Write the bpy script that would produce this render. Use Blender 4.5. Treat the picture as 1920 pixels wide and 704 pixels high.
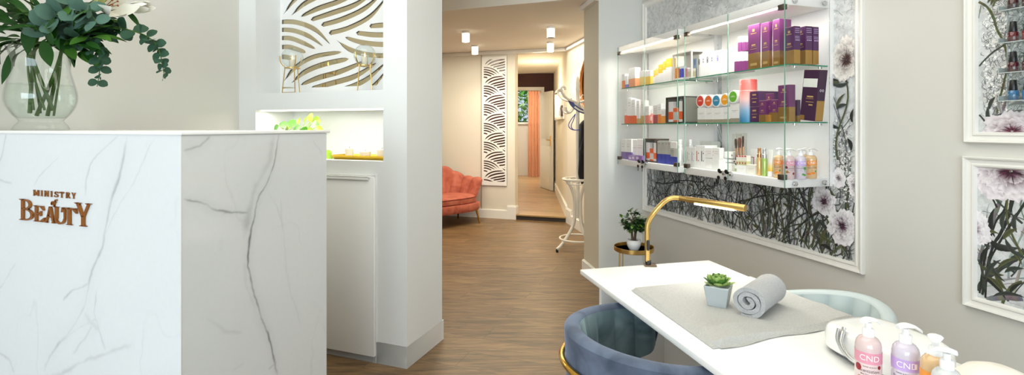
import bpy, bmesh, math, random
import numpy as np
from math import sin, cos, pi, atan2, hypot, radians
from mathutils import Vector, Matrix
from mathutils.geometry import delaunay_2d_cdt

random.seed(7)
rng = np.random.default_rng(11)
S = bpy.context.scene
for o in list(bpy.data.objects):
    bpy.data.objects.remove(o)
COL = S.collection

# ------------------------------------------------------------------ camera, world, light, exposure
H = 1.3            # eye height; horizon at row 238.5 of the 1920 x 704 frame
FPX, CX, HY = 950.0, 960.0, 238.5
cam = bpy.data.cameras.new('camera'); camo = bpy.data.objects.new('camera', cam); COL.objects.link(camo)
camo.location = (0, 0, H); camo.rotation_euler = (pi/2, 0, 0)
cam.sensor_width = 36; cam.lens = 36*FPX/1920; cam.shift_y = (HY-352)/1920; cam.clip_start = .05
S.camera = camo
S.view_settings.view_transform = 'Standard'; S.view_settings.look = 'None'
S.view_settings.gamma = 1; S.view_settings.use_curve_mapping = False
S.view_settings.exposure = 0.22
S.cycles.use_denoising = True
S.cycles.max_bounces = 10; S.cycles.diffuse_bounces = 5; S.cycles.glossy_bounces = 4
S.cycles.transmission_bounces = 10; S.cycles.transparent_max_bounces = 24
S.cycles.caustics_reflective = False; S.cycles.caustics_refractive = False
S.cycles.sample_clamp_indirect = 6

W = bpy.data.worlds.new('daylight'); S.world = W; W.use_nodes = True
bg = W.node_tree.nodes['Background']; bg.inputs[0].default_value = (.74, .87, 1.0, 1); bg.inputs[1].default_value = .75

def area(name, loc, target, sx, sy, power, color):
    l = bpy.data.lights.new(name, 'AREA'); l.shape = 'RECTANGLE'; l.size = sx; l.size_y = sy
    l.energy = power; l.color = color
    o = bpy.data.objects.new(name, l); COL.objects.link(o); o.location = loc
    d = Vector(target)-Vector(loc); o.rotation_euler = d.to_track_quat('-Z', 'Y').to_euler()
    return o
def spot(name, loc, power, color, angle=120, r=.03, blend=.6, target=None):
    l = bpy.data.lights.new(name, 'SPOT'); l.energy = power; l.color = color; l.spot_size = radians(angle)
    l.spot_blend = blend; l.shadow_soft_size = r
    o = bpy.data.objects.new(name, l); COL.objects.link(o); o.location = loc
    if target is not None:
        o.rotation_euler = (Vector(target)-Vector(loc)).to_track_quat('-Z', 'Y').to_euler()
    return o
def point(name, loc, power, color, r=.04):
    l = bpy.data.lights.new(name, 'POINT'); l.energy = power; l.color = color; l.shadow_soft_size = r
    o = bpy.data.objects.new(name, l); COL.objects.link(o); o.location = loc
    return o
WARM = (1.0, .84, .58); NEUT = (.97, .97, .88); COOL = (.78, .90, 1.0)
# daylight through the shop window behind the viewer (glazed front wall at y = -4.2)
area('daylight_shop_window', (-1.6, -4.35, 1.55), (-.9, 3, 1.0), 5.0, 2.3, 215, COOL)
# ceiling downlight panels of the treatment room
area('downlights_front_room', (-.1, 1.3, 2.76), (-.1, 1.3, 0), 2.6, 2.2, 38, NEUT)
# hall
area('downlights_hall', (-.35, 6.0, 2.36), (-.35, 6.0, 0), 2.6, 1.6, 52, (1.0, .92, .74))
# corridor beyond the step
area('corridor_skylight', (.05, 9.2, 2.398), (.05, 9.2, 0), .56, 1.3, 85, (1.0, .97, .92))
area('corridor_downlights', (.3, 7.9, 2.39), (.3, 7.9, 0), .7, 1.2, 62, WARM)
point('corridor_fill', (.45, 8.35, 1.95), 15, WARM, .06)  # added unseen point light, brightens the corridor ceiling and walls
area('back_room_light', (.3, 11.5, 2.38), (.3, 11.7, 0), 1.4, 1.0, 62, (1, .93, .80))

# ------------------------------------------------------------------ photo pixel -> point on a horizontal plane
def P(px, py, z=0.0):
    Y = FPX*(H-z)/(py-HY)
    return Vector(((px-CX)/FPX*Y, Y, z))
def zat(py, Y):
    return H-(py-HY)*Y/FPX

# ------------------------------------------------------------------ object helpers
def tag(o, label=None, cat=None, group=None, kind=None):
    if label: o['label'] = label
    if cat: o['category'] = cat
    if group: o['group'] = group
    if kind: o['kind'] = kind
    return o
def empty(name, loc, rz=0, label=None, cat=None, group=None, rot=None):
    o = bpy.data.objects.new(name, None); COL.objects.link(o)
    o.location = loc; o.rotation_euler = rot if rot is not None else (0, 0, rz)
    o.empty_display_size = .05
    return tag(o, label, cat, group)
def copy_tree(o, parent=None):
    c = o.copy(); COL.objects.link(c); c.parent = parent
    for ch in o.children:
        copy_tree(ch, c)
    return c

class MB:
    """Collects polygons, builds one mesh object."""
    def __init__(s):
        s.v = []; s.f = []; s.m = []; s.c = []; s.col = (1, 1, 1)
    def add(s, verts, faces, mi=0, cols=None):
        b = len(s.v); s.v.extend([tuple(p) for p in verts])
        s.f.extend([tuple(b+i for i in f) for f in faces]); s.m.extend([mi]*len(faces))
        s.c.extend(cols if cols is not None else [s.col]*len(verts))
    def box(s, x0, x1, y0, y1, z0, z1, mi=0, M=None):
        vs = [Vector(p) for p in ((x0,y0,z0),(x1,y0,z0),(x1,y1,z0),(x0,y1,z0),(x0,y0,z1),(x1,y0,z1),(x1,y1,z1),(x0,y1,z1))]
        if M is not None: vs = [M @ p for p in vs]
        s.add(vs, [(0,3,2,1),(4,5,6,7),(0,1,5,4),(1,2,6,5),(2,3,7,6),(3,0,4,7)], mi)
    def rbox(s, x0, x1, y0, y1, z0, z1, b=.004, mi=0, M=None, seg=1):
        bm = bmesh.new(); bmesh.ops.create_cube(bm, size=1)
        for v in bm.verts:
            v.co = Vector(((x0+x1)/2+v.co.x*(x1-x0), (y0+y1)/2+v.co.y*(y1-y0), (z0+z1)/2+v.co.z*(z1-z0)))
        bmesh.ops.bevel(bm, geom=list(bm.edges), offset=b, segments=seg+1, profile=.5, affect='EDGES')
        s.bm(bm, mi, M)
    def bm(s, bm, mi=0, M=None):
        bm.verts.ensure_lookup_table()
        vs = [(M @ v.co) if M is not None else v.co.copy() for v in bm.verts]
        s.add(vs, [[v.index for v in f.verts] for f in bm.faces], mi); bm.free()
    def quad(s, a, b, c, d, mi=0):
        s.add([a, b, c, d], [(0, 1, 2, 3)], mi)
    def prism(s, pts, z0, z1, mi=0, M=None):
        n = len(pts)
        vs = [Vector((x, y, z0)) for x, y in pts]+[Vector((x, y, z1)) for x, y in pts]
        if M is not None: vs = [M @ p for p in vs]
        fs = [tuple(reversed(range(n))), tuple(range(n, 2*n))]+[(i, (i+1) % n, n+(i+1) % n, n+i) for i in range(n)]
        s.add(vs, fs, mi)
    def tube(s, path, r, n=10, mi=0, cap=True, flat=1.0):
        path = [Vector(p) for p in path]; k = len(path)
        rs = r if isinstance(r, (list, tuple)) else [r]*k
        vs = []; prev = None
        for i, p in enumerate(path):
            t = (path[min(i+1, k-1)]-path[max(i-1, 0)])
            if t.length < 1e-9: t = Vector((0, 0, 1))
            t.normalize()
            if prev is None:
                a = Vector((0, 0, 1)) if abs(t.z) < .9 else Vector((1, 0, 0))
                x = t.cross(a).normalized()
            else:
                x = (prev-t*prev.dot(t))
                x = x.normalized() if x.length > 1e-6 else t.orthogonal().normalized()
            prev = x; y = t.cross(x)
            for j in range(n):
                a = 2*pi*j/n
                vs.append(p+(x*cos(a)+y*sin(a)*flat)*rs[i])
        fs = []
        for i in range(k-1):
            for j in range(n):
                fs.append((i*n+j, i*n+(j+1) % n, (i+1)*n+(j+1) % n, (i+1)*n+j))
        if cap:
            fs.append(tuple(reversed(range(n)))); fs.append(tuple(range((k-1)*n, k*n)))
        s.add(vs, fs, mi)
    def lathe(s, prof, n=24, c=(0, 0, 0), mi=0, M=None, sx=1, sy=1):
        c = Vector(c); vs = []; k = len(prof)
        for r, z in prof:
            for j in range(n):
                a = 2*pi*j/n
                vs.append(c+Vector((r*cos(a)*sx, r*sin(a)*sy, z)))
        if M is not None: vs = [M @ p for p in vs]
        fs = [(i*n+j, i*n+(j+1) % n, (i+1)*n+(j+1) % n, (i+1)*n+j) for i in range(k-1) for j in range(n)]
        if prof[0][0] > 1e-6: fs.append(tuple(reversed(range(n))))
        if prof[-1][0] > 1e-6: fs.append(tuple(range((k-1)*n, k*n)))
        s.add(vs, fs, mi)
    def grid(s, fn, nu, nv, mi=0, closeu=False, cols=None):
        vs = [fn(i/nu if closeu else i/(nu-1), j/(nv-1)) for j in range(nv) for i in range(nu)]
        fs = []
        for j in range(nv-1):
            for i in range(nu if closeu else nu-1):
                i2 = (i+1) % nu
                fs.append((j*nu+i, j*nu+i2, (j+1)*nu+i2, (j+1)*nu+i))
        s.add(vs, fs, mi, cols)
    def sphere(s, c, r, n=12, m=8, mi=0, sx=1, sy=1, sz=1):
        s.lathe([(max(1e-5, r*sin(pi*i/m)), -r*cos(pi*i/m)*sz) for i in range(m+1)], n, c, mi, None, sx, sy)
    def build(s, name, mats, parent=None, smooth=True, ang=38, color=False):
        me = bpy.data.meshes.new(name); me.from_pydata(s.v, [], s.f)
        mats = mats if isinstance(mats, (list, tuple)) else [mats]
        for m in mats: me.materials.append(m)
        if len(mats) > 1: me.polygons.foreach_set('material_index', s.m)
        if color:
            at = me.color_attributes.new('print', 'FLOAT_COLOR', 'POINT')
            at.data.foreach_set('color', np.array([(c[0], c[1], c[2], 1) for c in s.c], dtype=np.float32).ravel())
        me.update()
        bm = bmesh.new(); bm.from_mesh(me)
        bmesh.ops.remove_doubles(bm, verts=bm.verts, dist=1e-6) if not color else None
        bmesh.ops.recalc_face_normals(bm, faces=bm.faces) if not color else None
        bm.to_mesh(me); bm.free()
        if smooth:
            me.polygons.foreach_set('use_smooth', [True]*len(me.polygons))
            me.set_sharp_from_angle(angle=radians(ang))
        o = bpy.data.objects.new(name, me); COL.objects.link(o)
        if parent is not None: o.parent = parent
        return o

def bez(pts, n=8):
    """Catmull-Rom through pts."""
    pts = [Vector(p) for p in pts]; out = []
    for i in range(len(pts)-1):
        p0 = pts[max(i-1, 0)]; p1 = pts[i]; p2 = pts[i+1]; p3 = pts[min(i+2, len(pts)-1)]
        for k in range(n):
            t = k/n
            out.append(.5*((2*p1)+(p2-p0)*t+(2*p0-5*p1+4*p2-p3)*t*t+(3*p1-p0-3*p2+p3)*t**3))
    out.append(pts[-1]); return out
def lerp(a, b, t): return a+(b-a)*t
def ss(t): t = max(0, min(1, t)); return t*t*(3-2*t)

# ------------------------------------------------------------------ materials (node based)
def rgb(h):
    if isinstance(h, str):
        h = h.lstrip('#'); c = [int(h[i:i+2], 16)/255 for i in (0, 2, 4)]
        return tuple(x/12.92 if x <= .04045 else ((x+.055)/1.055)**2.4 for x in c)
    return h
def nt(name):
    m = bpy.data.materials.new(name); m.use_nodes = True
    return m, m.node_tree.nodes, m.node_tree.links, m.node_tree.nodes['Principled BSDF']
def mat(name, c, rough=.5, metal=0, var=.04, scale=12, bump=0, bscale=80, coat=0, spec=.5, sheen=0, sss=0, emit=None, es=0, trans=0):
    """Principled with a little noise variation in colour and relief."""
    m, N, L, b = nt(name); c = rgb(c)
    b.inputs['Roughness'].default_value = rough; b.inputs['Metallic'].default_value = metal
    b.inputs['Coat Weight'].default_value = coat; b.inputs['Specular IOR Level'].default_value = spec
    b.inputs['Sheen Weight'].default_value = sheen; b.inputs['Transmission Weight'].default_value = trans
    if sss: b.inputs['Subsurface Weight'].default_value = sss; b.inputs['Subsurface Radius'].default_value = (.02, .02, .02)
    tc = N.new('ShaderNodeTexCoord'); no = N.new('ShaderNodeTexNoise'); no.inputs['Scale'].default_value = scale
    no.inputs['Detail'].default_value = 3; L.new(tc.outputs['Object'], no.inputs['Vector'])
    cr = N.new('ShaderNodeMix'); cr.data_type = 'RGBA'
    cr.inputs[6].default_value = (*[x*(1-var) for x in c], 1); cr.inputs[7].default_value = (*[min(1, x*(1+var)) for x in c], 1)
    L.new(no.outputs['Fac'], cr.inputs[0]); L.new(cr.outputs[2], b.inputs['Base Color'])
    if bump:
        n2 = N.new('ShaderNodeTexNoise'); n2.inputs['Scale'].default_value = bscale; n2.inputs['Detail'].default_value = 4
        L.new(tc.outputs['Object'], n2.inputs['Vector']); bp = N.new('ShaderNodeBump'); bp.inputs['Strength'].default_value = bump
        bp.inputs['Distance'].default_value = .004
        L.new(n2.outputs['Fac'], bp.inputs['Height']); L.new(bp.outputs[0], b.inputs['Normal'])
    if emit is not None:
        b.inputs['Emission Color'].default_value = (*rgb(emit), 1); b.inputs['Emission Strength'].default_value = es
    return m
def glass_mat(name, tint='#ffffff', refl=1.0, rough=0.0, base=.03):
    """Thin clear pane: tinted see-through mixed with a Fresnel reflection."""
    m, N, L, b = nt(name); N.remove(b)
    out = N['Material Output']; tr = N.new('ShaderNodeBsdfTransparent'); tr.inputs[0].default_value = (*rgb(tint), 1)
    gl = N.new('ShaderNodeBsdfGlossy'); gl.inputs['Roughness'].default_value = rough
    fr = N.new('ShaderNodeLayerWeight'); fr.inputs[0].default_value = .5
    mp = N.new('ShaderNodeMapRange'); mp.inputs[1].default_value = 0; mp.inputs[2].default_value = 1
    mp.inputs[3].default_value = base; mp.inputs[4].default_value = .75*refl
    pw = N.new('ShaderNodeMath'); pw.operation = 'POWER'; pw.inputs[1].default_value = 3.0
    L.new(fr.outputs['Facing'], pw.inputs[0]); L.new(pw.outputs[0], mp.inputs[0])
    mx = N.new('ShaderNodeMixShader'); L.new(mp.outputs[0], mx.inputs[0]); L.new(tr.outputs[0], mx.inputs[1]); L.new(gl.outputs[0], mx.inputs[2])
    L.new(mx.outputs[0], out.inputs[0]); return m
def emit_mat(name, c, s):
    m, N, L, b = nt(name); b.inputs['Base Color'].default_value = (*rgb(c), 1)
    no = N.new('ShaderNodeTexNoise'); no.inputs['Scale'].default_value = 3
    b.inputs['Emission Color'].default_value = (*rgb(c), 1); b.inputs['Emission Strength'].default_value = s
    return m
def print_mat(name, rough=.55, noise=.0, nscale=30):
    """Artwork: colours come from the printed strokes (point colours), with paper grain."""
    m, N, L, b = nt(name); b.inputs['Roughness'].default_value = rough
    at = N.new('ShaderNodeVertexColor'); at.layer_name = 'print'
    no = N.new('ShaderNodeTexNoise'); no.inputs['Scale'].default_value = nscale; no.inputs['Detail'].default_value = 6
    tc = N.new('ShaderNodeTexCoord'); L.new(tc.outputs['Object'], no.inputs['Vector'])
    mp = N.new('ShaderNodeMapRange'); mp.inputs[1].default_value = .3; mp.inputs[2].default_value = .7; mp.inputs[3].default_value = 1-noise; mp.inputs[4].default_value = 1+noise
    L.new(no.outputs['Fac'], mp.inputs[0])
    mx = N.new('ShaderNodeVectorMath'); mx.operation = 'SCALE'; L.new(at.outputs['Color'], mx.inputs[0]); L.new(mp.outputs[0], mx.inputs['Scale'])
    L.new(mx.outputs[0], b.inputs['Base Color']); return m

M_WALL = mat('wall_paint_greige', '#d6d4cd', .75, var=.015, scale=3, bump=.05, bscale=60)
M_PIER = mat('pier_paint', '#e4e5e1', .6, var=.012, scale=3)
M_UNIT = mat('unit_paint_white', '#e9ebea', .45, var=.01, scale=3)
M_HALL = mat('wall_paint_cream', '#e3ddcf', .7, var=.015, scale=3)
M_TRIM = mat('trim_paint_white', '#efeee9', .4, var=.01, scale=4)
M_CEIL = mat('ceiling_paint', '#ece6da', .8, var=.01, scale=3)
M_WHITE = mat('satin_white_lacquer', '#f2f2f0', .3, var=.01, scale=4)
M_GLOSSW = mat('gloss_white', '#f4f4f2', .15, var=.01, scale=4, coat=.3)
M_GOLD = mat('brushed_gold', '#d3b06a', .28, 1, var=.06, scale=25)
M_GOLDP = mat('polished_gold', '#e0ad4a', .15, 1, var=.05, scale=20)
M_COPPER = mat('copper_lettering', '#a8672f', .25, 1, var=.12, scale=30)
M_CHROME = mat('chrome', '#d8d8d8', .12, 1, var=.03, scale=20)
M_BLACK = mat('black_plastic', '#0c0c0e', .35, var=.1)
M_BLACKF = mat('black_cloth', '#0b0b0f', .9, var=.2, scale=30, sheen=.2)
M_GLASS = glass_mat('clear_glass', '#f6fbf8')
M_GLASSG = mat('green_glass_edge', '#1c9a6a', .1, var=.1, scale=30, trans=.35)
M_MAROON = mat('maroon_paint', '#4a2a2a', .7, var=.04, scale=4)
M_DARKSTEP = mat('step_riser_dark', '#3a332c', .6, var=.1, scale=15)
# ------------------------------------------------------------------ frames of the place
k = H/1.2
C1 = P(763, 693)
u2 = Vector((.349, .937)).normalized()
Lu = Vector((u2.x, u2.y, 0)); Ll = Vector((-u2.y, u2.x, 0))
ROT_L = atan2(-Ll.y, -Ll.x)          # local x = along the unit's face towards the hall, local y = into the unit
def L3(t, e, z=0): return C1+Ll*t+Lu*e+Vector((0, 0, z))
def t_at(px, e=0):
    r = (px-CX)/FPX; b = C1+Lu*e
    return (r*b.y-b.x)/(Ll.x-r*Ll.y)
TL_ = 1.2025
CORN = L3(TL_, 0)
# mural wall
Wd = Vector((.2874, -.9578, 0)).normalized(); Wn = Vector((-Wd.y, Wd.x, 0))   # Wn points into the wall
A0 = P(1095, 486.5, .119); A0.z = 0
A1 = P(1122.5, 509.7, .119); A1.z = 0
r0 = (1204-CX)/FPX
# W0 = A1 + b*Wn on the ray r0
bb = (r0*A1.y-A1.x)/(Wn.x-r0*Wn.y)
W0 = A1+Wn*bb
ROT_W = atan2(Wd.y, Wd.x)
def W3(s, q, z=0): return W0+Wd*s-Wn*q+Vector((0, 0, z))    # q = distance out of the wall into the room
def s_at(px, q=0):
    r = (px-CX)/FPX; b = W0-Wn*q
    return (r*b.y-b.x)/(Wd.x-r*Wd.y)
def zw(py, s, q=0): return zat(py, W3(s, q).y)
JR = Vector((.693*k, 6.369*k, 0)); JL = Vector((.038*k, 6.578*k, 0))
Bd = (JL-JR).normalized(); Bn = Vector((-Bd.y, Bd.x, 0))     # Bn: towards? fixed below
if Bn.y < 0: Bn = -Bn
HC = 2.383       # hall ceiling
FC = 2.80        # front room ceiling
EDGE = P(825, 21, 0) if False else Vector(((825-CX)/FPX*(FPX*(HC-H)/(HY-21)), FPX*(HC-H)/(HY-21), 0))

def struct(name, mb, m, **kw):
    o = mb.build(name, m, None, **kw); o['kind'] = 'structure'; return o
def wallpoly(mb, pts, z0, z1, mi=0):
    """solid from a plan polygon"""
    mb.prism([(p[0], p[1]) for p in pts], z0, z1, mi)

# floor with planks running parallel to the display unit
def wood_floor(name, c1, c2, rough):
    m, N, L, b = nt(name)
    tc = N.new('ShaderNodeTexCoord'); mp = N.new('ShaderNodeMapping'); mp.inputs['Rotation'].default_value = (0, 0, -ROT_L)
    L.new(tc.outputs['Object'], mp.inputs['Vector'])
    br = N.new('ShaderNodeTexBrick'); br.inputs['Scale'].default_value = 1; br.inputs['Brick Width'].default_value = 1.25; br.inputs['Row Height'].default_value = .19
    br.inputs['Mortar Size'].default_value = .0012; br.inputs['Mortar Smooth'].default_value = .3; br.offset = .37; br.inputs['Bias'].default_value = 0
    br.inputs['Color1'].default_value = (0, 0, 0, 1); br.inputs['Color2'].default_value = (1, 1, 1, 1); br.inputs['Mortar'].default_value = (.5, .5, .5, 1)
    L.new(mp.outputs[0], br.inputs['Vector'])
    # grain: stretched noise, offset per plank
    mp2 = N.new('ShaderNodeMapping'); mp2.inputs['Rotation'].default_value = (0, 0, -ROT_L); mp2.inputs['Scale'].default_value = (1.6, 16, 1)
    L.new(tc.outputs['Object'], mp2.inputs['Vector'])
    ad = N.new('ShaderNodeVectorMath'); ad.operation = 'MULTIPLY_ADD'; ad.inputs[1].default_value = (3.3, 7.1, 5.7)
    L.new(br.outputs['Color'], ad.inputs[0]); L.new(mp2.outputs[0], ad.inputs[2])
    n1 = N.new('ShaderNodeTexNoise'); n1.inputs['Scale'].default_value = 1.6; n1.inputs['Detail'].default_value = 7; n1.inputs['Roughness'].default_value = .62; n1.inputs['Distortion'].default_value = .9
    L.new(ad.outputs[0], n1.inputs['Vector'])
    n2 = N.new('ShaderNodeTexNoise'); n2.inputs['Scale'].default_value = 7; n2.inputs['Detail'].default_value = 4; L.new(ad.outputs[0], n2.inputs['Vector'])
    cr = N.new('ShaderNodeValToRGB'); e = cr.color_ramp.elements
    e[0].position = .3; e[0].color = (*rgb(c1), 1); e[1].position = .72; e[1].color = (*rgb(c2), 1)
    L.new(n1.outputs['Fac'], cr.inputs[0])
    mx = N.new('ShaderNodeMix'); mx.data_type = 'RGBA'; mx.blend_type = 'MULTIPLY'; mx.inputs[0].default_value = .55
    cr2 = N.new('ShaderNodeValToRGB'); e = cr2.color_ramp.elements; e[0].position = .35; e[0].color = (.55, .53, .5, 1); e[1].position = .6; e[1].color = (1, 1, 1, 1)
    L.new(n2.outputs['Fac'], cr2.inputs[0]); L.new(cr.outputs[0], mx.inputs[6]); L.new(cr2.outputs[0], mx.inputs[7])
    # tone per plank
    mp3 = N.new('ShaderNodeMapRange'); mp3.inputs[3].default_value = .86; mp3.inputs[4].default_value = 1.12; L.new(br.outputs['Color'], mp3.inputs[0])
    sc = N.new('ShaderNodeVectorMath'); sc.operation = 'SCALE'; L.new(mx.outputs[2], sc.inputs[0]); L.new(mp3.outputs[0], sc.inputs['Scale'])
    mo = N.new('ShaderNodeMix'); mo.data_type = 'RGBA'; mo.inputs[7].default_value = (*rgb('#3a2a1c'), 1)
    L.new(br.outputs['Fac'], mo.inputs[0]); L.new(sc.outputs[0], mo.inputs[6]); L.new(mo.outputs[2], b.inputs['Base Color'])
    b.inputs['Roughness'].default_value = rough
    bp = N.new('ShaderNodeBump'); bp.inputs['Strength'].default_value = .12; bp.inputs['Distance'].default_value = .002
    L.new(n1.outputs['Fac'], bp.inputs['Height']); L.new(bp.outputs[0], b.inputs['Normal'])
    return m
M_FLOOR = wood_floor('oak_vinyl_floor', '#513e2a', '#9a7a52', .38)
M_FLOOR2 = wood_floor('corridor_oak_floor', '#96774f', '#c4a47a', .35)
mb = MB(); mb.box(-5.5, 5.2, -4.35, 9.2, -.05, 0); struct('floor', mb, M_FLOOR)

# display unit wall (white joinery with two niches), its frame is L: x = -t, y = e
NT0, NT1 = t_at(718.5), t_at(479.5)
ZS = zat(168.5, L3(NT0, 0).y)            # sill of upper niche
ZN1 = zat(203, L3(NT0, 0).y); ZN0 = zat(303, L3(NT0, 0).y)
DEP = .394; ND = .21; LD = .30
unit = MB()
for a in [(0, TL_, 0, DEP, 0, ZN0), (0, NT0, 0, DEP, ZN0, FC), (NT1, TL_, 0, DEP, ZN0, FC), (NT0, NT1, 0, DEP, ZN1, ZS),
          (NT0, NT1, LD, DEP, ZN0, ZN1), (NT0, NT1, ND+.02, DEP, ZS, 2.5), (NT0, NT1, 0, DEP, 2.5, FC)]:
    t0, t1, e0, e1, z0, z1 = a
    wallpoly(unit, [L3(t0, e0), L3(t0, e1), L3(t1, e1), L3(t1, e0)], z0, z1)
struct('wall_display_unit', unit, M_UNIT, smooth=False)
# side wall of the reception, at right angles, coming towards the viewer
mb = MB()
wallpoly(mb, [CORN, CORN-Lu*8.2, CORN-Lu*8.2+Ll*.12, CORN+Ll*.12+Lu*DEP, CORN+Lu*DEP], 0, FC)
struct('wall_left', mb, M_WALL, smooth=False)
# mural wall towards the viewer + pier
PB = A0+Vector((.62, .12, 0))
mb = MB()
wallpoly(mb, [W0, W0+Wd*9.2, W0+Wd*9.2+Wn*.12, W0+Wn*.14], 0, FC)
struct('wall_right', mb, M_WALL, smooth=False)
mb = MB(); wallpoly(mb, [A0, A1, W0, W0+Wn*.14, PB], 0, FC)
po = struct('wall_pier', mb, [M_PIER, mat('pier_paint_shaded', '#cdc7b4', .7, var=.012, scale=3)], smooth=False)  # second paint puts the shade of the passage face into its colour
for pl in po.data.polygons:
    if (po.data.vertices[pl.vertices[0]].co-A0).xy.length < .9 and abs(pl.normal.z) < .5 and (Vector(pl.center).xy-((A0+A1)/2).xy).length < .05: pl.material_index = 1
# shop front behind the viewer: low sill wall, glazing bars, head
mb = MB(); FY = -4.2
mb.box(-5.2, 4.6, FY-.1, FY, 0, .35); mb.box(-5.2, 4.6, FY-.1, FY, 2.72, FC)
for x in (-5.2, -3.3, -1.4, .55, 2.3, 3.3, 4.5): mb.box(x-.04, x+.04, FY-.1, FY, .35, 2.72)
struct('wall_front', mb, M_TRIM, smooth=False)
# hall: back wall, right wall, left wall
HL = JL+Bd*4.2
mb = MB()
for z0, z1, a, b_ in ((0, HC+.1, JL, HL), (2.335, HC+.1, JR, JL)):
    wallpoly(mb, [a, b_, b_+Bn*.14, a+Bn*.14], z0, z1)
struct('wall_back', mb, M_HALL, smooth=False)
HR1 = Vector((1.12, 4.45, 0))
hd = (Vector((.823*k, 5.64*k, 0))-JR).normalized(); hn = Vector((-hd.y, hd.x, 0))
HR1 = JR+hd*2.05
CR1 = Vector((.79*k, 10.4, 0))
mb = MB(); wallpoly(mb, [JR, HR1, HR1+hn*.12, JR+hn*.12], 0, HC+.1); struct('wall_hall_right', mb, M_HALL, smooth=False)
mb = MB(); wallpoly(mb, [JR, JR+Vector((.12, 0, 0)), CR1+Vector((.12, 0, 0)), CR1], 0, 2.6); struct('wall_corridor_right', mb, M_HALL, smooth=False)
mb = MB(); wallpoly(mb, [HL, HL-Bn*6, HL-Bn*6+Bd*.1, HL+Bd*.1], 0, HC+.1)
wallpoly(mb, [L3(TL_, DEP), L3(TL_+3.5, DEP), L3(TL_+3.5, DEP-.1), L3(TL_, DEP-.1)], 0, FC)
struct('wall_hall_left', mb, M_HALL, smooth=False)
# ceilings
mb = MB()
E0 = EDGE+Ll*4.5; E1 = EDGE-Ll*4.0
wallpoly(mb, [E0, E1, E1+Lu*5.5, E0+Lu*5.5], HC, FC+.1)
o = struct('ceiling_hall', mb, M_CEIL, smooth=False)
mb = MB(); wallpoly(mb, [E0+Lu*.05, E1+Lu*.05, E1-Lu*11, E0-Lu*11], FC, FC+.1)
struct('ceiling_front', mb, M_CEIL, smooth=False)
# corridor: raised floor, step, ceiling, left wall, end wall with opening, room beyond
CF = .068
CL0 = JL+Vector((-.02, .1, 0))
mb = MB(); wallpoly(mb, [JR+Vector((.05, .0, 0)), JL+Bd*.02, JL+Bd*.3+Bn*.2, Vector((-1.2, 13.2, 0)), Vector((1.9, 13.2, 0)), Vector((1.9, 10.0, 0)), CR1+Vector((.1, 0, 0))], .0, CF)
struct('floor_corridor', mb, M_FLOOR2, smooth=False)
mb = MB(); wallpoly(mb, [JR-Bn*.004, JL-Bn*.004, JL+Bn*.05, JR+Bn*.05], .001, CF-.012)
struct('trim_1', mb, M_DARKSTEP, smooth=False)
mb = MB(); wallpoly(mb, [JR-Bn*.02, JL-Bn*.02, JL+Bn*.03, JR+Bn*.03], CF-.012, CF+.006)
struct('trim_2', mb, mat('step_nosing', '#a98a5c', .4), smooth=False)
CCZ = 2.405
# corridor ceiling is left open under the skylight
mb = MB()
sx0, sx1, sy0, sy1 = -.22, .33, 8.62, 9.85
for x0, x1, y0, y1 in ((-1.3, 1.0, 7.0, sy0), (-1.3, 1.0, sy1, 13.2), (-1.3, sx0, sy0, sy1), (sx1, 1.0, sy0, sy1), (1.0, 2.0, 9, 13.2)):
    mb.box(x0, x1, y0, y1, CCZ, CCZ+.08)
struct('ceiling_corridor', mb, M_CEIL, smooth=False)
mb = MB(); mb.box(sx0-.02, sx1+.02, sy0-.02, sy1+.02, CCZ+.06, CCZ+.075)
struct('window_1', mb, emit_mat('skylight_daylight', '#ffffff', 3.0))
mb = MB(); wallpoly(mb, [JL+Vector((-.3, .32, 0)), JL+Vector((-.42, .36, 0)), Vector((-.42, 10.4, 0)), Vector((-.3, 10.4, 0))], 0, 2.6)
struct('wall_corridor_left', mb, M_HALL, smooth=False)
OX0, OX1, OZ = -.35, .60, 2.05
mb = MB()
mb.box(OX1, 1.0, 10.4, 10.5, 0, 2.6); mb.box(-.5, OX1, 10.4, 10.5, OZ, 2.6)
struct('wall_corridor_end', mb, M_MAROON, smooth=False)
mb = MB()
mb.box(OX1, OX1+.06, 10.375, 10.51, CF, OZ+.07); mb.box(OX0, OX1, 10.375, 10.51, OZ, OZ+.07)
struct('trim_3', mb, M_TRIM, smooth=False)
# room beyond
wx0, wx1 = (966-CX)/FPX*12.9, (992-CX)/FPX*12.9; wz0, wz1 = zat(231, 12.9), zat(168, 12.9)
mb = MB()
mb.box(-1.3, wx0, 12.9, 13.0, 0, 2.5); mb.box(wx1, 2.0, 12.9, 13.0, 0, 2.5); mb.box(wx0, wx1, 12.9, 13.0, 0, wz0); mb.box(wx0, wx1, 12.9, 13.0, wz1, 2.5)
mb.box(1.8, 1.9, 10.4, 13, 0, 2.5); mb.box(-1.3, -1.2, 10.4, 13, 0, 2.5)
struct('wall_far_room', mb, M_HALL, smooth=False)
mb = MB()
for x in (wx0, wx1-.03): mb.box(x, x+.03, 12.88, 12.96, wz0, wz1)
mb.box(wx0, wx1, 12.88, 12.96, wz1-.03, wz1); mb.box(wx0-.03, wx1+.03, 12.84, 12.97, wz0-.03, wz0+.02)
struct('window_2', mb, M_TRIM, smooth=False)

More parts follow.
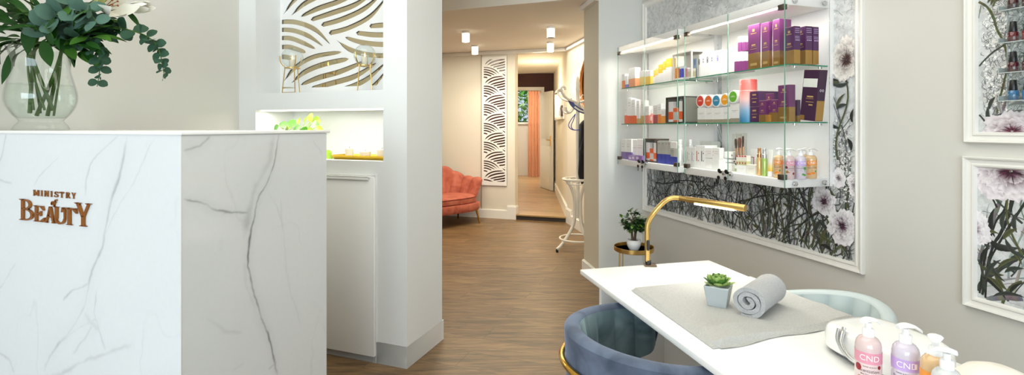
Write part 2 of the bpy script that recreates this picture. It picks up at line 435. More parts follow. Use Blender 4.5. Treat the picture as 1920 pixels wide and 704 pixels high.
# baseboards
def baseboard(name, pts, h, th, side, m=M_TRIM):
    """pts plan polyline, board stands on `side` (+1 = to the left of travel)"""
    mb = MB(); pts = [Vector((p[0], p[1], 0)) for p in pts]
    n = len(pts); ns = []
    for i in range(n-1):
        d = (pts[i+1]-pts[i]).normalized(); ns.append(Vector((-d.y, d.x, 0))*side)
    off = []
    for i in range(n):
        if i == 0: off.append(ns[0])
        elif i == n-1: off.append(ns[-1])
        else:
            a, b_ = ns[i-1], ns[i]; m_ = (a+b_); m_ = m_/max(.2, (1+a.dot(b_))); off.append(m_)
    for i in range(n-1):
        z0 = pts[i].z
        a0, b0 = pts[i], pts[i+1]; a1, b1 = a0+off[i]*th, b0+off[i+1]*th
        a2, b2 = a0+off[i]*th*.55, b0+off[i+1]*th*.55
        for q in ((a0, b0, b1, a1),):
            mb.prism([(p.x, p.y) for p in q], 0, h*.93)
        mb.prism([(p.x, p.y) for p in (a0, b0, b2, a2)], h*.93, h)
    o = struct(name, mb, m, smooth=False); return o
DT = t_at(705)
baseboard('baseboard_unit', [L3(DT-.002, 0), L3(0, 0), L3(0, DEP+.02)], .119, .014, 1)
baseboard('baseboard_unit_low', [L3(TL_, 0), L3(DT, 0)], .042, .014, 1)
baseboard('baseboard_back', [HL, JL+Bd*.11], .125, .018, -1)
baseboard('baseboard_plinth', [JL+Bd*.11, JL, JL+Bn*.1], .19, .022, -1)
baseboard('baseboard_hall_right', [JR+hd*.22, HR1], .135, .018, -1)
baseboard('baseboard_hall_jog', [JR, JR+hd*.22], .20, .02, -1)
o = baseboard('baseboard_corridor', [CR1, JR], .165, .02, -1); o.location.z = CF
baseboard('baseboard_pier', [A0+Wn*.1, A0, A1, W0], .119, .016, -1)
baseboard('baseboard_right', [W0, W0+Wd*8.5], .119, .016, -1)
# cornices
def cornice(name, pts, side, z1=HC, h=.048, th=.035):
    o = baseboard(name, pts, h, th, side); o.location.z = z1-h; return o
cornice('trim_4', [HL, JL, JR, HR1], -1, h=.05)
cornice('trim_5', [A0+Wn*.1, A0, A1], -1)
# ------------------------------------------------------------------ leaves and small shared shapes
def leaf(mb, base, d, up, ln, w, curl=.3, mi=0, n=7, fold=.15, shape='lance', twist=0, cols=None):
    base = Vector(base); d = Vector(d).normalized(); up = Vector(up)
    side = d.cross(up)
    side = side.normalized() if side.length > 1e-4 else d.orthogonal().normalized()
    nrm = side.cross(d).normalized()
    if twist:
        R = Matrix.Rotation(twist, 3, d); side = R @ side; nrm = R @ nrm
    vs = []
    for i in range(n):
        t = i/(n-1)
        if shape == 'lance': ww = w*(sin(pi*min(1, t*1.02+.0))**.8)*(1-.25*t)
        elif shape == 'round': ww = w*max(0, sin(pi*(t*.97+.015)))**.55
        else: ww = w*(max(0, sin(pi*t**.7)))**.7
        ang = curl*t; c = base+d*(ln*(sin(ang)/curl if abs(curl) > 1e-3 else t))-nrm*(ln*((1-cos(ang))/curl if abs(curl) > 1e-3 else 0))
        dd = (d*cos(ang)-nrm*sin(ang)); nn = (nrm*cos(ang)+d*sin(ang))
        for sgn in (-1, 0, 1): vs.append(c+side*ww*sgn*.5+nn*abs(sgn)*ww*fold)
    fs = [(3*i+j, 3*i+j+1, 3*i+j+4, 3*i+j+3) for i in range(n-1) for j in (0, 1)]
    mb.add(vs, fs, mi, cols)

def vnoise(x, y, seed=0):
    """smooth value noise, numpy arrays"""
    xi = np.floor(x).astype(int); yi = np.floor(y).astype(int); xf = x-xi; yf = y-yi
    def h(a, b):
        n = (a*374761393+b*668265263+seed*974711) & 0x7fffffff
        n = (n ^ (n >> 13))*1274126177 & 0x7fffffff
        return ((n ^ (n >> 16)) & 0xffff)/65535.0
    u = xf*xf*(3-2*xf); v = yf*yf*(3-2*yf)
    return (h(xi, yi)*(1-u)+h(xi+1, yi)*u)*(1-v)+(h(xi, yi+1)*(1-u)+h(xi+1, yi+1)*u)*v
def fbm(x, y, oct=4, seed=0):
    r = 0; a = .5
    for i in range(oct):
        r = r+a*vnoise(x*2**i, y*2**i, seed+i); a *= .5
    return r
def seg_dist(X, Y, pts):
    """distance to a polyline and the parameter along it"""
    best = np.full(X.shape, 1e9); par = np.zeros(X.shape); n = len(pts)-1
    for i in range(n):
        ax, ay = pts[i]; bx, by = pts[i+1]; dx, dy = bx-ax, by-ay
        t = np.clip(((X-ax)*dx+(Y-ay)*dy)/(dx*dx+dy*dy+1e-12), 0, 1)
        d = np.hypot(X-ax-t*dx, Y-ay-t*dy); m = d < best
        best = np.where(m, d, best); par = np.where(m, (i+t)/n, par)
    return best, par

# ------------------------------------------------------------------ reception desk (L frame, origin at its front corner)
DY = 1.38
D1 = Vector(((340-CX)/FPX*DY, DY, 0)); DD = .4136*DY
def df(px, py):      # photo point on the front face -> local (x, z)
    r = (px-CX)/FPX; t = (r*D1.y-D1.x)/(Ll.x-r*Ll.y); return (-t, zat(py, D1.y+Ll.y*t))
def ds(px, py):      # on the end face -> local (y, z)
    r = (px-CX)/FPX; t = (r*D1.y-D1.x)/(Lu.x-r*Lu.y); return (t, zat(py, D1.y+Lu.y*t))
DTOP = zat(246.6, DY); SLAB = .0115
DLEN = TL_-(D1-C1).dot(Ll)-.004
desk = empty('reception_desk', D1, ROT_L, 'tall white marble-clad reception desk with copper lettering and a flower vase on top', 'desk')
def marble(name, w, h, veins, M4, parent, mats, base=(.75, .785, .80), seed=1, step=.0028, flip=False):
    """thin slab whose stone pattern is stored per point; M4 maps (x, z) of the slab to desk space"""
    nx, nz = int(w/step), int(h/step)
    xs = np.linspace(0, w, nx); zs = np.linspace(0, h, nz); X, Z = np.meshgrid(xs, zs)
    wx = X+.035*(fbm(X*7, Z*7, 4, seed)-.47)+.006*(fbm(X*60, Z*60, 3, seed+9)-.45)
    wz = Z+.035*(fbm(X*7+40, Z*7, 4, seed+3)-.47)+.006*(fbm(X*60+9, Z*60, 3, seed+5)-.45)
    dark = np.zeros(X.shape); mod = fbm(X*14, Z*14, 4, seed+20)
    for pts, wd, st, soft in veins:
        d, p = seg_dist(wx, wz, pts)
        core = np.exp(-(d/(wd*(.4+1.3*mod)))**2)*np.clip(.25+1.6*(mod-.2), .1, 1)
        halo = np.exp(-(d/(wd*7))**2)*soft
        taper = np.clip(np.minimum(p, 1-p)*9+.25, 0, 1)
        dark = np.maximum(dark, st*(core+halo)*taper)
    cloud = fbm(X*2.2, Z*2.2, 4, seed+31)
    fine = np.abs(fbm(X*3.1+5, Z*1.7, 5, seed+50)-.47); fine = np.exp(-(fine/.006)**2)*.10*np.clip(mod*2-.5, 0, 1)
    dark = np.clip(dark+fine, 0, 1)
    tone = 1-.05*(cloud-.45)
    veinc = np.array((.16, .155, .165)); b = np.array(base)
    C = b[None, None, :]*tone[..., None]*(1-dark[..., None])+veinc[None, None, :]*dark[..., None]
    mb = MB()
    vs = [M4(x, z, 0) for x, z in zip(X.ravel(), Z.ravel())]
    fs = []
    for j in range(nz-1):
        for i in range(nx-1):
            f = (j*nx+i, j*nx+i+1, (j+1)*nx+i+1, (j+1)*nx+i); fs.append(f)
    mb.add(vs, fs, 0, [tuple(c) for c in C.reshape(-1, 3)])
    cor = [(0, 0), (w, 0), (w, h), (0, h)]
    bk = [M4(x, z, 1) for x, z in cor]; fr = [M4(x, z, 0) for x, z in cor]
    mb.col = base
    mb.add(fr+bk, [(7, 6, 5, 4)]+[(i, 4+i, 4+(i+1) % 4, (i+1) % 4) for i in range(4)], 0)
    o = mb.build(name, mats, parent, smooth=False, color=True)
    return o
M_MARBLE = print_mat('polished_marble', .12, .01, 60)
HB = DTOP-SLAB
def fv(l): return [tuple(a+b for a, b in zip(df(x*.659, 240+y*.659), (DLEN, 0))) for x, y in l]
def sv(l): return [ds(x*.659, 240+y*.659) for x, y in l]
front_veins = [
    (fv([(368, 15), (345, 110), (320, 200), (297, 330), (262, 420), (240, 500), (205, 565), (165, 610), (130, 700)]), .0042, .42, .10),
    (fv([(255, 452), (212, 460), (180, 487)]), .003, .38, .05), (fv([(276, 470), (268, 530), (287, 600), (300, 640)]), .003, .30, .08),
    (fv([(238, 520), (255, 550), (282, 575)]), .008, .22, .22), (fv([(340, 18), (292, 75), (262, 105), (250, 150), (245, 190)]), .003, .30, .05),
    (fv([(440, 20), (392, 130), (330, 240), (290, 345)]), .003, .22, .05), (fv([(130, 720), (190, 688), (262, 655), (372, 622)]), .005, .24, .10),
    (fv([(-30, 500), (0, 455), (25, 420), (46, 378)]), .003, .34, .05), (fv([(-20, 145), (36, 150)]), .003, .25, .05),
    (fv([(168, 85), (120, 130), (96, 165)]), .0025, .22, .04), (fv([(-20, 630), (30, 660), (42, 700)]), .004, .3, .08), (fv([(22, 10), (5, 80), (-20, 150)]), .003, .3, .08),
    (fv([(205, 640), (240, 600), (262, 560)]), .004, .25, .12), (fv([(160, 610), (230, 560), (275, 545)]), .0035, .25, .1)]
side_veins = [
    (sv([(790, 15), (786, 70), (775, 125), (742, 190), (725, 235), (712, 310), (705, 400), (720, 460), (745, 545), (768, 620), (786, 705)]), .0028, .95, .10),
    (sv([(775, 20), (768, 90), (732, 160), (708, 240), (700, 300)]), .011, .30, .15), (sv([(520, 205), (562, 215), (602, 232), (662, 240), (712, 246)]), .0026, .7, .12),
    (sv([(600, 22), (572, 55), (525, 76)]), .003, .5, .15), (sv([(762, 150), (800, 260), (815, 400), (838, 490), (850, 560)]), .003, .14, .05),
    (sv([(588, 545), (640, 580), (690, 585)]), .005, .16, .08), (sv([(655, 690), (690, 670)]), .004, .2, .05), (sv([(760, 690), (785, 665)]), .002, .3, .05),
    (sv([(695, 380), (698, 450), (730, 520)]), .006, .15, .1), (sv([(890, 35), (920, 80)]), .003, .2, .05), (sv([(802, 200), (800, 270)]), .003, .12, .05)]
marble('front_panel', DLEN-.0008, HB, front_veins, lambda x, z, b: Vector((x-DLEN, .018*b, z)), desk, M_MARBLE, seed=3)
marble('side_panel', DD, HB, side_veins, lambda y, z, b: Vector((-.018*b, y+.0008, z)), desk, M_MARBLE, seed=8, base=(.68, .70, .70))  # same stone as the front, its shade put into a darker base colour
mb = MB(); mb.rbox(-DLEN, .004, -.003, DD+.016, HB+.0015, DTOP, .0015); mb.box(-DLEN, -.004, .004, DD, HB-.0005, HB+.002)
mb.build('countertop', M_GLOSSW, desk)
mb = MB(); mb.rbox(-.0012, .0006, -.0006, .0012, 0, HB, .0003); mb.build('corner_trim', mat('corner_strip', '#cfcdc6', .4), desk)
mb = MB(); mb.rbox(-DLEN+.01, -.02, .05, DD-.02, .72, .75, .002); mb.box(-DLEN+.01, -.02, .02, .05, .05, HB)
mb.build('worktop', M_WHITE, desk)

# copper lettering
def ring(mb, cx, cy, rx, ry, a0, a1, tx, ty, y0, y1, n=14):
    """thick arc, tx/ty = stroke widths"""
    o = []; i_ = []
    for j in range(n+1):
        a = lerp(a0, a1, j/n); o.append((cx+rx*cos(a), cy+ry*sin(a))); i_.append((cx+(rx-tx)*cos(a), cy+(ry-ty)*sin(a)))
    for j in range(n):
        mb.q2([o[j], o[j+1], i_[j+1], i_[j]])
class Glyph(MB):
    """flat polygons in letter space, extruded when placed"""
    def start(s, fx, thick): s.fx = fx; s.th = thick
    def q2(s, pts):
        n = len(pts); fr = [s.fx(x, y, 0) for x, y in pts]; bk = [s.fx(x, y, s.th) for x, y in pts]
        s.add(fr+bk, [tuple(range(n)), tuple(range(2*n-1, n-1, -1))]+[(i, n+i, n+(i+1) % n, (i+1) % n) for i in range(n)])
    def bar(s, x0, y0, x1, y1, w): s.q2([(x0-w/2, y0), (x0+w/2, y0), (x1+w/2, y1), (x1-w/2, y1)])
    def hb(s, x0, x1, y, h): s.q2([(x0, y), (x1, y), (x1, y+h), (x0, y+h)])
    def serif(s, x, y, w, up=1, h=.05):
        s.q2([(x-w/2, y), (x+w/2, y), (x+w*.28, y+up*h), (x-w*.28, y+up*h)])
def letter(g, ch, heavy=1.0):
    T = .165*heavy; t = .07*heavy
    def arc(cx, cy, rx, ry, a0, a1, tx, ty): ring(g, cx, cy, rx, ry, a0, a1, tx, ty, 0, 0)
    if ch == 'B':
        g.bar(.24, 0, .24, 1, T); g.serif(.2, 0, .4, 1); g.serif(.2, 1, .4, -1)
        arc(.42, .76, .40, .24, -pi/2, pi/2, T*.95, t); g.hb(.2, .43, 1-t, t); g.hb(.2, .46, .52, t)
        arc(.46, .28, .50, .28, -pi/2, pi/2, T, t); g.hb(.2, .47, 0, t)
    elif ch == 'E':
        g.bar(.26, 0, .26, 1, T*1.15); g.serif(.2, 0, .4, 1); g.serif(.2, 1, .4, -1)
        g.hb(.2, .85, 1-t, t); g.q2([(.85, 1), (.95, .72), (.88, .72), (.62, .93)]); g.hb(.3, .62, .48, t)
        g.q2([(.62, .36), (.69, .36), (.69, .68), (.62, .68), (.52, .52)])
        g.hb(.2, .88, 0, t); g.q2([(.88, 0), (1.05, .3), (.97, .3), (.62, .07)])
    elif ch == 'A':
        g.bar(.14, 0, .47, 1, .1); g.bar(.82, 0, .50, 1, T*1.1); g.hb(.25, .68, .33, t); g.serif(.14, 0, .32, 1); g.serif(.82, 0, .42, 1)
    elif ch == 'U':
        g.bar(.22, .3, .22, 1, T*1.1); g.bar(.84, .3, .84, 1, .1); arc(.5, .32, .385, .34, pi, 2*pi, T*.8, .1); g.serif(.22, 1, .42, -1); g.serif(.82, 1, .36, -1)
    elif ch == 'T':
        g.bar(.5, 0, .5, 1, T*1.05); g.serif(.5, 0, .44, 1); g.hb(.05, .95, 1-t*1.1, t*1.1)
        g.q2([(.05, 1), (.0, .7), (.07, .7), (.3, .93)]); g.q2([(.95, 1), (1.0, .7), (.93, .7), (.7, .93)])
    elif ch == 'Y':
        g.bar(.5, 0, .5, .46, T); g.serif(.5, 0, .46, 1); g.bar(.5, .40, .17, 1, T*1.05); g.bar(.53, .40, .84, 1, .11); g.serif(.18, 1, .42, -1); g.serif(.82, 1, .36, -1)
    elif ch == 'M':
        for x in (.14, .86): g.bar(x, 0, x, 1, T*1.4); g.serif(x, 0, .36, 1, .1); g.serif(x, 1, .36, -1, .1)
        g.bar(.5, .12, .16, 1, T*1.2); g.bar(.5, .12, .84, 1, T*.8)
    elif ch == 'I':
        g.bar(.5, 0, .5, 1, .5); g.serif(.5, 0, .95, 1, .1); g.serif(.5, 1, .95, -1, .1)
    elif ch == 'N':
        g.bar(.16, 0, .16, 1, T*1.1); g.bar(.84, 0, .84, 1, T); g.bar(.84, 0, .16, 1, T*1.6); g.serif(.16, 0, .4, 1, .1); g.serif(.2, 1, .4, -1, .1); g.serif(.84, 1, .36, -1, .1)
    elif ch == 'S':
        arc(.5, .73, .40, .27, .15*pi, 1.5*pi, T*1.3, .13); arc(.5, .27, .44, .27, -.85*pi, .5*pi, T*1.4, .13); g.bar(.87, .66, .87, .95, .09); g.bar(.1, .05, .1, .34, .09)
    elif ch == 'R':
        g.bar(.2, 0, .2, 1, T*1.4); g.serif(.2, 0, .44, 1, .1); arc(.42, .74, .42, .26, -pi/2, pi/2, T*1.5, .12); g.hb(.15, .45, .88, .12); g.hb(.15, .45, .46, .1)
        g.bar(.9, 0, .5, .5, T*1.5); g.serif(.88, 0, .36, 1, .1)
def place_text(name, items, parent, m, dep=.0045):
    g = Glyph()
    for ch, x0, x1, z0, z1, heavy in items:
        g.start(lambda x, y, d: Vector((x0+x*(x1-x0), -.0012-(dep-d), z0+y*(z1-z0))), dep); letter(g, ch, heavy)
    return g.build(name, m, parent, smooth=False)
def zz(x, y): return (20+x/7.04, 340+y/7.04)
def litem(ch, xl, xr, yt, yb, heavy=1.0):
    a = df(*zz(xl, yb)); b = df(*zz(xr, yb)); tp = df(*zz(xl, yt)); return (ch, a[0], b[0], a[1], tp[1], heavy)
z_base = df(*zz(140, 507))[1]
its = [litem('B', 132, 326, 232, 507), litem('E', 318, 470, 318, 527), litem('A', 470, 612, 330, 545), litem('U', 585, 762, 338, 560), litem('T', 688, 897, 348, 572), litem('Y', 865, 1085, 285, 590)]
its = [(a, b, c, z_base, z_base+((e-d)), f) for a, b, c, d, e, f in its]
lett = place_text('lettering', its, desk, M_COPPER); lett['label'] = 'copper serif lettering reading BEAUTY'
zb2 = df(*zz(315, 190))[1]; hh = df(*zz(315, 114))[1]-zb2
its = []
for ch, a, b in (('M', 312, 386), ('I', 408, 434), ('N', 456, 514), ('I', 536, 562), ('S', 584, 642), ('T', 656, 714), ('R', 738, 796), ('Y', 812, 872)):
    its.append((ch, df(*zz(a, 190))[0], df(*zz(b, 190))[0], zb2, zb2+hh, .92))
place_text('lettering', its, desk, M_COPPER, .0022)['label'] = 'small copper lettering reading MINISTRY'
g = Glyph(); x0, z0 = df(*zz(548, 328)); x1, z1 = df(*zz(630, 240))
g.start(lambda x, y, d: Vector((x0+(x+.22*y)*(x1-x0)*.8, -.0012-(.004-d), z0+y*(z1-z0))), .004)
ring(g, .22, .42, .25, .30, 0, 2*pi, .11, .12, 0, 0, 20); g.bar(.62, -.05, .68, .85, .16); ring(g, .82, .80, .22, .2, 0, pi, .1, .1, 0, 0, 10); g.hb(.42, .92, .56, .08)
g.build('lettering', M_COPPER, desk, smooth=False)['label'] = 'tiny copper italic lettering reading of'

# ------------------------------------------------------------------ cupboard door in the unit
dz0, dz1 = .041, zat(333.5, L3(DT, 0).y)
door = empty('cupboard_door', L3(TL_-.06, -.001), ROT_L, 'plain white cupboard door with a folded lip handle, behind the marble desk', 'door')
dw = TL_-.06-DT
mb = MB(); mb.rbox(0, dw, -.018, 0, dz0, dz1, .0015); mb.build('door_panel', M_WHITE, door)
mb = MB(); mb.prism([(dw*.35, 0), (dw-.004, 0), (dw-.03, -.028), (dw*.35, -.028)], dz1+.001, dz1+.007); mb.prism([(dw*.35, -.024), (dw-.033, -.024), (dw-.03, -.028), (dw*.35, -.028)], dz1-.012, dz1+.006)
mb.build('handle', M_WHITE, door)
mb = MB(); mb.box(dw+.001, dw+.010, -.006, 0, .119, dz1+.012); mb.box(0, dw+.010, -.005, 0, dz1+.010, dz1+.018); mb.build('surround', M_UNIT, door)

# ------------------------------------------------------------------ fretwork panels (sheet with curved slots over a mirror)
def slot_poly(pts, w, n=9, p0=.55, p1=.55):
    """closed outline of a swelling stroke with rounded ends"""
    c = bez([(x, y, 0) for x, y in pts], 6); m = len(c)-1; up = []; dn = []
    for i, p in enumerate(c):
        t = i/m; d = (c[min(i+1, m)]-c[max(i-1, 0)]).normalized(); nn = Vector((-d.y, d.x, 0))
        e = .5*w*min(1, (max(0, min(1, t/.12)))**.5*p0/.55 if t < .12 else 1, (max(0, (1-t)/.12))**.5 if t > .88 else 1)
        e = max(e, .02*w)
        e *= lerp(p0, 1, ss(t/.35))*lerp(1, p1, ss((t-.6)/.4))
        up.append(p+nn*e); dn.append(p-nn*e)
    return [(p.x, p.y) for p in up]+[(p.x, p.y) for p in reversed(dn)]
def clip_rect(poly, x0, x1, y0, y1):
    def cut(pl, f, inter):
        out = []
        for i in range(len(pl)):
            a, b = pl[i], pl[(i+1) % len(pl)]
            if f(a): out.append(a)
            if f(a) != f(b): out.append(inter(a, b))
        return out
    for ax, v, sg in ((0, x0, 1), (0, x1, -1), (1, y0, 1), (1, y1, -1)):
        if len(poly) < 3: return []
        poly = cut(poly, lambda p: (p[ax]-v)*sg >= 0, lambda a, b: tuple(a[i]+(b[i]-a[i])*((v-a[ax])/(b[ax]-a[ax])) for i in (0, 1)))
    return poly
# slots in photo units of the wide panel (x 65..780, y down, repeat 345)
SLOTS = [
    ([(75, 255), (150, 185), (270, 135), (440, 120)], 24, .3, .8), ([(128, 262), (210, 210), (330, 175), (482, 155)], 27, .35, .9), ([(188, 272), (300, 240), (430, 215), (573, 172)], 27, .6, .7),
    ([(250, 294), (380, 270), (520, 240), (640, 182)], 27, .8, .5), ([(315, 325), (440, 305), (580, 260), (692, 182)], 26, .9, .4), ([(362, 368), (480, 350), (610, 300), (704, 210)], 24, 1, .3),
    ([(40, 290), (160, 300), (280, 345), (372, 424)], 24, .9, .25), ([(40, 330), (140, 340), (240, 375), (328, 430)], 23, .9, .3), ([(40, 374), (120, 378), (200, 405), (280, 440)], 23, .9, .6),
    ([(40, 420), (110, 422), (160, 435), (220, 455)], 24, .9, .8), ([(40, 470), (90, 472), (140, 484)], 24, .9, .9),
    ([(408, 404), (500, 460), (640, 492), (800, 492)], 24, .25, .9), ([(460, 394), (560, 425), (680, 442), (800, 442)], 24, .6, .9), ([(524, 376), (620, 392), (720, 398), (800, 396)], 25, .8, .9),
    ([(600, 350), (680, 350), (800, 350)], 24, .8, .9), ([(688, 296), (740, 297), (800, 297)], 27, .9, .9), ([(705, 246), (750, 246), (800, 244)], 27, .9, .9),
    ([(745, 212), (775, 190), (800, 170)], 16, .8, .8)]
def fretwork(name, loc, rz, w, h, marg, mb_, unit_w, y_off, label, backm, frame=.0, top=None, xs=1.0):
    """sheet in local x (0..w), z (0..h)"""
    root = empty(name, loc, rz, label, 'wall panel')
    polys = [[(0, 0), (w, 0), (w, h), (0, h)]]
    def spl(pts): polys.append(pts)
    sc = unit_w/715.0
    x0, x1, y0, y1 = marg[0], w-marg[1], marg[2], h-marg[3]
    nrep = int(h/(345*sc))+3
    for r in range(-2, nrep):
        for pts, wd, p0, p1 in SLOTS:
            q = [((x-65)*sc*xs+marg[0], y_off-((y-625)*sc)+r*345*sc) for x, y in pts]
            pl = clip_rect(slot_poly(q, wd*sc, p0=p0, p1=p1), x0, x1, y0, y1)
            if len(pl) < 3: continue
            ar = abs(sum(pl[i][0]*pl[(i+1) % len(pl)][1]-pl[(i+1) % len(pl)][0]*pl[i][1] for i in range(len(pl))))/2
            if ar < (14*sc)**2: continue
            # drop coincident points
            o = [pl[0]]
            for p in pl[1:]:
                if hypot(p[0]-o[-1][0], p[1]-o[-1][1]) > 4e-4: o.append(p)
            if hypot(o[0][0]-o[-1][0], o[0][1]-o[-1][1]) < 4e-4: o.pop()
            if len(o) > 3: spl(o)
    vin = []; fin = []
    for pl in polys:
        fin.append(list(range(len(vin), len(vin)+len(pl)))); vin.extend(Vector(p) for p in pl)
    vo, eo, fo, ov, oe, of = delaunay_2d_cdt(vin, [], fin, 0, 1e-5)
    slots = [(min(p[0] for p in q), max(p[0] for p in q), min(p[1] for p in q), max(p[1] for p in q), q) for q in polys[1:]]
    def pip(x, y):
        for a0, a1, b0, b1, q in slots:
            if a0 <= x <= a1 and b0 <= y <= b1:
                c = False; j = len(q)-1
                for i in range(len(q)):
                    if (q[i][1] > y) != (q[j][1] > y) and x < (q[j][0]-q[i][0])*(y-q[i][1])/(q[j][1]-q[i][1])+q[i][0]: c = not c
                    j = i
                if c: return True
        return False
    keep = [f for f in fo if not pip(sum(vo[i].x for i in f)/len(f), sum(vo[i].y for i in f)/len(f))]
    mb = MB(); n = len(vo)
    vs = [(p.x, -.015, p.y) for p in vo]+[(p.x, -.009, p.y) for p in vo]
    fs = [tuple(f) for f in keep]+[tuple(i+n for i in reversed(f)) for f in keep]
    cnt = {}
    for f in keep:
        for i in range(len(f)):
            e = (f[i], f[(i+1) % len(f)]); cnt[e] = 1
    fs += [(b_, a_, a_+n, b_+n) for (a_, b_) in cnt if (b_, a_) not in cnt]
    mb.add(vs, fs); mb.build('fretwork_sheet', M_WHITE, root, smooth=False)
    mb = MB(); mb.box(0, w, -.006, -.001, 0, h); mb.build('mirror_backing', backm, root)
    return root
M_MIRROR = mat('tan_tinted_mirror', '#cdbf9d', .03, 1, var=.01)  # tan of the reflected walls put into the mirror tint
pl0 = t_at(527, ND); pw = pl0-NT0-.004
fz0, fz1 = ZS+.002, 2.46
fp = fretwork('fretwork_panel', L3(pl0, ND-.002, fz0), ROT_L, pw, fz1-fz0, (.022, .004, zat(159, L3(NT0, ND).y)-fz0, .04), None, pw-.024, zat(159.5, L3(NT0+.4, ND).y)-fz0, 'large white fretwork wave panel over mirror, in the upper niche', M_MIRROR)

# ------------------------------------------------------------------ candle holders in the upper niche
M_CANDLE = mat('candle_wax', '#f3e7d2', .5, var=.03, sss=.2)
M_FLAME = emit_mat('candle_flame', '#ffb060', 6)
M_GLOBE = glass_mat('clear_globe_glass', '#f7faf9', 1.0, 0, .05)
def candle_holder(loc, label, legs, a0):
    r = empty('candle_holder', loc, 0, label, 'candle holder', 'brass candle holders in the upper niche')
    f = MB(); R = .062; zc = .212
    for i in range(legs):
        a = a0+2*pi*i/legs; c, s_ = cos(a), sin(a)
        f.tube(bez([(c*.058, s_*.058, .003), (c*.052, s_*.052, .06), (c*.043, s_*.043, .15), (c*.056, s_*.056, .168), (c*.069, s_*.069, .195), (c*.071, s_*.071, .222)], 5), .0029, 7)
        f.tube([(c*.058, s_*.058, .003), (cos(a+2*pi/legs)*.058, sin(a+2*pi/legs)*.058, .003)], .0018, 6)
    f.lathe([(.041, .148), (.044, .148), (.044, .153), (.041, .153)], 24)
    f.build('tripod_frame', M_GOLD, r)
    g = MB(); pr = [(.0001, zc-R), (.02, zc-R*.955)]+[(R*sin(a), zc-R*cos(a)) for a in [pi*j/16 for j in range(4, 14)]]+[(R*.45, zc+R*.93)]
    g.lathe(pr, 28); g.build('glass_globe', M_GLOBE, r)
    c = MB(); c.lathe([(.017, zc-.056), (.018, zc-.03), (.018, zc-.012), (.0001, zc-.014)], 16); co = c.build('candle', M_CANDLE, r)
    c = MB(); c.lathe([(.0001, zc-.013), (.005, zc-.004), (.004, zc+.004), (.0001, zc+.016)], 10); c.build('flame', M_FLAME, co)
    return r
for px, e, lab, n, a0 in ((548, .045, 'brass candle holder with a glass globe, by the niche side wall', 3, -.9),
                      (684, .10, 'brass candle holder with a lit globe, at the hall end of the niche', 4, -.5)):
    candle_holder(L3(t_at(px, e), e, ZS), lab, n, a0)

# ------------------------------------------------------------------ lower lit niche
NL = NT1-NT0
mb = MB(); mb.box(-.5, .5, -.006, .006, -.008, 0)
st = mb.build('light_strip', emit_mat('led_strip', '#fff3d8', 2), None)
st.location = L3((NT0+NT1)/2, .03, ZN1-.001); st.rotation_euler = (0, 0, ROT_L); st.scale = (NL*.97, 1, 1)
tag(st, 'thin warm light strip under the top edge of the lower display niche', 'light strip')
a = area('niche_light', L3((NT0+NT1)/2, .05, ZN1-.012), L3((NT0+NT1)/2, .17, ZN0), NL*.95, .03, 2.4, (1, .93, .78))
a.rotation_euler = (0, 0, ROT_L)
# tray with candles
tl = t_at(627, .10); tr_ = t_at(719, .10)-.10
tray = empty('serving_tray', L3(tl, .05, ZN0+.001), ROT_L, 'long shallow gold tray holding white candles in the lit niche', 'tray')
tw, td = tl-NT0-.008, .16
mb = MB()
def rr(w, d, r, n=5): 
    o = []
    for cx, cy, a0 in ((w-r, d-r, 0), (r, d-r, pi/2), (r, r, pi), (w-r, r, 1.5*pi)):
        for j in range(n+1): o.append((cx+r*cos(a0+pi/2*j/n), cy+r*sin(a0+pi/2*j/n)))
    return o
lay = [(rr(tw-.03, td-.03, .02), .015, .0), (rr(tw, td, .03), 0, .024), (rr(tw-.004, td-.004, .028), .002, .024), (rr(tw-.03, td-.03, .02), .015, .003)]
vs = []
for pts, of, z in lay: vs += [(x+of, y+of, z) for x, y in pts]
n = len(lay[0][0]); mb.add(vs, [(i+L_*n, (i+1) % n+L_*n, (i+1) % n+(L_+1)*n, i+(L_+1)*n) for L_ in range(3) for i in range(n)]+[tuple(reversed(range(n))), tuple(range(3*n, 4*n))])
mb.build('tray_body', mat('yellow_gold_tray', '#c9a52c', .35, .75, var=.05), tray)
for i, (px, hgt, r_, lab) in enumerate(((655, .058, .024, 'tall white pillar candle on the gold tray, beside the pothos leaf'), (685, .042, .032, 'wide low white candle in the middle of the gold tray'), (716, .055, .028, 'white pillar candle on the gold tray, beside the end of the niche'))):
    e = .13
    c = empty('candle', L3(max(t_at(px, e), NT0+.035), e, ZN0+.0045), 0, lab, 'candle', 'white candles on the gold tray')
    mb = MB(); mb.lathe([(r_, 0), (r_, hgt-.003), (r_-.003, hgt), (.004, hgt-.002), (.0001, hgt-.002)], 24); mb.build('wax', M_CANDLE, c)
    mb = MB(); mb.tube([(0, 0, hgt-.003), (.001, 0, hgt+.009)], .0012, 6); mb.build('wick', M_BLACK, c)
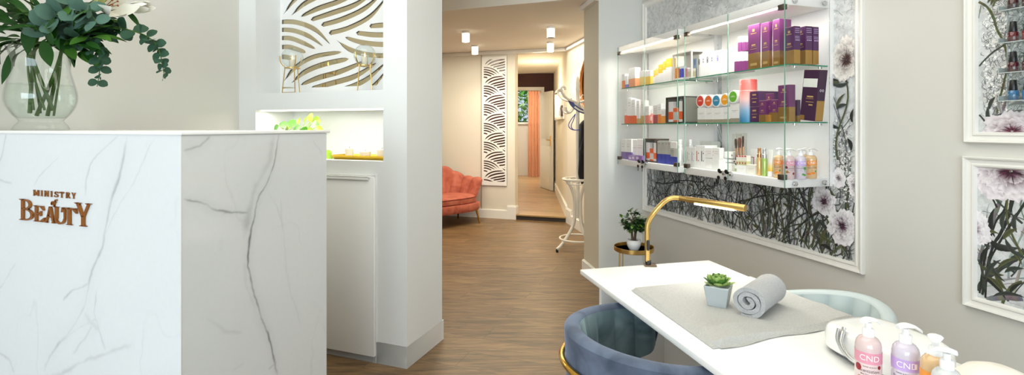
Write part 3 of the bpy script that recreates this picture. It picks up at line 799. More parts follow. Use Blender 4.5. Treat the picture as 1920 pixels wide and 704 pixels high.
# pothos
M_POTHOS = mat('pothos_leaf', '#3d7c1a', .4, var=.35, scale=18); M_POTHOS2 = mat('pothos_leaf_lime', '#9cc23a', .4, var=.2, scale=18)
e0 = .12; pc = t_at(560, e0)
pot = empty('potted_pothos', L3(pc, e0, ZN0), ROT_L, 'green pothos in a white pot in the lit niche, half hidden by the desk top', 'plant')
mb = MB(); mb.lathe([(.04, 0), (.055, .05), (.058, .085), (.052, .085), (.048, .07), (.0001, .07)], 24); mb.build('pot', M_WHITE, pot)
def npx(px, py, e):
    t = t_at(px, e); p = L3(t, e); return Vector((pc-t, e-e0, zat(py, p.y)-ZN0))
lv, lv2, stm = MB(), MB(), MB()
for (px, py, e, ln, w, dx, dz, m_) in ((518, 240, .10, .055, .05, -.5, -.5, 0), (532, 234, .11, .06, .045, -.8, .25, 0), (548, 232, .07, .065, .055, -.5, .1, 0), (556, 242, .05, .075, .05, -.3, -.2, 0), (570, 243, .07, .045, .045, .3, -.5, 0),
                                   (582, 222, .10, .06, .045, .2, .8, 1), (592, 225, .13, .06, .05, .8, -.3, 1), (590, 231, .07, .058, .038, .8, -.1, 0), (572, 226, .14, .05, .03, .3, .8, 1), (560, 228, .15, .045, .03, -.1, .9, 1), (598, 240, .13, .05, .03, .9, -.4, 1),
                                   (540, 240, .14, .05, .04, -.6, -.4, 1), (580, 243, .14, .045, .03, .7, -.4, 1), (614, 288, .10, .05, .045, .8, .2, 1), (617, 293, .08, .045, .04, .9, -.5, 1)):
    p = npx(px, py, e); b_ = Vector((dx, random.uniform(-.3, .1), dz)).normalized()
    leaf(lv2 if m_ else lv, p-b_*ln*.4, b_, (random.uniform(-.3, .3), -1, .5), ln, w, .5, n=8, shape='heart', fold=.1)
    stm.tube(bez([(random.uniform(-.02, .02), 0, .07), (p.x*.4, p.y*.4, .07+.4*max(.05, p.z-.0)), p-b_*ln*.4], 5), .0018, 6)
lv.build('foliage', M_POTHOS, pot); lv2.build('foliage', M_POTHOS2, pot)['label'] = 'lime green younger leaves'; stm.build('stem', M_POTHOS2, pot)
# ------------------------------------------------------------------ flower vase on the desk
VY = 1.93
def F(px, py, dy=0.0):
    Y = VY+dy; return Vector(((px-CX)/FPX*Y, Y, zat(py, Y)))
vx = (78-CX)/FPX*VY; pxm = VY/FPX
vase = empty('glass_vase', (vx, VY, DTOP), 0, 'clear waisted glass vase on a round foot, half full of water, on the marble desk', 'vase')
prof = [(.0001, .0), (39, 0), (40, 3), (37.5, 9), (32.5, 15), (32.5, 19), (41, 29), (49, 43), (52.5, 58), (51.5, 73), (47, 92), (42.5, 110), (42, 124), (45, 141), (50, 154)]
prof = [(r*pxm if r > 1 else r, z*pxm) for r, z in prof]
def smooth_prof(pr, n=4):
    return [(max(1e-5, p.x), p.y) for p in bez([(a, b, 0) for a, b in pr], n)]
sp_ = smooth_prof(prof)
inner = [(max(1e-5, r-.0035), max(z, .045)) for r, z in reversed(sp_) if z > .04]
mb = MB(); mb.lathe(sp_+inner+[(1e-5, .045)], 40)
M_VASE = glass_mat('vase_glass', '#fcfefd', 1.0, 0, .035); mb.build('glass_body', M_VASE, vase)
wz = 85*pxm
mb = MB(); wp = [(max(1e-5, r-.0045), z) for r, z in sp_ if .046 < z < wz]; mb.lathe([(1e-5, .047)]+wp+[(wp[-1][0], wz), (1e-5, wz)], 32)
mb.build('water', glass_mat('vase_water', '#fafcfa', .5, 0, .02), vase)
M_STEM = mat('flower_stem_green', '#3d5a1e', .55, var=.2, scale=30, spec=.2); M_LILYLEAF = mat('lily_leaf', '#1b4213', .5, var=.35, scale=14, spec=.2)
M_LILYLEAF2 = mat('lily_leaf_lighter', '#3a6420', .5, var=.3, scale=14, spec=.2)
M_EUC = mat('eucalyptus_leaf', '#2c4a38', .6, var=.25, scale=25, spec=.2); M_EUC2 = mat('eucalyptus_leaf_dusty', '#506f61', .65, var=.25, scale=25, spec=.2)
M_PETAL = mat('lily_petal_white', '#f1efe4', .5, var=.04, scale=20, sss=.1); M_BUD = mat('lily_bud_green', '#cfd68a', .5, var=.15, scale=20)
VB = Vector((vx, VY, DTOP))
def foot(i):
    a = i*2.4; return VB+Vector((.035*cos(a), .035*sin(a), .055+.01*(i % 3)))
def neck(i):
    a = i*2.1+.5; return VB+Vector((.06*cos(a), .05*sin(a), .30))
def euc(path, label, i, big=1.0, m=None, round_=True):
    r = empty('eucalyptus_branch', VB, 0, label, 'branch', 'eucalyptus in the glass vase')
    pts = bez([foot(i), neck(i)]+path, 8); st = MB(); st.tube([p-VB for p in pts], [lerp(.004, .0012, j/(len(pts)-1)) for j in range(len(pts))], 6); st.build('stem', M_STEM, r)
    lf = MB(); start = int(len(pts)*.42); cnt = 0
    for j in range(start, len(pts)-1, 3):
        t = (j-start)/(len(pts)-start); d = (pts[j+1]-pts[j-1]).normalized(); ang = cnt*pi/2*1.1+i
        s1 = d.orthogonal().normalized(); s1 = Matrix.Rotation(ang, 3, d) @ s1
        sz = lerp(.048, .026, t)*big*random.uniform(.85, 1.1)
        for sg in (1, -1):
            dr = (s1*sg+d*random.uniform(.1, .5)+Vector((0, -.25, 0))).normalized()
            leaf(lf, pts[j]-VB, dr, Vector((random.uniform(-.4, .4), -1, random.uniform(0, .6))), sz*1.15, sz*1.05, .5, n=6, shape='round', fold=.06)
        cnt += 1
    lf.build('foliage', m or M_EUC, r); return r
euc([F(120, 75), F(160, 55), F(205, 50, -.03), F(255, 60, -.06), F(285, 75, -.07), F(299, 98, -.08), F(305, 125, -.08), F(310, 148, -.08)], 'eucalyptus branch arching far out over the desk and drooping at its tip', 1, .95)
euc([F(115, 78, -.05), F(150, 70, -.08), F(176, 84, -.1), F(186, 108, -.1), F(187, 132, -.1), F(182, 163, -.1)], 'shorter eucalyptus branch hanging straight down beside the vase rim', 2, .9)
euc([F(90, 60, -.06), F(100, 35, -.1), F(120, 15, -.1), F(140, -15, -.1)], 'dusty eucalyptus branch standing upright above the vase mouth', 3, 1.5, M_EUC2)
euc([F(110, 60, -.04), F(135, 30, -.08), F(165, 22, -.12), F(182, 45, -.14)], 'dusty eucalyptus branch bending over beside the open lily', 4, 1.45, M_EUC2)
euc([F(115, 80, -.02), F(140, 72, -.04), F(165, 60, -.04), F(195, 62, -.02), F(222, 58, 0)], 'dark eucalyptus branch leaning low under the open lily', 5, 1.2)
def lily_flower(mb, mb2, c, ax, size, openv):
    ax = Vector(ax).normalized(); s1 = ax.orthogonal().normalized()
    for q in range(6):
        s = Matrix.Rotation(q*pi/3, 3, ax) @ s1
        d = (ax*(1-.55*openv)+s*.55*openv).normalized()
        leaf(mb, c+s*.008, d, -s+ax*.2, size*(1 if q % 2 else .93), size*(.34 if q % 2 else .24), -1.1*openv, n=9, shape='heart', fold=.08)
    for q in range(4):
        s = Matrix.Rotation(q*1.6, 3, ax) @ s1; mb2.tube([c, c+ax*size*.5+s*.012], .0012, 5); mb2.sphere(c+ax*size*.5+s*.012, .004, 6, 4)
def lily(path, label, i, flowers, leaves):
    r = empty('lily_stem', VB, 0, label, 'flower', 'white lilies in the glass vase')
    pts = bez([foot(i), neck(i)]+path, 8); st = MB(); st.tube([p-VB for p in pts], [lerp(.0068, .0035, j/(len(pts)-1)) for j in range(len(pts))], 7); st.build('stem', M_STEM, r)
    lf, lf2 = MB(), MB()
    for (p, d, ln, w, cu_) in leaves:
        leaf(lf if random.random() < .72 else lf2, p-VB, d, (random.uniform(-.5, .5), -.7, 1), ln, w, cu_, n=9, shape='lance', fold=.12)
    if lf.v: lf.build('foliage', M_LILYLEAF, r)
    if lf2.v: lf2.build('foliage', M_LILYLEAF2, r)['label'] = 'lighter green leaves'
    for (p, ax, size, op, bud) in flowers:
        fl, an = MB(), MB(); lily_flower(fl, an, p-VB, ax, size, op)
        fo = fl.build('bud' if bud else 'blossom', M_BUD if bud else M_PETAL, r)
        if not bud: an.build('stamen', mat('lily_anther', '#8a4a1e', .7), fo)
def cloud(n, cx, cy, rx, ry, l0, l1, dy0=-.13, dy1=.05):
    out = []
    for _ in range(n):
        a = random.uniform(0, 2*pi); q = random.random()**.5; px = cx+rx*q*cos(a); py = cy+ry*q*sin(a)
        p = F(px, py, random.uniform(dy0, dy1)); d = Vector((px-95, random.uniform(-60, 40), -(py-95)*.7+random.uniform(-40, 40)))
        out.append((p, d, random.uniform(l0, l1), random.uniform(.026, .042), random.uniform(.2, 1.1)))
    return out
lily([F(120, 50, .02), F(170, 20, .04), F(205, 18, .04)], 'stem with an open white lily facing the side wall unit', 6,
     [(F(196, 14, -.02), (.9, -.5, .1), .16, .95, False), (F(240, 14, .02), (.95, -.2, .0), .115, .45, False)],
     cloud(26, 150, 55, 55, 35, .07, .13)+cloud(18, 160, 74, 38, 24, .06, .10)+[(F(190, 30), Vector((.8, -.3, -.5)), .13, .03, .4), (F(235, 18), Vector((.7, -.2, -.6)), .10, .025, .3), (F(140, 90), Vector((.1, -.2, -1)), .08, .03, .1), (F(168, 100, -.05), Vector((.6, 0, -.8)), .08, .035, .2)])
lily([F(75, 50), F(60, 10, .02), F(58, -30, .02)], 'tall upright lily stem rising from the middle of the vase', 7, [(F(60, -4, -.05), (.1, -.6, 1), .12, .5, False)],
     cloud(34, 75, 55, 55, 40, .08, .15)+[(F(55, 40, -.1), Vector((.1, -.1, -1)), .13, .05, -.2), (F(80, 75, -.12), Vector((.5, -.2, -1)), .12, .045, -.2)])
lily([F(60, 60), F(30, 25, .03), F(12, 8, .03)], 'lily stem with a greenish closed bud leaning to the window side', 8, [(F(-4, 6, -.04), (.5, -.3, .2), .075, .12, True), (F(-5, -4, 0), (.6, -.4, .7), .11, .6, False)],
     cloud(30, 35, 50, 45, 40, .09, .15)+[(F(28, 92, -.05), Vector((-.15, -.1, -1)), .14, .05, -.2), (F(45, 30, -.05), Vector((-1, -.2, -.6)), .14, .05, .3)])
lily([F(100, 45, .05), F(115, -10, .05), F(125, -50, .05)], 'lily stem with a pale bud showing over the eucalyptus', 9, [(F(128, -8, .02), (.5, -.3, .6), .13, .8, False), (F(176, 7, -.06), (.9, -.2, .35), .07, .12, True)],
     cloud(30, 115, 45, 45, 40, .08, .14)+cloud(18, 95, 76, 55, 18, .06, .10, -.10, .02))
# ------------------------------------------------------------------ floral wall panels: framed prints on the mural wall
def ribbon(mb, pts, w0, w1, col, jit=0, lift=0.0, mid=None):
    """flat printed stroke in (x, z) print space"""
    n = len(pts); vs = []; cols = []
    for i, (x, z) in enumerate(pts):
        a = pts[max(i-1, 0)]; b = pts[min(i+1, n-1)]; dx, dz = b[0]-a[0], b[1]-a[1]; l = hypot(dx, dz) or 1
        t = i/(n-1); w = .5*(lerp(w0, w1, t))*(1+jit*random.uniform(-1, 1))
        c = tuple(max(0, q*(1+random.uniform(-.25, .25))) for q in col)
        vs += [(x-dz/l*w, lift, z+dx/l*w), (x+dz/l*w, lift, z-dx/l*w)]; cols += [c, tuple(q*.72 for q in c)]
    mb.add(vs, [(2*i, 2*i+1, 2*i+3, 2*i+2) for i in range(n-1)], 1, cols)
def wander(x, z, ang, ln, n=14, wob=.14, drift=0.0):
    pts = [(x, z)]; st = ln/n
    for i in range(n):
        ang += random.gauss(0, wob)+drift/n; x += sin(ang)*st; z += cos(ang)*st; pts.append((x, z))
    return pts, ang
def inside(pts, w, h, m=.004):
    o = []
    for x, z in pts:
        if m < x < w-m and m < z < h-m: o.append((x, z))
        elif o: break
    return o
class Lift:
    v = -.0004
def lift():
    Lift.v -= .0000012; return Lift.v
def stem(mb, w, h, x, z, ang, ln, wd, col, branch=2, wob=.13):
    pts, a = wander(x, z, ang, ln, 18, wob); p = inside(pts, w, h)
    if len(p) > 2:
        ribbon(mb, p, wd, wd*.45, col, .18, lift())
        for _ in range(branch):
            i = random.randrange(2, len(p)) if len(p) > 3 else 1
            stem(mb, w, h, p[i][0], p[i][1], ang+random.choice((-1, 1))*random.uniform(.25, .8), ln*random.uniform(.25, .55), wd*.55, col, branch-1, wob*1.2)
def pleaf(mb, w, h, x, z, ang, ln, wd, col):
    pts = []
    for i in range(7):
        t = i/6; a = ang+.5*t; pts.append((x+sin(a)*ln*t, z+cos(a)*ln*t))
    if len(inside(pts, w, h)) < 7: return
    n = 7; vs = []; cols = []; L_ = lift()
    for i, (px, pz) in enumerate(pts):
        ww = wd*sin(pi*min(.97, i/6*.95+.03))*.5; a = ang+.5*i/6
        vs += [(px+cos(a)*ww, L_, pz-sin(a)*ww), (px, L_, pz), (px-cos(a)*ww, L_, pz+sin(a)*ww)]
        cols += [tuple(q*1.25 for q in col), tuple(q*.55 for q in col), col]
    mb.add(vs, [(3*i+j, 3*i+j+1, 3*i+j+4, 3*i+j+3) for i in range(6) for j in (0, 1)], 1, cols)
def peony(mb, w, h, cx, cz, r, deep, pale, sq=1.0, layers=4, dens=1.0, sp=.12):
    for L_ in range(layers):
        rr_ = r*(1-.2*L_); npt = int((12-1.5*L_)*dens); stk = 0
        for q in range(npt):
            a0 = 2*pi*q/npt+random.uniform(-.25, .25); rl = rr_*random.uniform(.8, 1.08); wd = rl*random.uniform(.55, .80)
            vs = []; cols = []; lf = lift(); N_ = 8; K_ = 7; ph = random.uniform(0, 6); stk = [random.uniform(-.35, .35) for _ in range(7)]
            for i in range(N_):
                t = i/(N_-1); ww = wd*(.12+.88*t**.6)*(1-.25*(max(0, t-.8)/.2)**2)
                for j in range(K_):
                    s = j/(K_-1)*2-1; rad = rl*(.10+.90*t)*(1-.16*s*s*t)+rl*.06*sin(ph+s*8)*t
                    x = cx+cos(a0)*rad-sin(a0)*ww*s*.6; z = cz+(sin(a0)*rad+cos(a0)*ww*s*.6)*sq
                    f = max(0, min(1, .98+sp-t*(1.75-.2*L_)+(.28 if j in (0, K_-1) else 0)*(1.1-t*.6)+stk[j]*(1.1-t)+random.uniform(-.12, .12)))
                    if i == N_-1 and random.random() < .3: f = min(1, f+.35)
                    x = min(max(x, .003), w-.003); z = min(max(z, .003), h-.003)
                    vs.append((x, lf, z)); cols.append(tuple(lerp(p, d, f) for p, d in zip(pale, deep)))
            mb.add(vs, [(i*K_+j, i*K_+j+1, (i+1)*K_+j+1, (i+1)*K_+j) for i in range(N_-1) for j in range(K_-1)], 1, cols)
    for _ in range(40):
        a = random.uniform(0, 2*pi); q = r*random.uniform(.05, .42); x = cx+cos(a)*q; z = cz+sin(a)*q*sq
        if .01 < x < w-.01 and .01 < z < h-.01:
            ribbon(mb, [(cx+cos(a)*q*.3, cz+sin(a)*q*.3*sq), (x, z)], r*.03, r*.012, tuple(c*.35 for c in deep), 0, lift())
def gyps(mb, w, h, cx, cz, r, n, white=.75, dark=.16):
    """cloud of tiny sprigs and pale blossoms"""
    for _ in range(n):
        a = random.uniform(0, 2*pi); q = r*random.random()**.6; x = cx+cos(a)*q; z = cz+sin(a)*q*1.2
        if not (.02 < x < w-.02 and .02 < z < h-.02): continue
        lf = lift(); s = random.uniform(.003, .007)
        if random.random() < .55:
            c = (dark*random.uniform(.6, 1.6),)*3; an = random.uniform(-1.2, 1.2)
            ribbon(mb, [(x, z), (x+sin(an)*s*3, z+cos(an)*s*3), (x+sin(an+.5)*s*5, z+cos(an+.5)*s*5)], .0016, .0009, c, 0, lf)
        else:
            c = white*random.uniform(.8, 1.15); vs = [(x+cos(t)*s*random.uniform(.6, 1.2), lf, z+sin(t)*s*random.uniform(.6, 1.2)) for t in (0, 1.05, 2.1, 3.15, 4.2, 5.25)]
            mb.add(vs, [(0, 1, 2, 3, 4, 5)], 1, [(c, c, c*.97)]*6)
def paper_mat(name, lo, hi, scale=2.2):
    m, N, L, b = nt(name); b.inputs['Roughness'].default_value = .6
    tc = N.new('ShaderNodeTexCoord'); n1 = N.new('ShaderNodeTexNoise'); n1.inputs['Scale'].default_value = scale; n1.inputs['Detail'].default_value = 9; n1.inputs['Roughness'].default_value = .72; n1.inputs['Distortion'].default_value = .6
    n2 = N.new('ShaderNodeTexVoronoi'); n2.feature = 'DISTANCE_TO_EDGE'; n2.inputs['Scale'].default_value = 38
    n3 = N.new('ShaderNodeTexNoise'); n3.inputs['Scale'].default_value = 30; n3.inputs['Detail'].default_value = 5
    ad = N.new('ShaderNodeVectorMath'); ad.operation = 'MULTIPLY_ADD'; ad.inputs[1].default_value = (.12, .12, .12); L.new(n3.outputs['Color'], ad.inputs[0]); L.new(tc.outputs['Object'], ad.inputs[2])
    L.new(tc.outputs['Object'], n1.inputs['Vector']); L.new(tc.outputs['Object'], n3.inputs['Vector']); L.new(ad.outputs[0], n2.inputs['Vector'])
    cr = N.new('ShaderNodeValToRGB'); e = cr.color_ramp.elements; e[0].position = .33; e[0].color = (*rgb(lo), 1); e[1].position = .62; e[1].color = (*rgb(hi), 1); L.new(n1.outputs['Fac'], cr.inputs[0])
    c2 = N.new('ShaderNodeValToRGB'); e = c2.color_ramp.elements; e[0].position = .0; e[0].color = (.72, .72, .72, 1); e[1].position = .05; e[1].color = (1, 1, 1, 1); L.new(n2.outputs[0], c2.inputs[0])
    c3 = N.new('ShaderNodeValToRGB'); e = c3.color_ramp.elements; e[0].position = .42; e[0].color = (.8, .8, .8, 1); e[1].position = .55; e[1].color = (1, 1, 1, 1); L.new(n3.outputs['Fac'], c3.inputs[0])
    mx = N.new('ShaderNodeMix'); mx.data_type = 'RGBA'; mx.blend_type = 'MULTIPLY'; mx.inputs[0].default_value = .6; L.new(cr.outputs[0], mx.inputs[6]); L.new(c2.outputs[0], mx.inputs[7])
    m2 = N.new('ShaderNodeMix'); m2.data_type = 'RGBA'; m2.blend_type = 'MULTIPLY'; m2.inputs[0].default_value = .7; L.new(mx.outputs[2], m2.inputs[6]); L.new(c3.outputs[0], m2.inputs[7])
    L.new(m2.outputs[2], b.inputs['Base Color']); return m
M_PAPER = paper_mat('botanical_paper', '#b9bcbe', '#eceeee'); M_PRINT = print_mat('botanical_print', .6, .12, 60)
M_FRAME = mat('picture_frame_white', '#eceae4', .35, var=.01, scale=6)
def framed(name, s0, s1, z0, z1, mw, label, draw):
    r = empty(name, W3(s0, 0, z0), ROT_W, label, 'picture'); w, h = s1-s0, z1-z0
    # moulding: mitred profile
    prof = [(0, 0), (0, .018), (.10, .024), (.22, .022), (.30, .015), (.62, .012), (.72, .017), (.86, .016), (1, .006), (1, 0)]
    mb = MB(); cor = [(0, 0), (w, 0), (w, h), (0, h)]; sg = [(1, 1), (-1, 1), (-1, -1), (1, -1)]; vs = []
    for (x, z), (a, b) in zip(cor, sg):
        for q, d in prof: vs.append((x+a*q*mw, -d, z+b*q*mw))
    n = len(prof); mb.add(vs, [(c*n+i, ((c+1) % 4)*n+i, ((c+1) % 4)*n+i+1, c*n+i+1) for c in range(4) for i in range(n-1)])
    mb.build('frame', M_FRAME, r, smooth=False)
    pw_, ph_ = w-2*mw*.92, h-2*mw*.92
    mb = MB(); mb.box(0, pw_, 0, .004, 0, ph_, 0); mb.c = [(1, 1, 1)]*len(mb.v); Lift.v = -.0003; draw(mb, pw_, ph_)
    o = mb.build('floral_print', [M_PAPER, M_PRINT], r, smooth=False, color=True); o.location = (mw*.92, -.005, mw*.92)
    return r
DK = (.022, .026, .022); DG = (.05, .06, .05); GR = (.20, .21, .20); LG = (.38, .39, .39); BR = (.06, .045, .035); OL = (.10, .11, .045)
MS0, MS1, MZ0, MZ1, MWD = s_at(1206.5, .01), s_at(1619, .01), None, None, .045
MZ0 = zw(394.5, s_at(1209)); MZ1 = 2.33
def mp(px, py):      # photo point on the main print -> print space
    s = s_at(px, .005); return (s-MS0-MWD*.92, zw(py, s, .005)-MZ0-MWD*.92)
def draw_main(mb, w, h):
    random.seed(21)
    # pale drawing high up: faint twigs
    for _ in range(60): stem(mb, w, h, random.uniform(0, w), random.uniform(.7*h, .98*h), random.uniform(-2, 2), random.uniform(.1, .3), .003, LG, 2, .25)
    for _ in range(22): gyps(mb, w, h, random.uniform(0, w), random.uniform(.45*h, h), random.uniform(.08, .16), 45, .8, .3)
    # thicket: far grey layer, middle, dark front
    for _ in range(60): stem(mb, w, h, random.uniform(-.02, w), random.uniform(-.08, .05), random.gauss(0, .35), random.uniform(.4, .9), random.uniform(.005, .011), GR, 2, .12)
    for _ in range(40): stem(mb, w, h, random.uniform(0, w), random.uniform(-.08, .1), random.gauss(0, .4), random.uniform(.35, .8), random.uniform(.003, .007), DG, 2, .14)
    for _ in range(26): gyps(mb, w, h, random.uniform(0, w), random.uniform(.05, .5), random.uniform(.05, .12), 40, .55, .1)
    for _ in range(34): stem(mb, w*.80, h, random.uniform(0, w*.78), random.uniform(-.08, .2), random.gauss(0, .45), random.uniform(.3, .75), random.uniform(.003, .007), DK, 2, .16)
    for _ in range(26): stem(mb, w, h, random.uniform(w*.7, w), random.uniform(-.05, .1), random.gauss(-.1, .4), random.uniform(.3, .6), random.uniform(.006, .013), random.choice((DK, OL, DG)), 2, .15)
    for _ in range(8): stem(mb, w, h, random.uniform(0, w), random.uniform(.02, .42), random.choice((-1, 1))*random.uniform(1.1, 1.7), random.uniform(.3, .6), random.uniform(.007, .012), DK, 3, .2)
    for _ in range(60):
        pleaf(mb, w, h, random.uniform(.0, w), random.uniform(.03, .5), random.uniform(-2, 2), random.uniform(.03, .07), random.uniform(.008, .018), random.choice((DK, DG, OL)))
    for _ in range(110): stem(mb, w, h, random.uniform(0, w), random.uniform(-.06, .02), random.gauss(0, .45), random.uniform(.12, .3), random.uniform(.003, .007), random.choice((GR, DG, DG, OL)), 1, .15)
    # flower column on the bare side
    for _ in range(8): gyps(mb, w, h, *mp(1590, random.uniform(250, 360)), .09, 90, .8, .12)
    P_ = (.085, .018, .06); R_ = (.085, .03, .03); PA = (.84, .82, .84); CR = (.86, .82, .77)
    st = [(1588, 150, 1572, 300), (1548, 400, 1545, 480), (1585, 440, 1560, 492), (1605, 340, 1585, 470), (1520, 490, 1500, 420)]
    for a, b, c, d in st:
        p, q = mp(a, b), mp(c, d); pts = [(lerp(p[0], q[0], t/9)+.02*sin(t*.7), lerp(p[1], q[1], t/9)) for t in range(10)]; p2 = inside(pts, w, h)
        if len(p2) > 2: ribbon(mb, p2, .008, .011, OL, .1, lift())
    for px, py in ((1578, 152), (1592, 155), (1570, 205), (1590, 215), (1575, 240), (1600, 230), (1590, 260), (1560, 430), (1530, 440), (1540, 460), (1600, 455), (1565, 455)):
        x, z = mp(px, py)
        for _ in range(2): pleaf(mb, w, h, x, z, random.uniform(-2.4, 2.4), random.uniform(.06, .11), random.uniform(.016, .026), random.choice((OL, DG, DK)))
    peony(mb, w, h, *mp(1588, 112), .098, R_, CR, 1.15, 4, 1, .4); peony(mb, w, h, *mp(1546, 378), .075, P_, PA, 1.05, 4, 1, .38); peony(mb, w, h, *mp(1580, 424), .085, P_, PA, 1.1, 4, 1, .36)
    peony(mb, w, h, *mp(1608, 348), .055, P_, PA, 1.1, 4, 1, .4); peony(mb, w, h, *mp(1574, 334), .045, (.3, .25, .28), PA, 1.1, 3)
framed('floral_wall_panel', MS0, MS1, MZ0, MZ1, MWD, 'largest framed floral print, stretching behind the glass product cabinets', draw_main)
RS0 = s_at(1809, .01); RS1 = RS0+.78; RW = .043
UZ0 = zw(268, RS0); LZ1 = zw(292.5, RS0); LZ0 = zw(572, RS0)
def draw_upper(mb, w, h):
    random.seed(5)
    def q(px, py): s = s_at(px, .005); return (s-RS0-RW*.92, zw(py, s, .005)-UZ0-RW*.92)
    for _ in range(26): stem(mb, w, h, random.uniform(0, w), random.uniform(0, h), random.uniform(-2, 2), random.uniform(.1, .25), .003, LG, 2, .3)
    for c in ((1845, 75), (1850, 170), (1870, 190), (1880, 45), (1895, 120), (1915, 180), (1910, 60)): gyps(mb, w, h, *q(*c), .09, 170, .85, .16)
    for a, wd, col in (([(1828, 0), (1850, 12), (1862, 30), (1870, 55), (1884, 84), (1890, 120), (1884, 150), (1872, 200), (1866, 240)], .008, OL), ([(1884, 84), (1860, 100), (1840, 120), (1826, 140)], .006, DG), ([(1862, 12), (1872, -10)], .006, OL),
                       ([(1826, 205), (1845, 225), (1858, 250)], .006, DG), ([(1850, 258), (1862, 215), (1880, 185)], .004, GR), ([(1840, 10), (1834, 40), (1828, 65)], .003, GR), ([(1870, 235), (1880, 205), (1905, 150)], .010, GR)):
        p = inside([(v.x, v.y) for v in bez([(*q(*c), 0) for c in a], 5)], w, h)
        if len(p) > 2: ribbon(mb, p, wd, wd*.8, col, .15, lift())
    for c in ((1858, 10), (1852, 6), (1866, 4)): x, z = q(*c); pleaf(mb, w, h, x, z, random.uniform(-1, 1), .05, .014, OL)
    for _ in range(14): pleaf(mb, w, h, *q(random.uniform(1850, 1915), random.uniform(200, 250)), random.uniform(-1.5, 1.5), random.uniform(.04, .08), .014, random.choice((GR, LG, DG)))
    peony(mb, w, h, *q(1898, 246), .10, (.14, .02, .055), (.76, .71, .74), .7, 4, 1.3, .35)
    for i in range(6): peony(mb, w, h, random.uniform(.3*w, w), random.uniform(.3*h, .95*h), .06, (.22, .06, .1), (.75, .7, .72), 1, 3)
framed('floral_wall_panel', RS0, RS1, UZ0, UZ0+1.2, RW, 'pale framed floral print carrying the nail polish rack', draw_upper)
def draw_lower(mb, w, h):
    random.seed(9)
    def q(px, py): s = s_at(px, .005); return (s-RS0-RW*.92, zw(py, s, .005)-LZ0-RW*.92)
    for _ in range(40): stem(mb, w, h, random.uniform(0, w), random.uniform(0, .3*h), random.gauss(.1, .5), random.uniform(.2, .6), random.uniform(.004, .010), random.choice((GR, LG, DG)), 2, .14)
    for a, wd, col in (([(1830, 560), (1845, 530), (1870, 510), (1900, 490), (1925, 470)], .020, DG), ([(1838, 560), (1850, 480), (1868, 420), (1888, 390), (1893, 350), (1898, 330)], .009, DK), ([(1842, 565), (1862, 470), (1878, 440), (1895, 400), (1905, 350)], .012, DK),
                       ([(1826, 540), (1840, 480), (1862, 420), (1880, 370), (1900, 300)], .014, GR), ([(1824, 545), (1834, 500), (1828, 470), (1824, 460)], .010, DK), ([(1828, 315), (1842, 335), (1862, 370), (1872, 390)], .007, DK),
                       ([(1828, 330), (1850, 350), (1880, 385), (1920, 420)], .008, DG), ([(1852, 305), (1842, 340), (1828, 370)], .012, GR), ([(1895, 345), (1890, 400), (1900, 440), (1920, 480)], .008, OL), ([(1880, 578), (1890, 550), (1905, 535), (1920, 530)], .012, OL), ([(1840, 565), (1870, 560), (1920, 560)], .022, GR),
                       ([(1850, 560), (1855, 500), (1880, 450), (1925, 380)], .008, DK), ([(1828, 470), (1842, 500), (1850, 545)], .010, DG), ([(1865, 490), (1888, 500), (1905, 512)], .008, DG)):
        p = inside([(v.x, v.y) for v in bez([(*q(*c), 0) for c in a], 6)], w, h)
        if len(p) > 2: ribbon(mb, p, wd*.8, wd, col, .2, lift())
    for _ in range(28): pleaf(mb, w, h, *q(random.uniform(1830, 1918), random.uniform(430, 560)), random.uniform(-2, 2), random.uniform(.05, .11), random.uniform(.012, .02), random.choice((DK, DG, OL)))
    for c in ((1870, 365), (1890, 365), (1905, 355), (1914, 368)): x, z = q(*c); pleaf(mb, w, h, x, z, random.uniform(-.6, .6), .06, .02, OL); pleaf(mb, w, h, x, z, random.uniform(-2, -1), .05, .018, (.13, .13, .03))
    peony(mb, w, h, *q(1898, 322), .135, (.085, .012, .04), (.86, .80, .84), .85, 4, 1.3, .42); peony(mb, w, h, *q(1828, 430), .06, (.12, .03, .1), (.86, .83, .86), 1.3, 3)
    for i in range(5): peony(mb, w, h, random.uniform(.45*w, w), random.uniform(.25*h, .95*h), .07, (.2, .05, .1), (.75, .7, .72), 1, 3)
framed('floral_wall_panel', RS0-.004, RS1, LZ0, LZ1, RW, 'framed floral print with heavy dark stems, beneath the one with the polish rack', draw_lower)

# ------------------------------------------------------------------ glass display cabinets
p1 = Vector(((1472-CX)/FPX, 1, 0)); pz1, px_end = 353.6, 1565
sE = s_at(1565, .0)                        # wall end of the big cabinet
# depth so that the front corner falls on column 1472
lo, hi = .05, .6
for _ in range(40):
    mdl = (lo+hi)/2; p = W3(sE, mdl); px = CX+FPX*p.x/p.y
    if px > 1472: lo = mdl
    else: hi = mdl
QD = (lo+hi)/2
sA1 = sE; sA0 = s_at(1283.5, QD); sB1 = s_at(1271, QD); sB0 = s_at(1158.5, QD)
CZ0 = zw(353.6, sA1, QD); BT = .041; CZB = CZ0+BT
SH1 = zw(230.2, s_at(1270, QD), QD)-.002 ; SH1 = zw(228.6, sA1, QD); SH2 = zw(119, sA1, QD)
CZ1 = zw(50, sA0, QD)
M_CAB = mat('cabinet_white', '#f1f1ef', .35, var=.01, scale=5)
M_DOORG = glass_mat('cabinet_door_glass', '#ffffff', .55, 0, .012)
M_SHELFG = glass_mat('cabinet_shelf_glass', '#f4faf7', .6, 0, .03)
M_EDGE = mat('green_glass_edge', '#2f9a74', .15, var=.15, scale=20, trans=.2)
M_EDGEL = mat('pale_glass_edge', '#a9cfbd', .15, var=.1, scale=20, trans=.3)
M_LED = emit_mat('cabinet_led', '#fff6e4', 7)
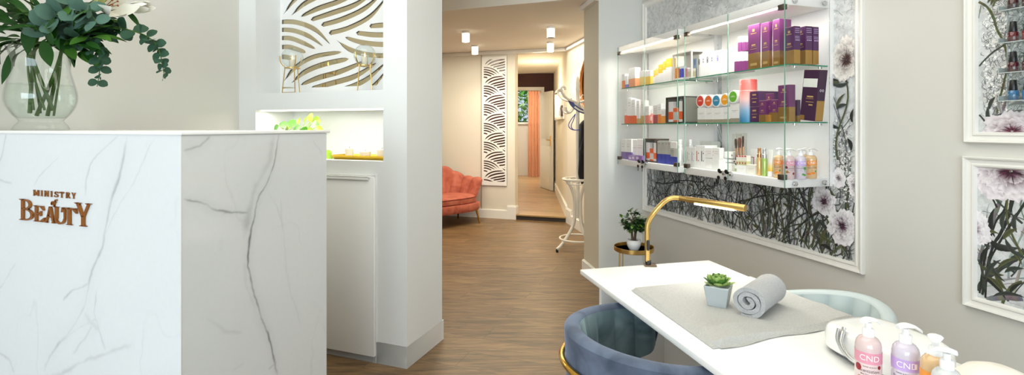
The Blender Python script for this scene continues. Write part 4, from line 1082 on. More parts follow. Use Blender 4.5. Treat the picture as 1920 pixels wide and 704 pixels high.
def cabinet(s0, s1, label, right_glass=True):
    """local x along the wall, y into the wall (front plane y = -QD), z up from the underside"""
    r = empty('glass_display_cabinet', W3(s0, 0, CZ0), ROT_W, label, 'cabinet'); w = s1-s0; hh = CZ1-CZ0; bk = .030
    mb = MB(); mb.rbox(0, w, -bk, -.001, 0, hh, .001); mb.build('back_panel', M_CAB, r)
    mb = MB(); mb.rbox(.004, w-.006, -QD+.004, -bk, 0, BT, .001); mb.build('bottom_board', M_CAB, r)
    mb = MB(); mb.rbox(.004, w-.006, -QD+.004, -bk, hh-BT, hh, .001); mb.build('top_board', M_CAB, r)
    for z, nm in ((SH1-CZ0, 'shelf'), (SH2-CZ0, 'shelf')):
        mb = MB(); mb.box(.012, w-.012, -QD+.026, -bk-.002, z-.006, z, 0)
        mb.box(.012, w-.012, -QD+.025, -QD+.026, z-.006, z, 1); mb.box(w-.012, w-.011, -QD+.026, -bk-.002, z-.006, z, 1)
        so = mb.build(nm, [M_SHELFG, M_EDGE], r, smooth=False)
        for x in (.018, w-.018):
            for y in (-QD+.075, -bk-.045):
                mb = MB(); mb.lathe([(.007, -.011), (.007, -.001), (.005, 0)], 12); mb.tube([(0, 0, -.008), (.010 if x > .1 else -.010, 0, -.008)], .0045, 8)
                q = mb.build('shelf_stud', M_CHROME, so); q.location = (x, y, z-.006)
    mid = w/2
    for x0, x1 in ((.002, mid-.0012), (mid+.0012, w-.002)):
        mb = MB(); mb.box(x0, x1, -QD-.003, -QD+.001, .004, hh-.004, 0)
        for xe in (x0, x1): mb.box(xe-.0006, xe+.0006, -QD-.0032, -QD+.0012, .004, hh-.004, 1)
        dr = mb.build('glass_door', [M_DOORG, M_EDGEL], r, smooth=False)
        for zc in (.052, hh-.052):
            xc = .02 if x0 < .01 else w-.02
            mb = MB(); mb.rbox(xc-.018, xc+.018, -QD-.008, -QD+.016, zc-.013, zc+.013, .002); mb.build('hinge', mat('dark_chrome', '#6b625a', .3, .9), dr)
        xl = mid+(-.028 if x0 < .01 else .028)
        mb = MB(); mb.tube([(xl, -QD-.004, .042), (xl, -QD-.024, .042)], .0085, 12); mb.rbox(xl-.007, xl+.007, -QD-.012, -QD+.006, .026, .046, .002); mb.build('lock', M_CHROME, dr)
        mb = MB(); mb.lathe([(.0001, -.0025), (.011, -.0025), (.012, 0), (.011, .0025), (.0001, .0025)], 14, M=Matrix.Translation((xl-.008, -QD-.030, .050)) @ Matrix.Rotation(pi/2, 4, 'X')); mb.rbox(xl-.010, xl-.006, -QD-.031, -QD-.024, .036, .044, .0005)
        mb.build('key', M_BLACK, dr)
        mb = MB(); mb.lathe([(.0001, -.0025), (.010, -.0025), (.011, 0), (.010, .0025), (.0001, .0025)], 14, M=Matrix.Translation((xl-.014, -QD-.030, .012)) @ Matrix.Rotation(pi/2, 4, 'X')); mb.rbox(xl-.016, xl-.012, -QD-.031, -QD-.028, -.022, .004, .0005)
        mb.build('key', M_BLACK, dr)['label'] = 'second key hanging from the ring'
    for x, e in ((.0, M_EDGEL), (w-.005, M_EDGE)):
        mb = MB(); mb.box(x, x+.005, -QD+.0015, -bk, .002, hh-.002, 0); mb.box(x, x+.005, -QD, -QD+.0015, .002, hh-.002, 1)
        sg_ = mb.build('side_glass', [M_DOORG, e], r, smooth=False)
        for z in (.02, hh-.02):
            for y in (-QD+.06, -bk-.035):
                mb = MB(); mb.lathe([(.0001, 0), (.0115, 0), (.0125, .002), (.0125, .006), (.0105, .0075), (.0001, .0075)], 18); q = mb.build('knob', M_CHROME, sg_)
                q.location = (x+(.005 if x > .1 else 0), y, z); q.rotation_euler = (0, pi/2 if x > .1 else -pi/2, 0)
    mb = MB(); mb.rbox(.02, w-.02, -QD+.02, -QD+.032, hh-BT-.006, hh-BT, .001); mb.build('light_strip', M_LED, r)
    c = W3((s0+s1)/2, QD-.045, CZ1-BT-.010); a = area('cabinet_light', c, c-Vector((0, 0, 1)), w*.92, .03, 2.7, (1, .96, .88)); a.rotation_euler = (0, 0, ROT_W)
    for zz_ in (SH1, SH2):
        c = W3((s0+s1)/2, QD-.05, zz_-.014); a = area('cabinet_shelf_light', c, c-Vector((0, 0, 1)), w*.9, .02, .7, (1, .97, .92)); a.rotation_euler = (0, 0, ROT_W)
    return r
cabinet(sA0, sA1, 'wide glass wall cabinet full of purple and white cartons, over the manicure table')
cabinet(sB0, sB1, 'narrower glass wall cabinet with orange cartons, hung by the pier')
# ------------------------------------------------------------------ manicure table (frame: x across towards the wall, y away from the viewer)
TZ = .75
T0 = P(1087.6, 506, TZ); T1 = P(1329.2, 488.4, TZ)
Tx = (T1-T0).normalized(); Ty = Vector((-Tx.y, Tx.x, 0)); TW = (T1-T0).length; TLEN = 1.32
ROT_T = atan2(Tx.y, Tx.x); TO = Vector((T0.x, T0.y, 0))
def T3(x, y, z=TZ): return TO+Tx*x+Ty*y+Vector((0, 0, z))
def tl_(p): d = Vector(p)-TO; return (d.dot(Tx), d.dot(Ty))
table = empty('manicure_table', TO, ROT_T, 'long white manicure table with a thin overhanging top, under the glass cabinets', 'table')
mb = MB(); mb.rbox(0, TW, -TLEN, 0, TZ-.017, TZ, .0018); mb.build('tabletop', M_WHITE, table)
mb = MB(); mb.rbox(.055, TW-.05, -.075, -.055, 0, TZ-.017, .001); mb.build('end_panel', M_WHITE, table)
mb = MB(); mb.rbox(.055, TW-.05, -TLEN+.06, -TLEN+.08, 0, TZ-.017, .001); mb.build('end_panel', M_WHITE, table)
mb = MB(); mb.rbox(.316, .330, -TLEN+.08, -.075, .10, TZ-.017, .001); mb.build('modesty_panel', M_WHITE, table)

# towels
M_TOWEL = mat('grey_terry_towel', '#c1c0bb', .95, var=.22, scale=240, bump=1.0, bscale=420, sheen=.3)
M_TOWEL2 = mat('grey_terry_roll', '#b4b5b6', .95, var=.24, scale=240, bump=1.0, bscale=420, sheen=.3)
tc_ = [P(1186, 546, TZ), P(1338, 655, TZ), P(1606, 604, TZ), P(1408, 524, TZ)]
cen = sum(tc_, Vector())/4; cen.z = TZ
tw_ = empty('folded_towel', cen, 0, 'flat grey towel folded double across the manicure table, under the rolled towel', 'towel')
def bil(u, v):
    a = tc_[0].lerp(tc_[1], v); b = tc_[3].lerp(tc_[2], v); return a.lerp(b, u)-cen
tn = 64
def edge_r(u, v):
    d = min(u*.45, (1-u)*.42, v*.42+.0, (1-v)*.42); return (1-(1-min(1, d/.011))**2)**.5
def ttop(u, v):
    p = bil(u, v); w = .0025*sin(u*9+v*3)*sin(v*5)+.004*math.exp(-((v-.80-.04*sin(u*5))/.06)**2)+.0015*sin(u*23)*v**3
    h = .013*(.25+.75*edge_r(u, v))+w*edge_r(u, v)+.004*max(0, v-.85)*6*max(0, sin(u*7+1))*edge_r(u, v)
    return Vector((p.x, p.y, .0005+h))
mb = MB(); mb.grid(ttop, tn, tn)
def tbot(u, v): p = bil(u, v); return Vector((p.x, p.y, .0005))
n0 = len(mb.v); mb.grid(tbot, 2, 2)
def side(fu):
    pts = [fu(i/(tn-1)) for i in range(tn)]; a = [ttop(*q) for q in pts]; b = [tbot(*q) for q in pts]
    mid = [(p+q)/2+((p-Vector((0, 0, p.z))).normalized()*.005) for p, q in zip(a, b)]
    mb.add(a+mid+b, [(i+o_*tn, i+1+o_*tn, i+1+(o_+1)*tn, i+(o_+1)*tn) for i in range(tn-1) for o_ in (0, 1)])
for fu in (lambda t: (t, 0), lambda t: (t, 1), lambda t: (0, t), lambda t: (1, t)): side(fu)
mb.build('terry_cloth', M_TOWEL, tw_)
# loose under layer showing along the open edge
mb = MB()
def under(u, v): p = tc_[1].lerp(tc_[2], u*.86+.03)-cen; n_ = (tc_[1]-tc_[0]).normalized(); q = p+n_*lerp(-.06, .010+.006*sin(u*11), v); return Vector((q.x, q.y, .0012+.004*(1-v)+.0022*sin(u*14+v)**2))
mb.grid(under, 40, 6)
mb.build('under_fold', M_TOWEL, tw_)
# roll
za = TZ+.012; R_ = .043
ra = P(1402, 597, za); rb = P(1443, 566, za)
ax = (rb-ra); ax.z = 0; rl = .185; ax.normalize()
roll = empty('rolled_towel', Vector((ra.x, ra.y, za)), atan2(ax.y, ax.x), 'tightly rolled grey towel lying on the flat towel beside the succulent', 'towel')
sp = []; turns = 2.6; NS = 110
for i in range(NS+1):
    t = i/NS; a = -4.9+t*turns*2*pi; r_ = lerp(.006, R_-.0, t**.9); wob = 1+.03*sin(a*2.3)
    sp.append((cos(a)*r_*wob*1.03, sin(a)*r_*.97*wob+R_*.97))
mb = MB(); nl = 16; th = .0057
for L_ in (0,):
    vs = []
    for j in range(nl+1):
        x = rl*j/nl; flare = 1+.03*(abs(j/nl-.5)*2)**6
        for i, (a, b) in enumerate(sp):
            p = sp[max(i-1, 0)]; q = sp[min(i+1, NS)]; dx, dy = q[0]-p[0], q[1]-p[1]; l_ = hypot(dx, dy); nx, ny = dy/l_, -dx/l_
            jj = .0016*sin(i*.7+j)*(.3+abs(j/nl-.5))
            vs.append((x+jj, (a+nx*th)*flare, (b+ny*th-R_*.97)*flare+R_*.97+.003)); vs.append((x+jj, (a-nx*th)*flare, (b-ny*th-R_*.97)*flare+R_*.97+.003))
    W_ = 2*(NS+1)
    fs = []
    for j in range(nl):
        for i in range(NS):
            for o in (0, 1): fs.append((j*W_+2*i+o, j*W_+2*i+2+o, (j+1)*W_+2*i+2+o, (j+1)*W_+2*i+o))
        for i in (0, NS): fs.append((j*W_+2*i, j*W_+2*i+1, (j+1)*W_+2*i+1, (j+1)*W_+2*i))
    for j in (0, nl):
        for i in range(NS): fs.append((j*W_+2*i, j*W_+2*i+1, j*W_+2*i+3, j*W_+2*i+2))
    mb.add(vs, fs)
mb.build('terry_roll', M_TOWEL2, roll)
# succulent
sz_ = TZ+.012
sc_ = P(1352, 577, sz_); sc_.y += .02
suc = empty('potted_succulent', sc_, ROT_T+.75, 'small succulent in a pale blue square tapered pot on the grey towel', 'plant')
bm = bmesh.new(); mb = MB(); b0, b1, hp = .026, .036, .062
def sq(h_, z): return [(-h_, -h_, z), (h_, -h_, z), (h_, h_, z), (-h_, h_, z)]
vs = sq(b0, 0)+sq(b1, hp)+sq(b1-.005, hp)+sq(b1-.009, hp-.012); mb.add(vs, [(3, 2, 1, 0), (12, 13, 14, 15)]+[(i+L_*4, (i+1) % 4+L_*4, (i+1) % 4+(L_+1)*4, i+(L_+1)*4) for L_ in range(3) for i in range(4)])
o = mb.build('pot', mat('pale_blue_ceramic', '#adb4b5', .35, var=.04, scale=20), suc, smooth=False)
bv = o.modifiers.new('bevel', 'BEVEL'); bv.width = .0025; bv.segments = 2; bv.limit_method = 'ANGLE'
M_SUC = mat('succulent_leaf', '#a9c470', .4, var=.3, scale=40); M_SUC2 = mat('succulent_leaf_dark', '#4f7a35', .4, var=.3, scale=40)
l1, l2 = MB(), MB(); random.seed(3)
for q in range(34):
    a = q*2.4; t = q/34; d = Vector((cos(a)*lerp(1, .35, t), sin(a)*lerp(1, .35, t), lerp(.15, 1.2, t)))
    leaf(l2 if q % 3 == 0 else l1, Vector((cos(a)*.012, sin(a)*.012, hp-.006+t*.012)), d, (0, 0, 1), lerp(.042, .022, t), lerp(.027, .016, t), -.5, n=6, shape='round', fold=.18)
l1.build('rosette', M_SUC, suc); l2.build('rosette', M_SUC2, suc)['label'] = 'darker green outer leaves'

# desk lamp
lb = P(1214, 497, TZ); lx, ly = lb.x, lb.y
lamp = empty('manicure_lamp', Vector((lx, ly-.012, TZ)), 0, 'gold bent-arm lamp with a lit strip under its head, clamped to the table end', 'lamp')
def lp(px, py, Y): return Vector(((px-CX)/FPX*Y-lx, Y-(ly-.012), zat(py, Y)-TZ))
Yl = ly-.012
arm = bez([lp(1214, 490, Yl), lp(1213.5, 460, Yl), lp(1213.5, 430, Yl), lp(1217, 414, Yl-.002), lp(1226, 400, Yl-.01), lp(1240, 384, Yl-.018), lp(1252, 374.5, Yl-.028), lp(1262, 371.5, Yl-.036), lp(1275, 372.2, Yl-.05)], 7)
hd_end = lp(1398, 391, Yl-.27)
mb = MB(); mb.tube([arm[0]]+arm+[arm[-1].lerp(hd_end, .12)], .0098, 14); mb.build('arm', M_GOLD, lamp)
hs = arm[-1].lerp(hd_end, .12); mb = MB(); mb.tube([hs, hs.lerp(hd_end, .02), hs.lerp(hd_end, .99), hd_end], [.0098, .0116, .0125, .0115], 16); head = mb.build('lamp_head', M_GOLD, lamp)
dl = (hd_end-hs).normalized(); sd = dl.cross(Vector((0, 0, 1))).normalized(); dn = sd.cross(dl).normalized(); dn = dn if dn.z < 0 else -dn
mb = MB(); a_, b_ = hs.lerp(hd_end, .16), hs.lerp(hd_end, .83)
for sgn in (1,):
    c0, c1 = a_+dn*.0085, b_+dn*.0085; nn = dn*.006-sd*.002
    vs = [c0-sd*.0105, c0+sd*.0105, c1+sd*.0105, c1-sd*.0105]; vs += [v+nn for v in vs]
    mb.add(vs, [(0, 1, 2, 3), (7, 6, 5, 4), (0, 4, 5, 1), (1, 5, 6, 2), (2, 6, 7, 3), (3, 7, 4, 0)])
mb.build('light_strip', emit_mat('lamp_led', '#fffbe8', 7), head)
mb = MB(); mb.tube([lp(1214, 452, Yl)+Vector((0, -.0065, 0)), lp(1214, 467, Yl)+Vector((0, -.0065, 0))], .0065, 12); mb.sphere(lp(1214, 452, Yl)+Vector((0, -.0065, 0)), .0065); mb.sphere(lp(1214, 467, Yl)+Vector((0, -.0065, 0)), .0065); mb.build('switch', M_BLACK, lamp)
mb = MB(); mb.tube([(0, 0, .001), (0, 0, .022)], .0115, 14); mb.build('collar', M_BLACK, lamp)
mb = MB(); M_ = Matrix.Rotation(ROT_T-.35, 4, 'Z'); mb.rbox(-.016, .03, -.022, .02, .0005, .006, .0015, M=M_); mb.rbox(-.01, .02, .016, .024, -.045, .006, .0015, M=M_); mb.rbox(-.01, .02, -.014, .024, -.045, -.04, .0015, M=M_)
mb.build('clamp', mat('bronze_clamp', '#6e5a45', .35, .8), lamp)
wl = lambda v: Vector(v)+lamp.location
a = area('lamp_light', wl(hs.lerp(hd_end, .5)+dn*.018), wl(hs.lerp(hd_end, .5)+dn*.5), .2, .015, 1.1, (1, .98, .9))
rz_ = Matrix((dl, dn.cross(dl)*-1, -dn)).transposed(); 
if rz_.determinant() < 0: rz_ = Matrix((dl, dn.cross(dl), -dn)).transposed()
a.rotation_euler = rz_.to_euler()

# ------------------------------------------------------------------ text on packs: flat glyph meshes wrapped on the surface
def text_mesh(txt, size):
    cu = bpy.data.curves.new('t', 'FONT'); cu.body = txt; cu.size = size; cu.align_x = 'CENTER'; cu.align_y = 'CENTER'; cu.resolution_u = 3
    ob = bpy.data.objects.new('t', cu); COL.objects.link(ob)
    me = bpy.data.meshes.new_from_object(ob.evaluated_get(bpy.context.evaluated_depsgraph_get()))
    vs = [v.co.copy() for v in me.vertices]; fs = [tuple(p.vertices) for p in me.polygons]
    bpy.data.objects.remove(ob); bpy.data.meshes.remove(me); return vs, fs
def wrap_text(mb, txt, size, r, z, a0, mi=0, lift_=.0004, sx=1.0):
    vs, fs = text_mesh(txt, size); R2 = r+lift_
    mb.add([(cos(a0+v.x*sx/r)*R2, sin(a0+v.x*sx/r)*R2, z+v.y) for v in vs], fs, mi)
def wrap_disc(mb, a0, z, rx, rz, r, mi=0, lift_=.0006, n=18):
    R2 = r+lift_; vs = [(cos(a0)*R2, sin(a0)*R2, z)]+[(cos(a0+cos(2*pi*i/n)*rx/r)*R2, sin(a0+cos(2*pi*i/n)*rx/r)*R2, z+sin(2*pi*i/n)*rz) for i in range(n)]
    mb.add(vs, [(0, 1+i, 1+(i+1) % n) for i in range(n)], mi)
def wrap_band(mb, r, z0, z1, mi=0, lift_=.0003, n=36, a0=0, a1=2*pi):
    R2 = r+lift_; vs = []
    for i in range(n+1):
        a = lerp(a0, a1, i/n); vs += [(cos(a)*R2, sin(a)*R2, z0), (cos(a)*R2, sin(a)*R2, z1)]
    mb.add(vs, [(2*i, 2*i+2, 2*i+3, 2*i+1) for i in range(n)], mi)
M_PUMP = mat('white_pump_plastic', '#f4f5f6', .25, var=.01)
M_TXTW = mat('white_ink', '#fbf6f4', .5); M_TXTD = mat('dark_ink', '#3b2a30', .6); M_CHERRY = mat('cherry_print', '#8e1626', .4, var=.25, scale=90)
M_NUT = mat('nutmeg_print', '#a9712f', .5, var=.2, scale=90); M_MINT = mat('mint_leaf_print', '#4f9a45', .5, var=.25, scale=90); M_ORG = mat('orange_slice_print', '#ee8420', .5, var=.15, scale=90)
def lotion(name, loc, ang, H_, label, liquid, band, extra, group, cnd='CND', cap=True, pump_a=-.5):
    """pump bottle; ang = direction the label faces"""
    r = empty(name, loc, 0, label, 'lotion bottle', group); s = H_/.19; R2 = .0272*s
    mb = MB(); mb.lathe([(.0001, .0), (R2*.93, .0), (R2, .004*s), (R2, .112*s), (R2*.98, .120*s), (R2*.90, .129*s), (R2*.72, .136*s), (R2*.5, .140*s), (.0001, .141*s)], 40); mb.build('bottle', liquid, r)
    mb = MB(); z0 = .139*s
    mb.lathe([(.0125*s, z0), (.0125*s, z0+.017*s), (.0115*s, z0+.019*s), (.0065*s, z0+.020*s), (.0065*s, z0+.033*s), (.0001, z0+.033*s)], 24)
    zt = z0+.033*s; ca, sa = cos(pump_a), sin(pump_a)
    vs = []; N_ = 12; K_ = 8
    for i in range(N_+1):
        t = i/N_; x = lerp(-.0165, .034, t); w = (.0145*(1-.62*ss((t-.35)/.65)))*(sin(pi*min(.96, max(.06, t+.02)))**.35 if t < .4 else 1)*(1 if t < .97 else .7); zc = .0045+.004*sin(pi*min(1, t*1.3))-.012*max(0, t-.72)**1.3*4
        for j in range(K_):
            a = 2*pi*j/K_; y = cos(a)*w; z = sin(a)*.0052*(1-.3*t)+zc
            vs.append(((x*ca-y*sa)*s, (x*sa+y*ca)*s, zt+(z-.001)*s))
    mb.add(vs, [(i*K_+j, i*K_+(j+1) % K_, (i+1)*K_+(j+1) % K_, (i+1)*K_+j) for i in range(N_) for j in range(K_)]+[tuple(range(K_)), tuple(reversed(range(N_*K_, (N_+1)*K_)))])
    mb.build('pump', M_PUMP, r)
    lab = MB(); wrap_band(lab, R2, .082*s, .108*s, 0, n=40); wrap_text(lab, cnd, .019*s, R2, .0955*s, ang+.1, 1, .0011, sx=.95); extra(lab, R2, s, ang)
    lab.build('label_print', [band, M_TXTW, M_TXTD, M_CHERRY, M_NUT, M_MINT, M_ORG], r, smooth=False)
    return r
def lines_(lab, R2, s, ang, off=.12):
    wrap_text(lab, 'HAND & BODY', .0042*s, R2, .0755*s, ang+off, 2); wrap_text(lab, 'Scentsations', .0108*s, R2, .066*s, ang+off, 2, sx=.78)
    wrap_text(lab, 'lotion', .005*s, R2, .0515*s, ang+off, 2)
def ex_cherry(lab, R2, s, ang):
    lines_(lab, R2, s, ang); wrap_text(lab, 'Black Cherry & Nutmeg', .0052*s, R2, .0575*s, ang+.12, 2, sx=.75)
    wrap_disc(lab, ang-.78, .071*s, .0075*s, .0085*s, R2, 3); wrap_disc(lab, ang+.85, .076*s, .004*s, .0045*s, R2, 3); wrap_disc(lab, ang+.55, .034*s, .0065*s, .0075*s, R2, 3)
    wrap_disc(lab, ang-.62, .044*s, .007*s, .008*s, R2, 4); wrap_disc(lab, ang-.4, .041*s, .008*s, .0025*s, R2, 4)
def ex_mint(lab, R2, s, ang):
    lines_(lab, R2, s, ang, -.15)
    for a, z, rx, rz in ((.52, .066, .005, .009), (.86, .066, .006, .008), (.66, .054, .0014, .010), (.3, .030, .007, .006), (.6, .026, .008, .006)): wrap_disc(lab, ang+a, z*s, rx*s, rz*s, R2, 5)
    wrap_band(lab, R2, .0895*s, .1015*s, 1, .0005, 6, ang+.62, ang+.86)
def ex_orange(lab, R2, s, ang):
    lines_(lab, R2, s, ang)
    for a, z, rx, rz in ((-.6, .078, .010, .0035), (.2, .034, .012, .006), (-.4, .028, .010, .005), (.8, .07, .007, .004)): wrap_disc(lab, ang+a, z*s, rx*s, rz*s, R2, 6)
    wrap_disc(lab, ang+.7, .045*s, .004*s, .006*s, R2, 5)
def liquid(name, c): return mat(name, c, .12, var=.03, scale=10, coat=.4, trans=.25)
LQ_PINK = liquid('pink_lotion', '#f3d9d8'); LQ_LIL = liquid('lilac_lotion', '#e8dfee'); LQ_ORG = liquid('orange_lotion', '#f6cf9c'); LQ_YEL = liquid('yellow_gel', '#f5dc9c'); LQ_CLR = liquid('clear_gel', '#e9ecec')
B_PINK = mat('rose_band', '#dc93a6', .4); B_LIL = mat('lilac_band', '#bfa4dc', .4); B_ORG = mat('orange_band', '#f09a3c', .4); B_YEL = mat('yellow_band', '#f3c04a', .4)
HB_ = .164
def on_table(px, py_top, h): Y = FPX*(H-TZ-h)/(py_top-HY); return Vector(((px-CX)/FPX*Y, Y, TZ))
def face_cam(p): return atan2(-p.y, -p.x)
GB = 'pump lotion bottles on the manicure table'
for (px, py, liq, band, ex, lab, cnd, dpx, pa) in ((1628, 591, LQ_PINK, B_PINK, ex_cherry, 'pink pump lotion bottle with cherries and nutmeg on its label, beside the towel', 'CND', 26, .15), (1698, 602, LQ_LIL, B_LIL, ex_mint, 'lilac pump lotion bottle with green mint leaves, standing behind the pink one', 'CND', 26, -.15)):
    p = on_table(px, py, HB_); lotion('lotion_bottle', p, face_cam(p), HB_, lab, liq, band, ex, GB, cnd, True, pa)
p = on_table(1754, 623, .164); p.y += .0; lotion('lotion_bottle', p, face_cam(p)-.5, .164, 'orange pump lotion bottle half hidden behind the clear gel bottle', LQ_ORG, B_ORG, ex_orange, GB, '', True, .9)
def ex_clear(lab, R2, s, ang): lines_(lab, R2, s, ang); wrap_disc(lab, ang-.8, .05*s, .008*s, .012*s, R2, 6)
p = on_table(1765, 642, .16); p.y -= .012; lotion('lotion_bottle', p, face_cam(p), .16, 'clear gel pump bottle with a yellow label, at the table edge', LQ_CLR, LQ_CLR, ex_clear, GB, '', True, 2.6)

# nail dryer lamp behind the bottles
dc = P(1692, 690, TZ); dc = Vector((.875, 1.185, TZ)); 
dry = empty('nail_dryer', dc, ROT_T, 'rounded white nail dryer with a chrome loop, standing behind the pump bottles', 'nail dryer')
def dsh(u, v):
    a = 2*pi*u; ex = .55; cx, sy = cos(a), sin(a); X = .092*abs(cx)**ex*(1 if cx > 0 else -1); Y = .112*abs(sy)**ex*(1 if sy > 0 else -1)
    f = (1.0, 1.02, 1.02, 1.0, .97, .90, .70, .35, .001); z = (.012, .018, .038, .054, .061, .066, .069, .071, .0715)
    i = min(7, int(v*8)); t = v*8-i; q = lerp(f[i], f[i+1], t); return Vector((X*q, Y*q, lerp(z[i], z[i+1], t)))
mb = MB(); mb.grid(dsh, 48, 17, closeu=True); mb.build('housing', M_GLOSSW, dry)
mb = MB(); mb.prism([(.078*abs(cos(a))**.55*(1 if cos(a) > 0 else -1), .104*abs(sin(a))**.55*(1 if sin(a) > 0 else -1)) for a in [2*pi*i/40 for i in range(40)]], .001, .014); mb.build('base_plate', mat('grey_base', '#8e8f90', .4), dry)
mb = MB(); mb.tube([(-.121, .03, .078)]+bez([(-.124, .03, .07), (-.140, .02, .045), (-.142, -.005, .022), (-.126, -.03, .014), (-.116, -.04, .02)], 6), .0045, 10); mb.tube(bez([(-.121, .045, .07), (-.130, .04, .045), (-.130, .02, .02), (-.118, -.01, .012)], 6), .004, 10); co = mb.build('chrome_loop', M_CHROME, dry); co.location = (.033, .0, 0)
mb = MB(); mb.rbox(-.03, .01, -.118, -.110, .018, .045, .001); mb.build('socket_plate', mat('warm_grey', '#d4d0c4', .4), dry)
mb = MB()
for x in (-.018, -.002): mb.tube([(x, -.1175, .036), (x, -.120, .036)], .0022, 8)
mb.build('socket', M_BLACK, dry)
# pale domed stool seat at the corner of the table
dm = P(1905, 720, .78)
dome = empty('nail_lamp', T3(.437, -1.097), ROT_T, 'cream domed lamp cover on the table behind the clear bottle', 'nail lamp')
mb = MB(); mb.lathe([(.066, .0), (.071, .006), (.070, .03), (.064, .052), (.048, .068), (.026, .077), (.0001, .08)], 36); mb.build('dome', mat('cream_plastic', '#f0ebe0', .35), dome)
mb = MB(); mb.lathe([(.0705, .005), (.0725, .008), (.0725, .014), (.0705, .017)], 36); mb.build('rim', M_WHITE, dome)

# ------------------------------------------------------------------ velvet tub chair
def velvet(name, c1, c2):
    m, N, L, b = nt(name); tc = N.new('ShaderNodeTexCoord'); no = N.new('ShaderNodeTexNoise'); no.inputs['Scale'].default_value = 9; no.inputs['Detail'].default_value = 5; no.inputs['Distortion'].default_value = .8
    L.new(tc.outputs['Object'], no.inputs['Vector']); cr = N.new('ShaderNodeValToRGB'); e = cr.color_ramp.elements; e[0].position = .35; e[0].color = (*rgb(c1), 1); e[1].position = .68; e[1].color = (*rgb(c2), 1)
    L.new(no.outputs['Fac'], cr.inputs[0]); L.new(cr.outputs[0], b.inputs['Base Color']); b.inputs['Roughness'].default_value = .75
    b.inputs['Sheen Weight'].default_value = .55; b.inputs['Sheen Roughness'].default_value = .35; b.inputs['Sheen Tint'].default_value = (*[min(1, x*2.6+.05) for x in rgb(c2)], 1); return m
M_VELV = velvet('blue_grey_velvet', '#414b5d', '#68748a'); M_VELVIN = velvet('teal_grey_velvet', '#50646a', '#84989c')
def tub_chair(loc, rz, label, out, inn, R=.285, zt=.75, zb=.40, spread=2.05, drop=.07, hoop=True, flute=13, sy=.94):
    """faces +x; back at -x"""
    r = empty('tub_chair', loc, rz, label, 'chair')
    NU, th = 120, .045
    def hprof(f):     # f 0 centre of back .. 1 arm tip -> top and bottom heights
        return zt-drop*ss(f)-.03*max(0, f-.85)/.15, lerp(zb, zb+.17, ss((f-.35)/.65))
    def shell(part):
        mb = MB(); NV = 12
        def fn(u, v):
            a = (u*2-1)*spread; f = abs(u*2-1); ztp, zbt = hprof(f); mid = (ztp+zbt)/2; hh = (ztp-zbt)/2
            endf = min(1, ((1-f)/.06)) ; endf = (1-(1-endf)**2)**.5
            hh *= lerp(.80, 1, endf)
            flare = 1+.05*((v if part else v)-.5)
            z = lerp(zbt, ztp, v)*1.0; z = mid+(v*2-1)*hh
            rr_ = R*flare
            if part == 'out': rad = rr_
            else:
                ch = abs(sin(u*pi*flute))**.6; rad = rr_-th*lerp(.2, 1, endf)-.019*ch*min(1, 6*(1-v))*endf
            return Vector((-cos(a)*rad, sin(a)*rad*sy, z))
        mb.grid(fn, NU, NV); return mb, fn
    mo, fo_ = shell('out'); mi_, fi = shell('in')
    mo.build('outer_shell', out, r); mi_.build('inner_back', inn, r)
    mb = MB(); rim = []
    def rimf(u, v):
        a = fo_(u, 1); b = fi(u, 1); t = v; p = a.lerp(b, t); f = abs(u*2-1); return p+Vector((0, 0, .012*sin(pi*t)))+(a-b).normalized()*.004*sin(2*pi*t)
    mb.grid(rimf, NU, 7)
    mb.grid(lambda u, v: fo_(u, 0).lerp(fi(u, 0), v)-Vector((0, 0, .006*sin(pi*v))), NU, 5)
    for u in (0, 1): mb.grid(lambda v, w: fo_(u, v).lerp(fi(u, v), w)+Vector((.012*sin(pi*w)*sin(pi*v), 0, 0)), 10, 5)
    mb.build('rim', out, r)
    mb = MB(); RS = R-.05
    mb.lathe([(.0001, .36), (RS*.96, .36), (RS, .375), (RS, .44), (RS*.95, .462), (RS*.7, .47), (.0001, .472)], 40, sy=sy, c=(.03, 0, 0)); mb.build('seat', out, r)
    if hoop:
        mb = MB(); pts = []
        for i in range(61):
            a = lerp(-1.75, 1.75, i/60); z = .655-.02*ss(abs(i/30-1)); rr_ = R*(1+.05*((z-.575)/.35))+.011; pts.append((-cos(a)*rr_, sin(a)*rr_*sy, z))
        mb.tube(pts, .0085, 10, flat=1.0); mb.build('hoop', M_GOLDP, r)
    for a in (-1.75, 1.75, -.6, .6):
        mb = MB(); top = .64 if abs(a) > 1 else .37; rr_ = R*.99 if abs(a) > 1 else R*.6
        mb.tube([(-cos(a)*rr_, sin(a)*rr_*sy, top), (-cos(a)*R*1.02, sin(a)*R*1.02*sy, .0)], [.009, .007], 10); mb.build('leg', M_GOLDP, r)
    return r
tub_chair(Vector((.435, 1.445, 0)), ROT_T+.12, 'blue-grey velvet tub chair with a gold hoop, pushed under the manicure table', M_VELV, M_VELVIN, zt=.735, drop=.03, sy=.87)
M_PALE = mat('pale_blue_leather', '#bcc7c8', .45, var=.03, scale=8); M_PALE2 = mat('pale_blue_leather_inner', '#b2c0c2', .45, var=.03, scale=8)
ch2 = tub_chair(Vector((.955, 1.665, 0)), ROT_T+pi-.06, 'pale grey-blue chair with channelled back, between the table and the wall', M_PALE, M_PALE2, R=.27, zt=.715, zb=.42, spread=1.75, drop=.04, hoop=False, flute=9, sy=.8)

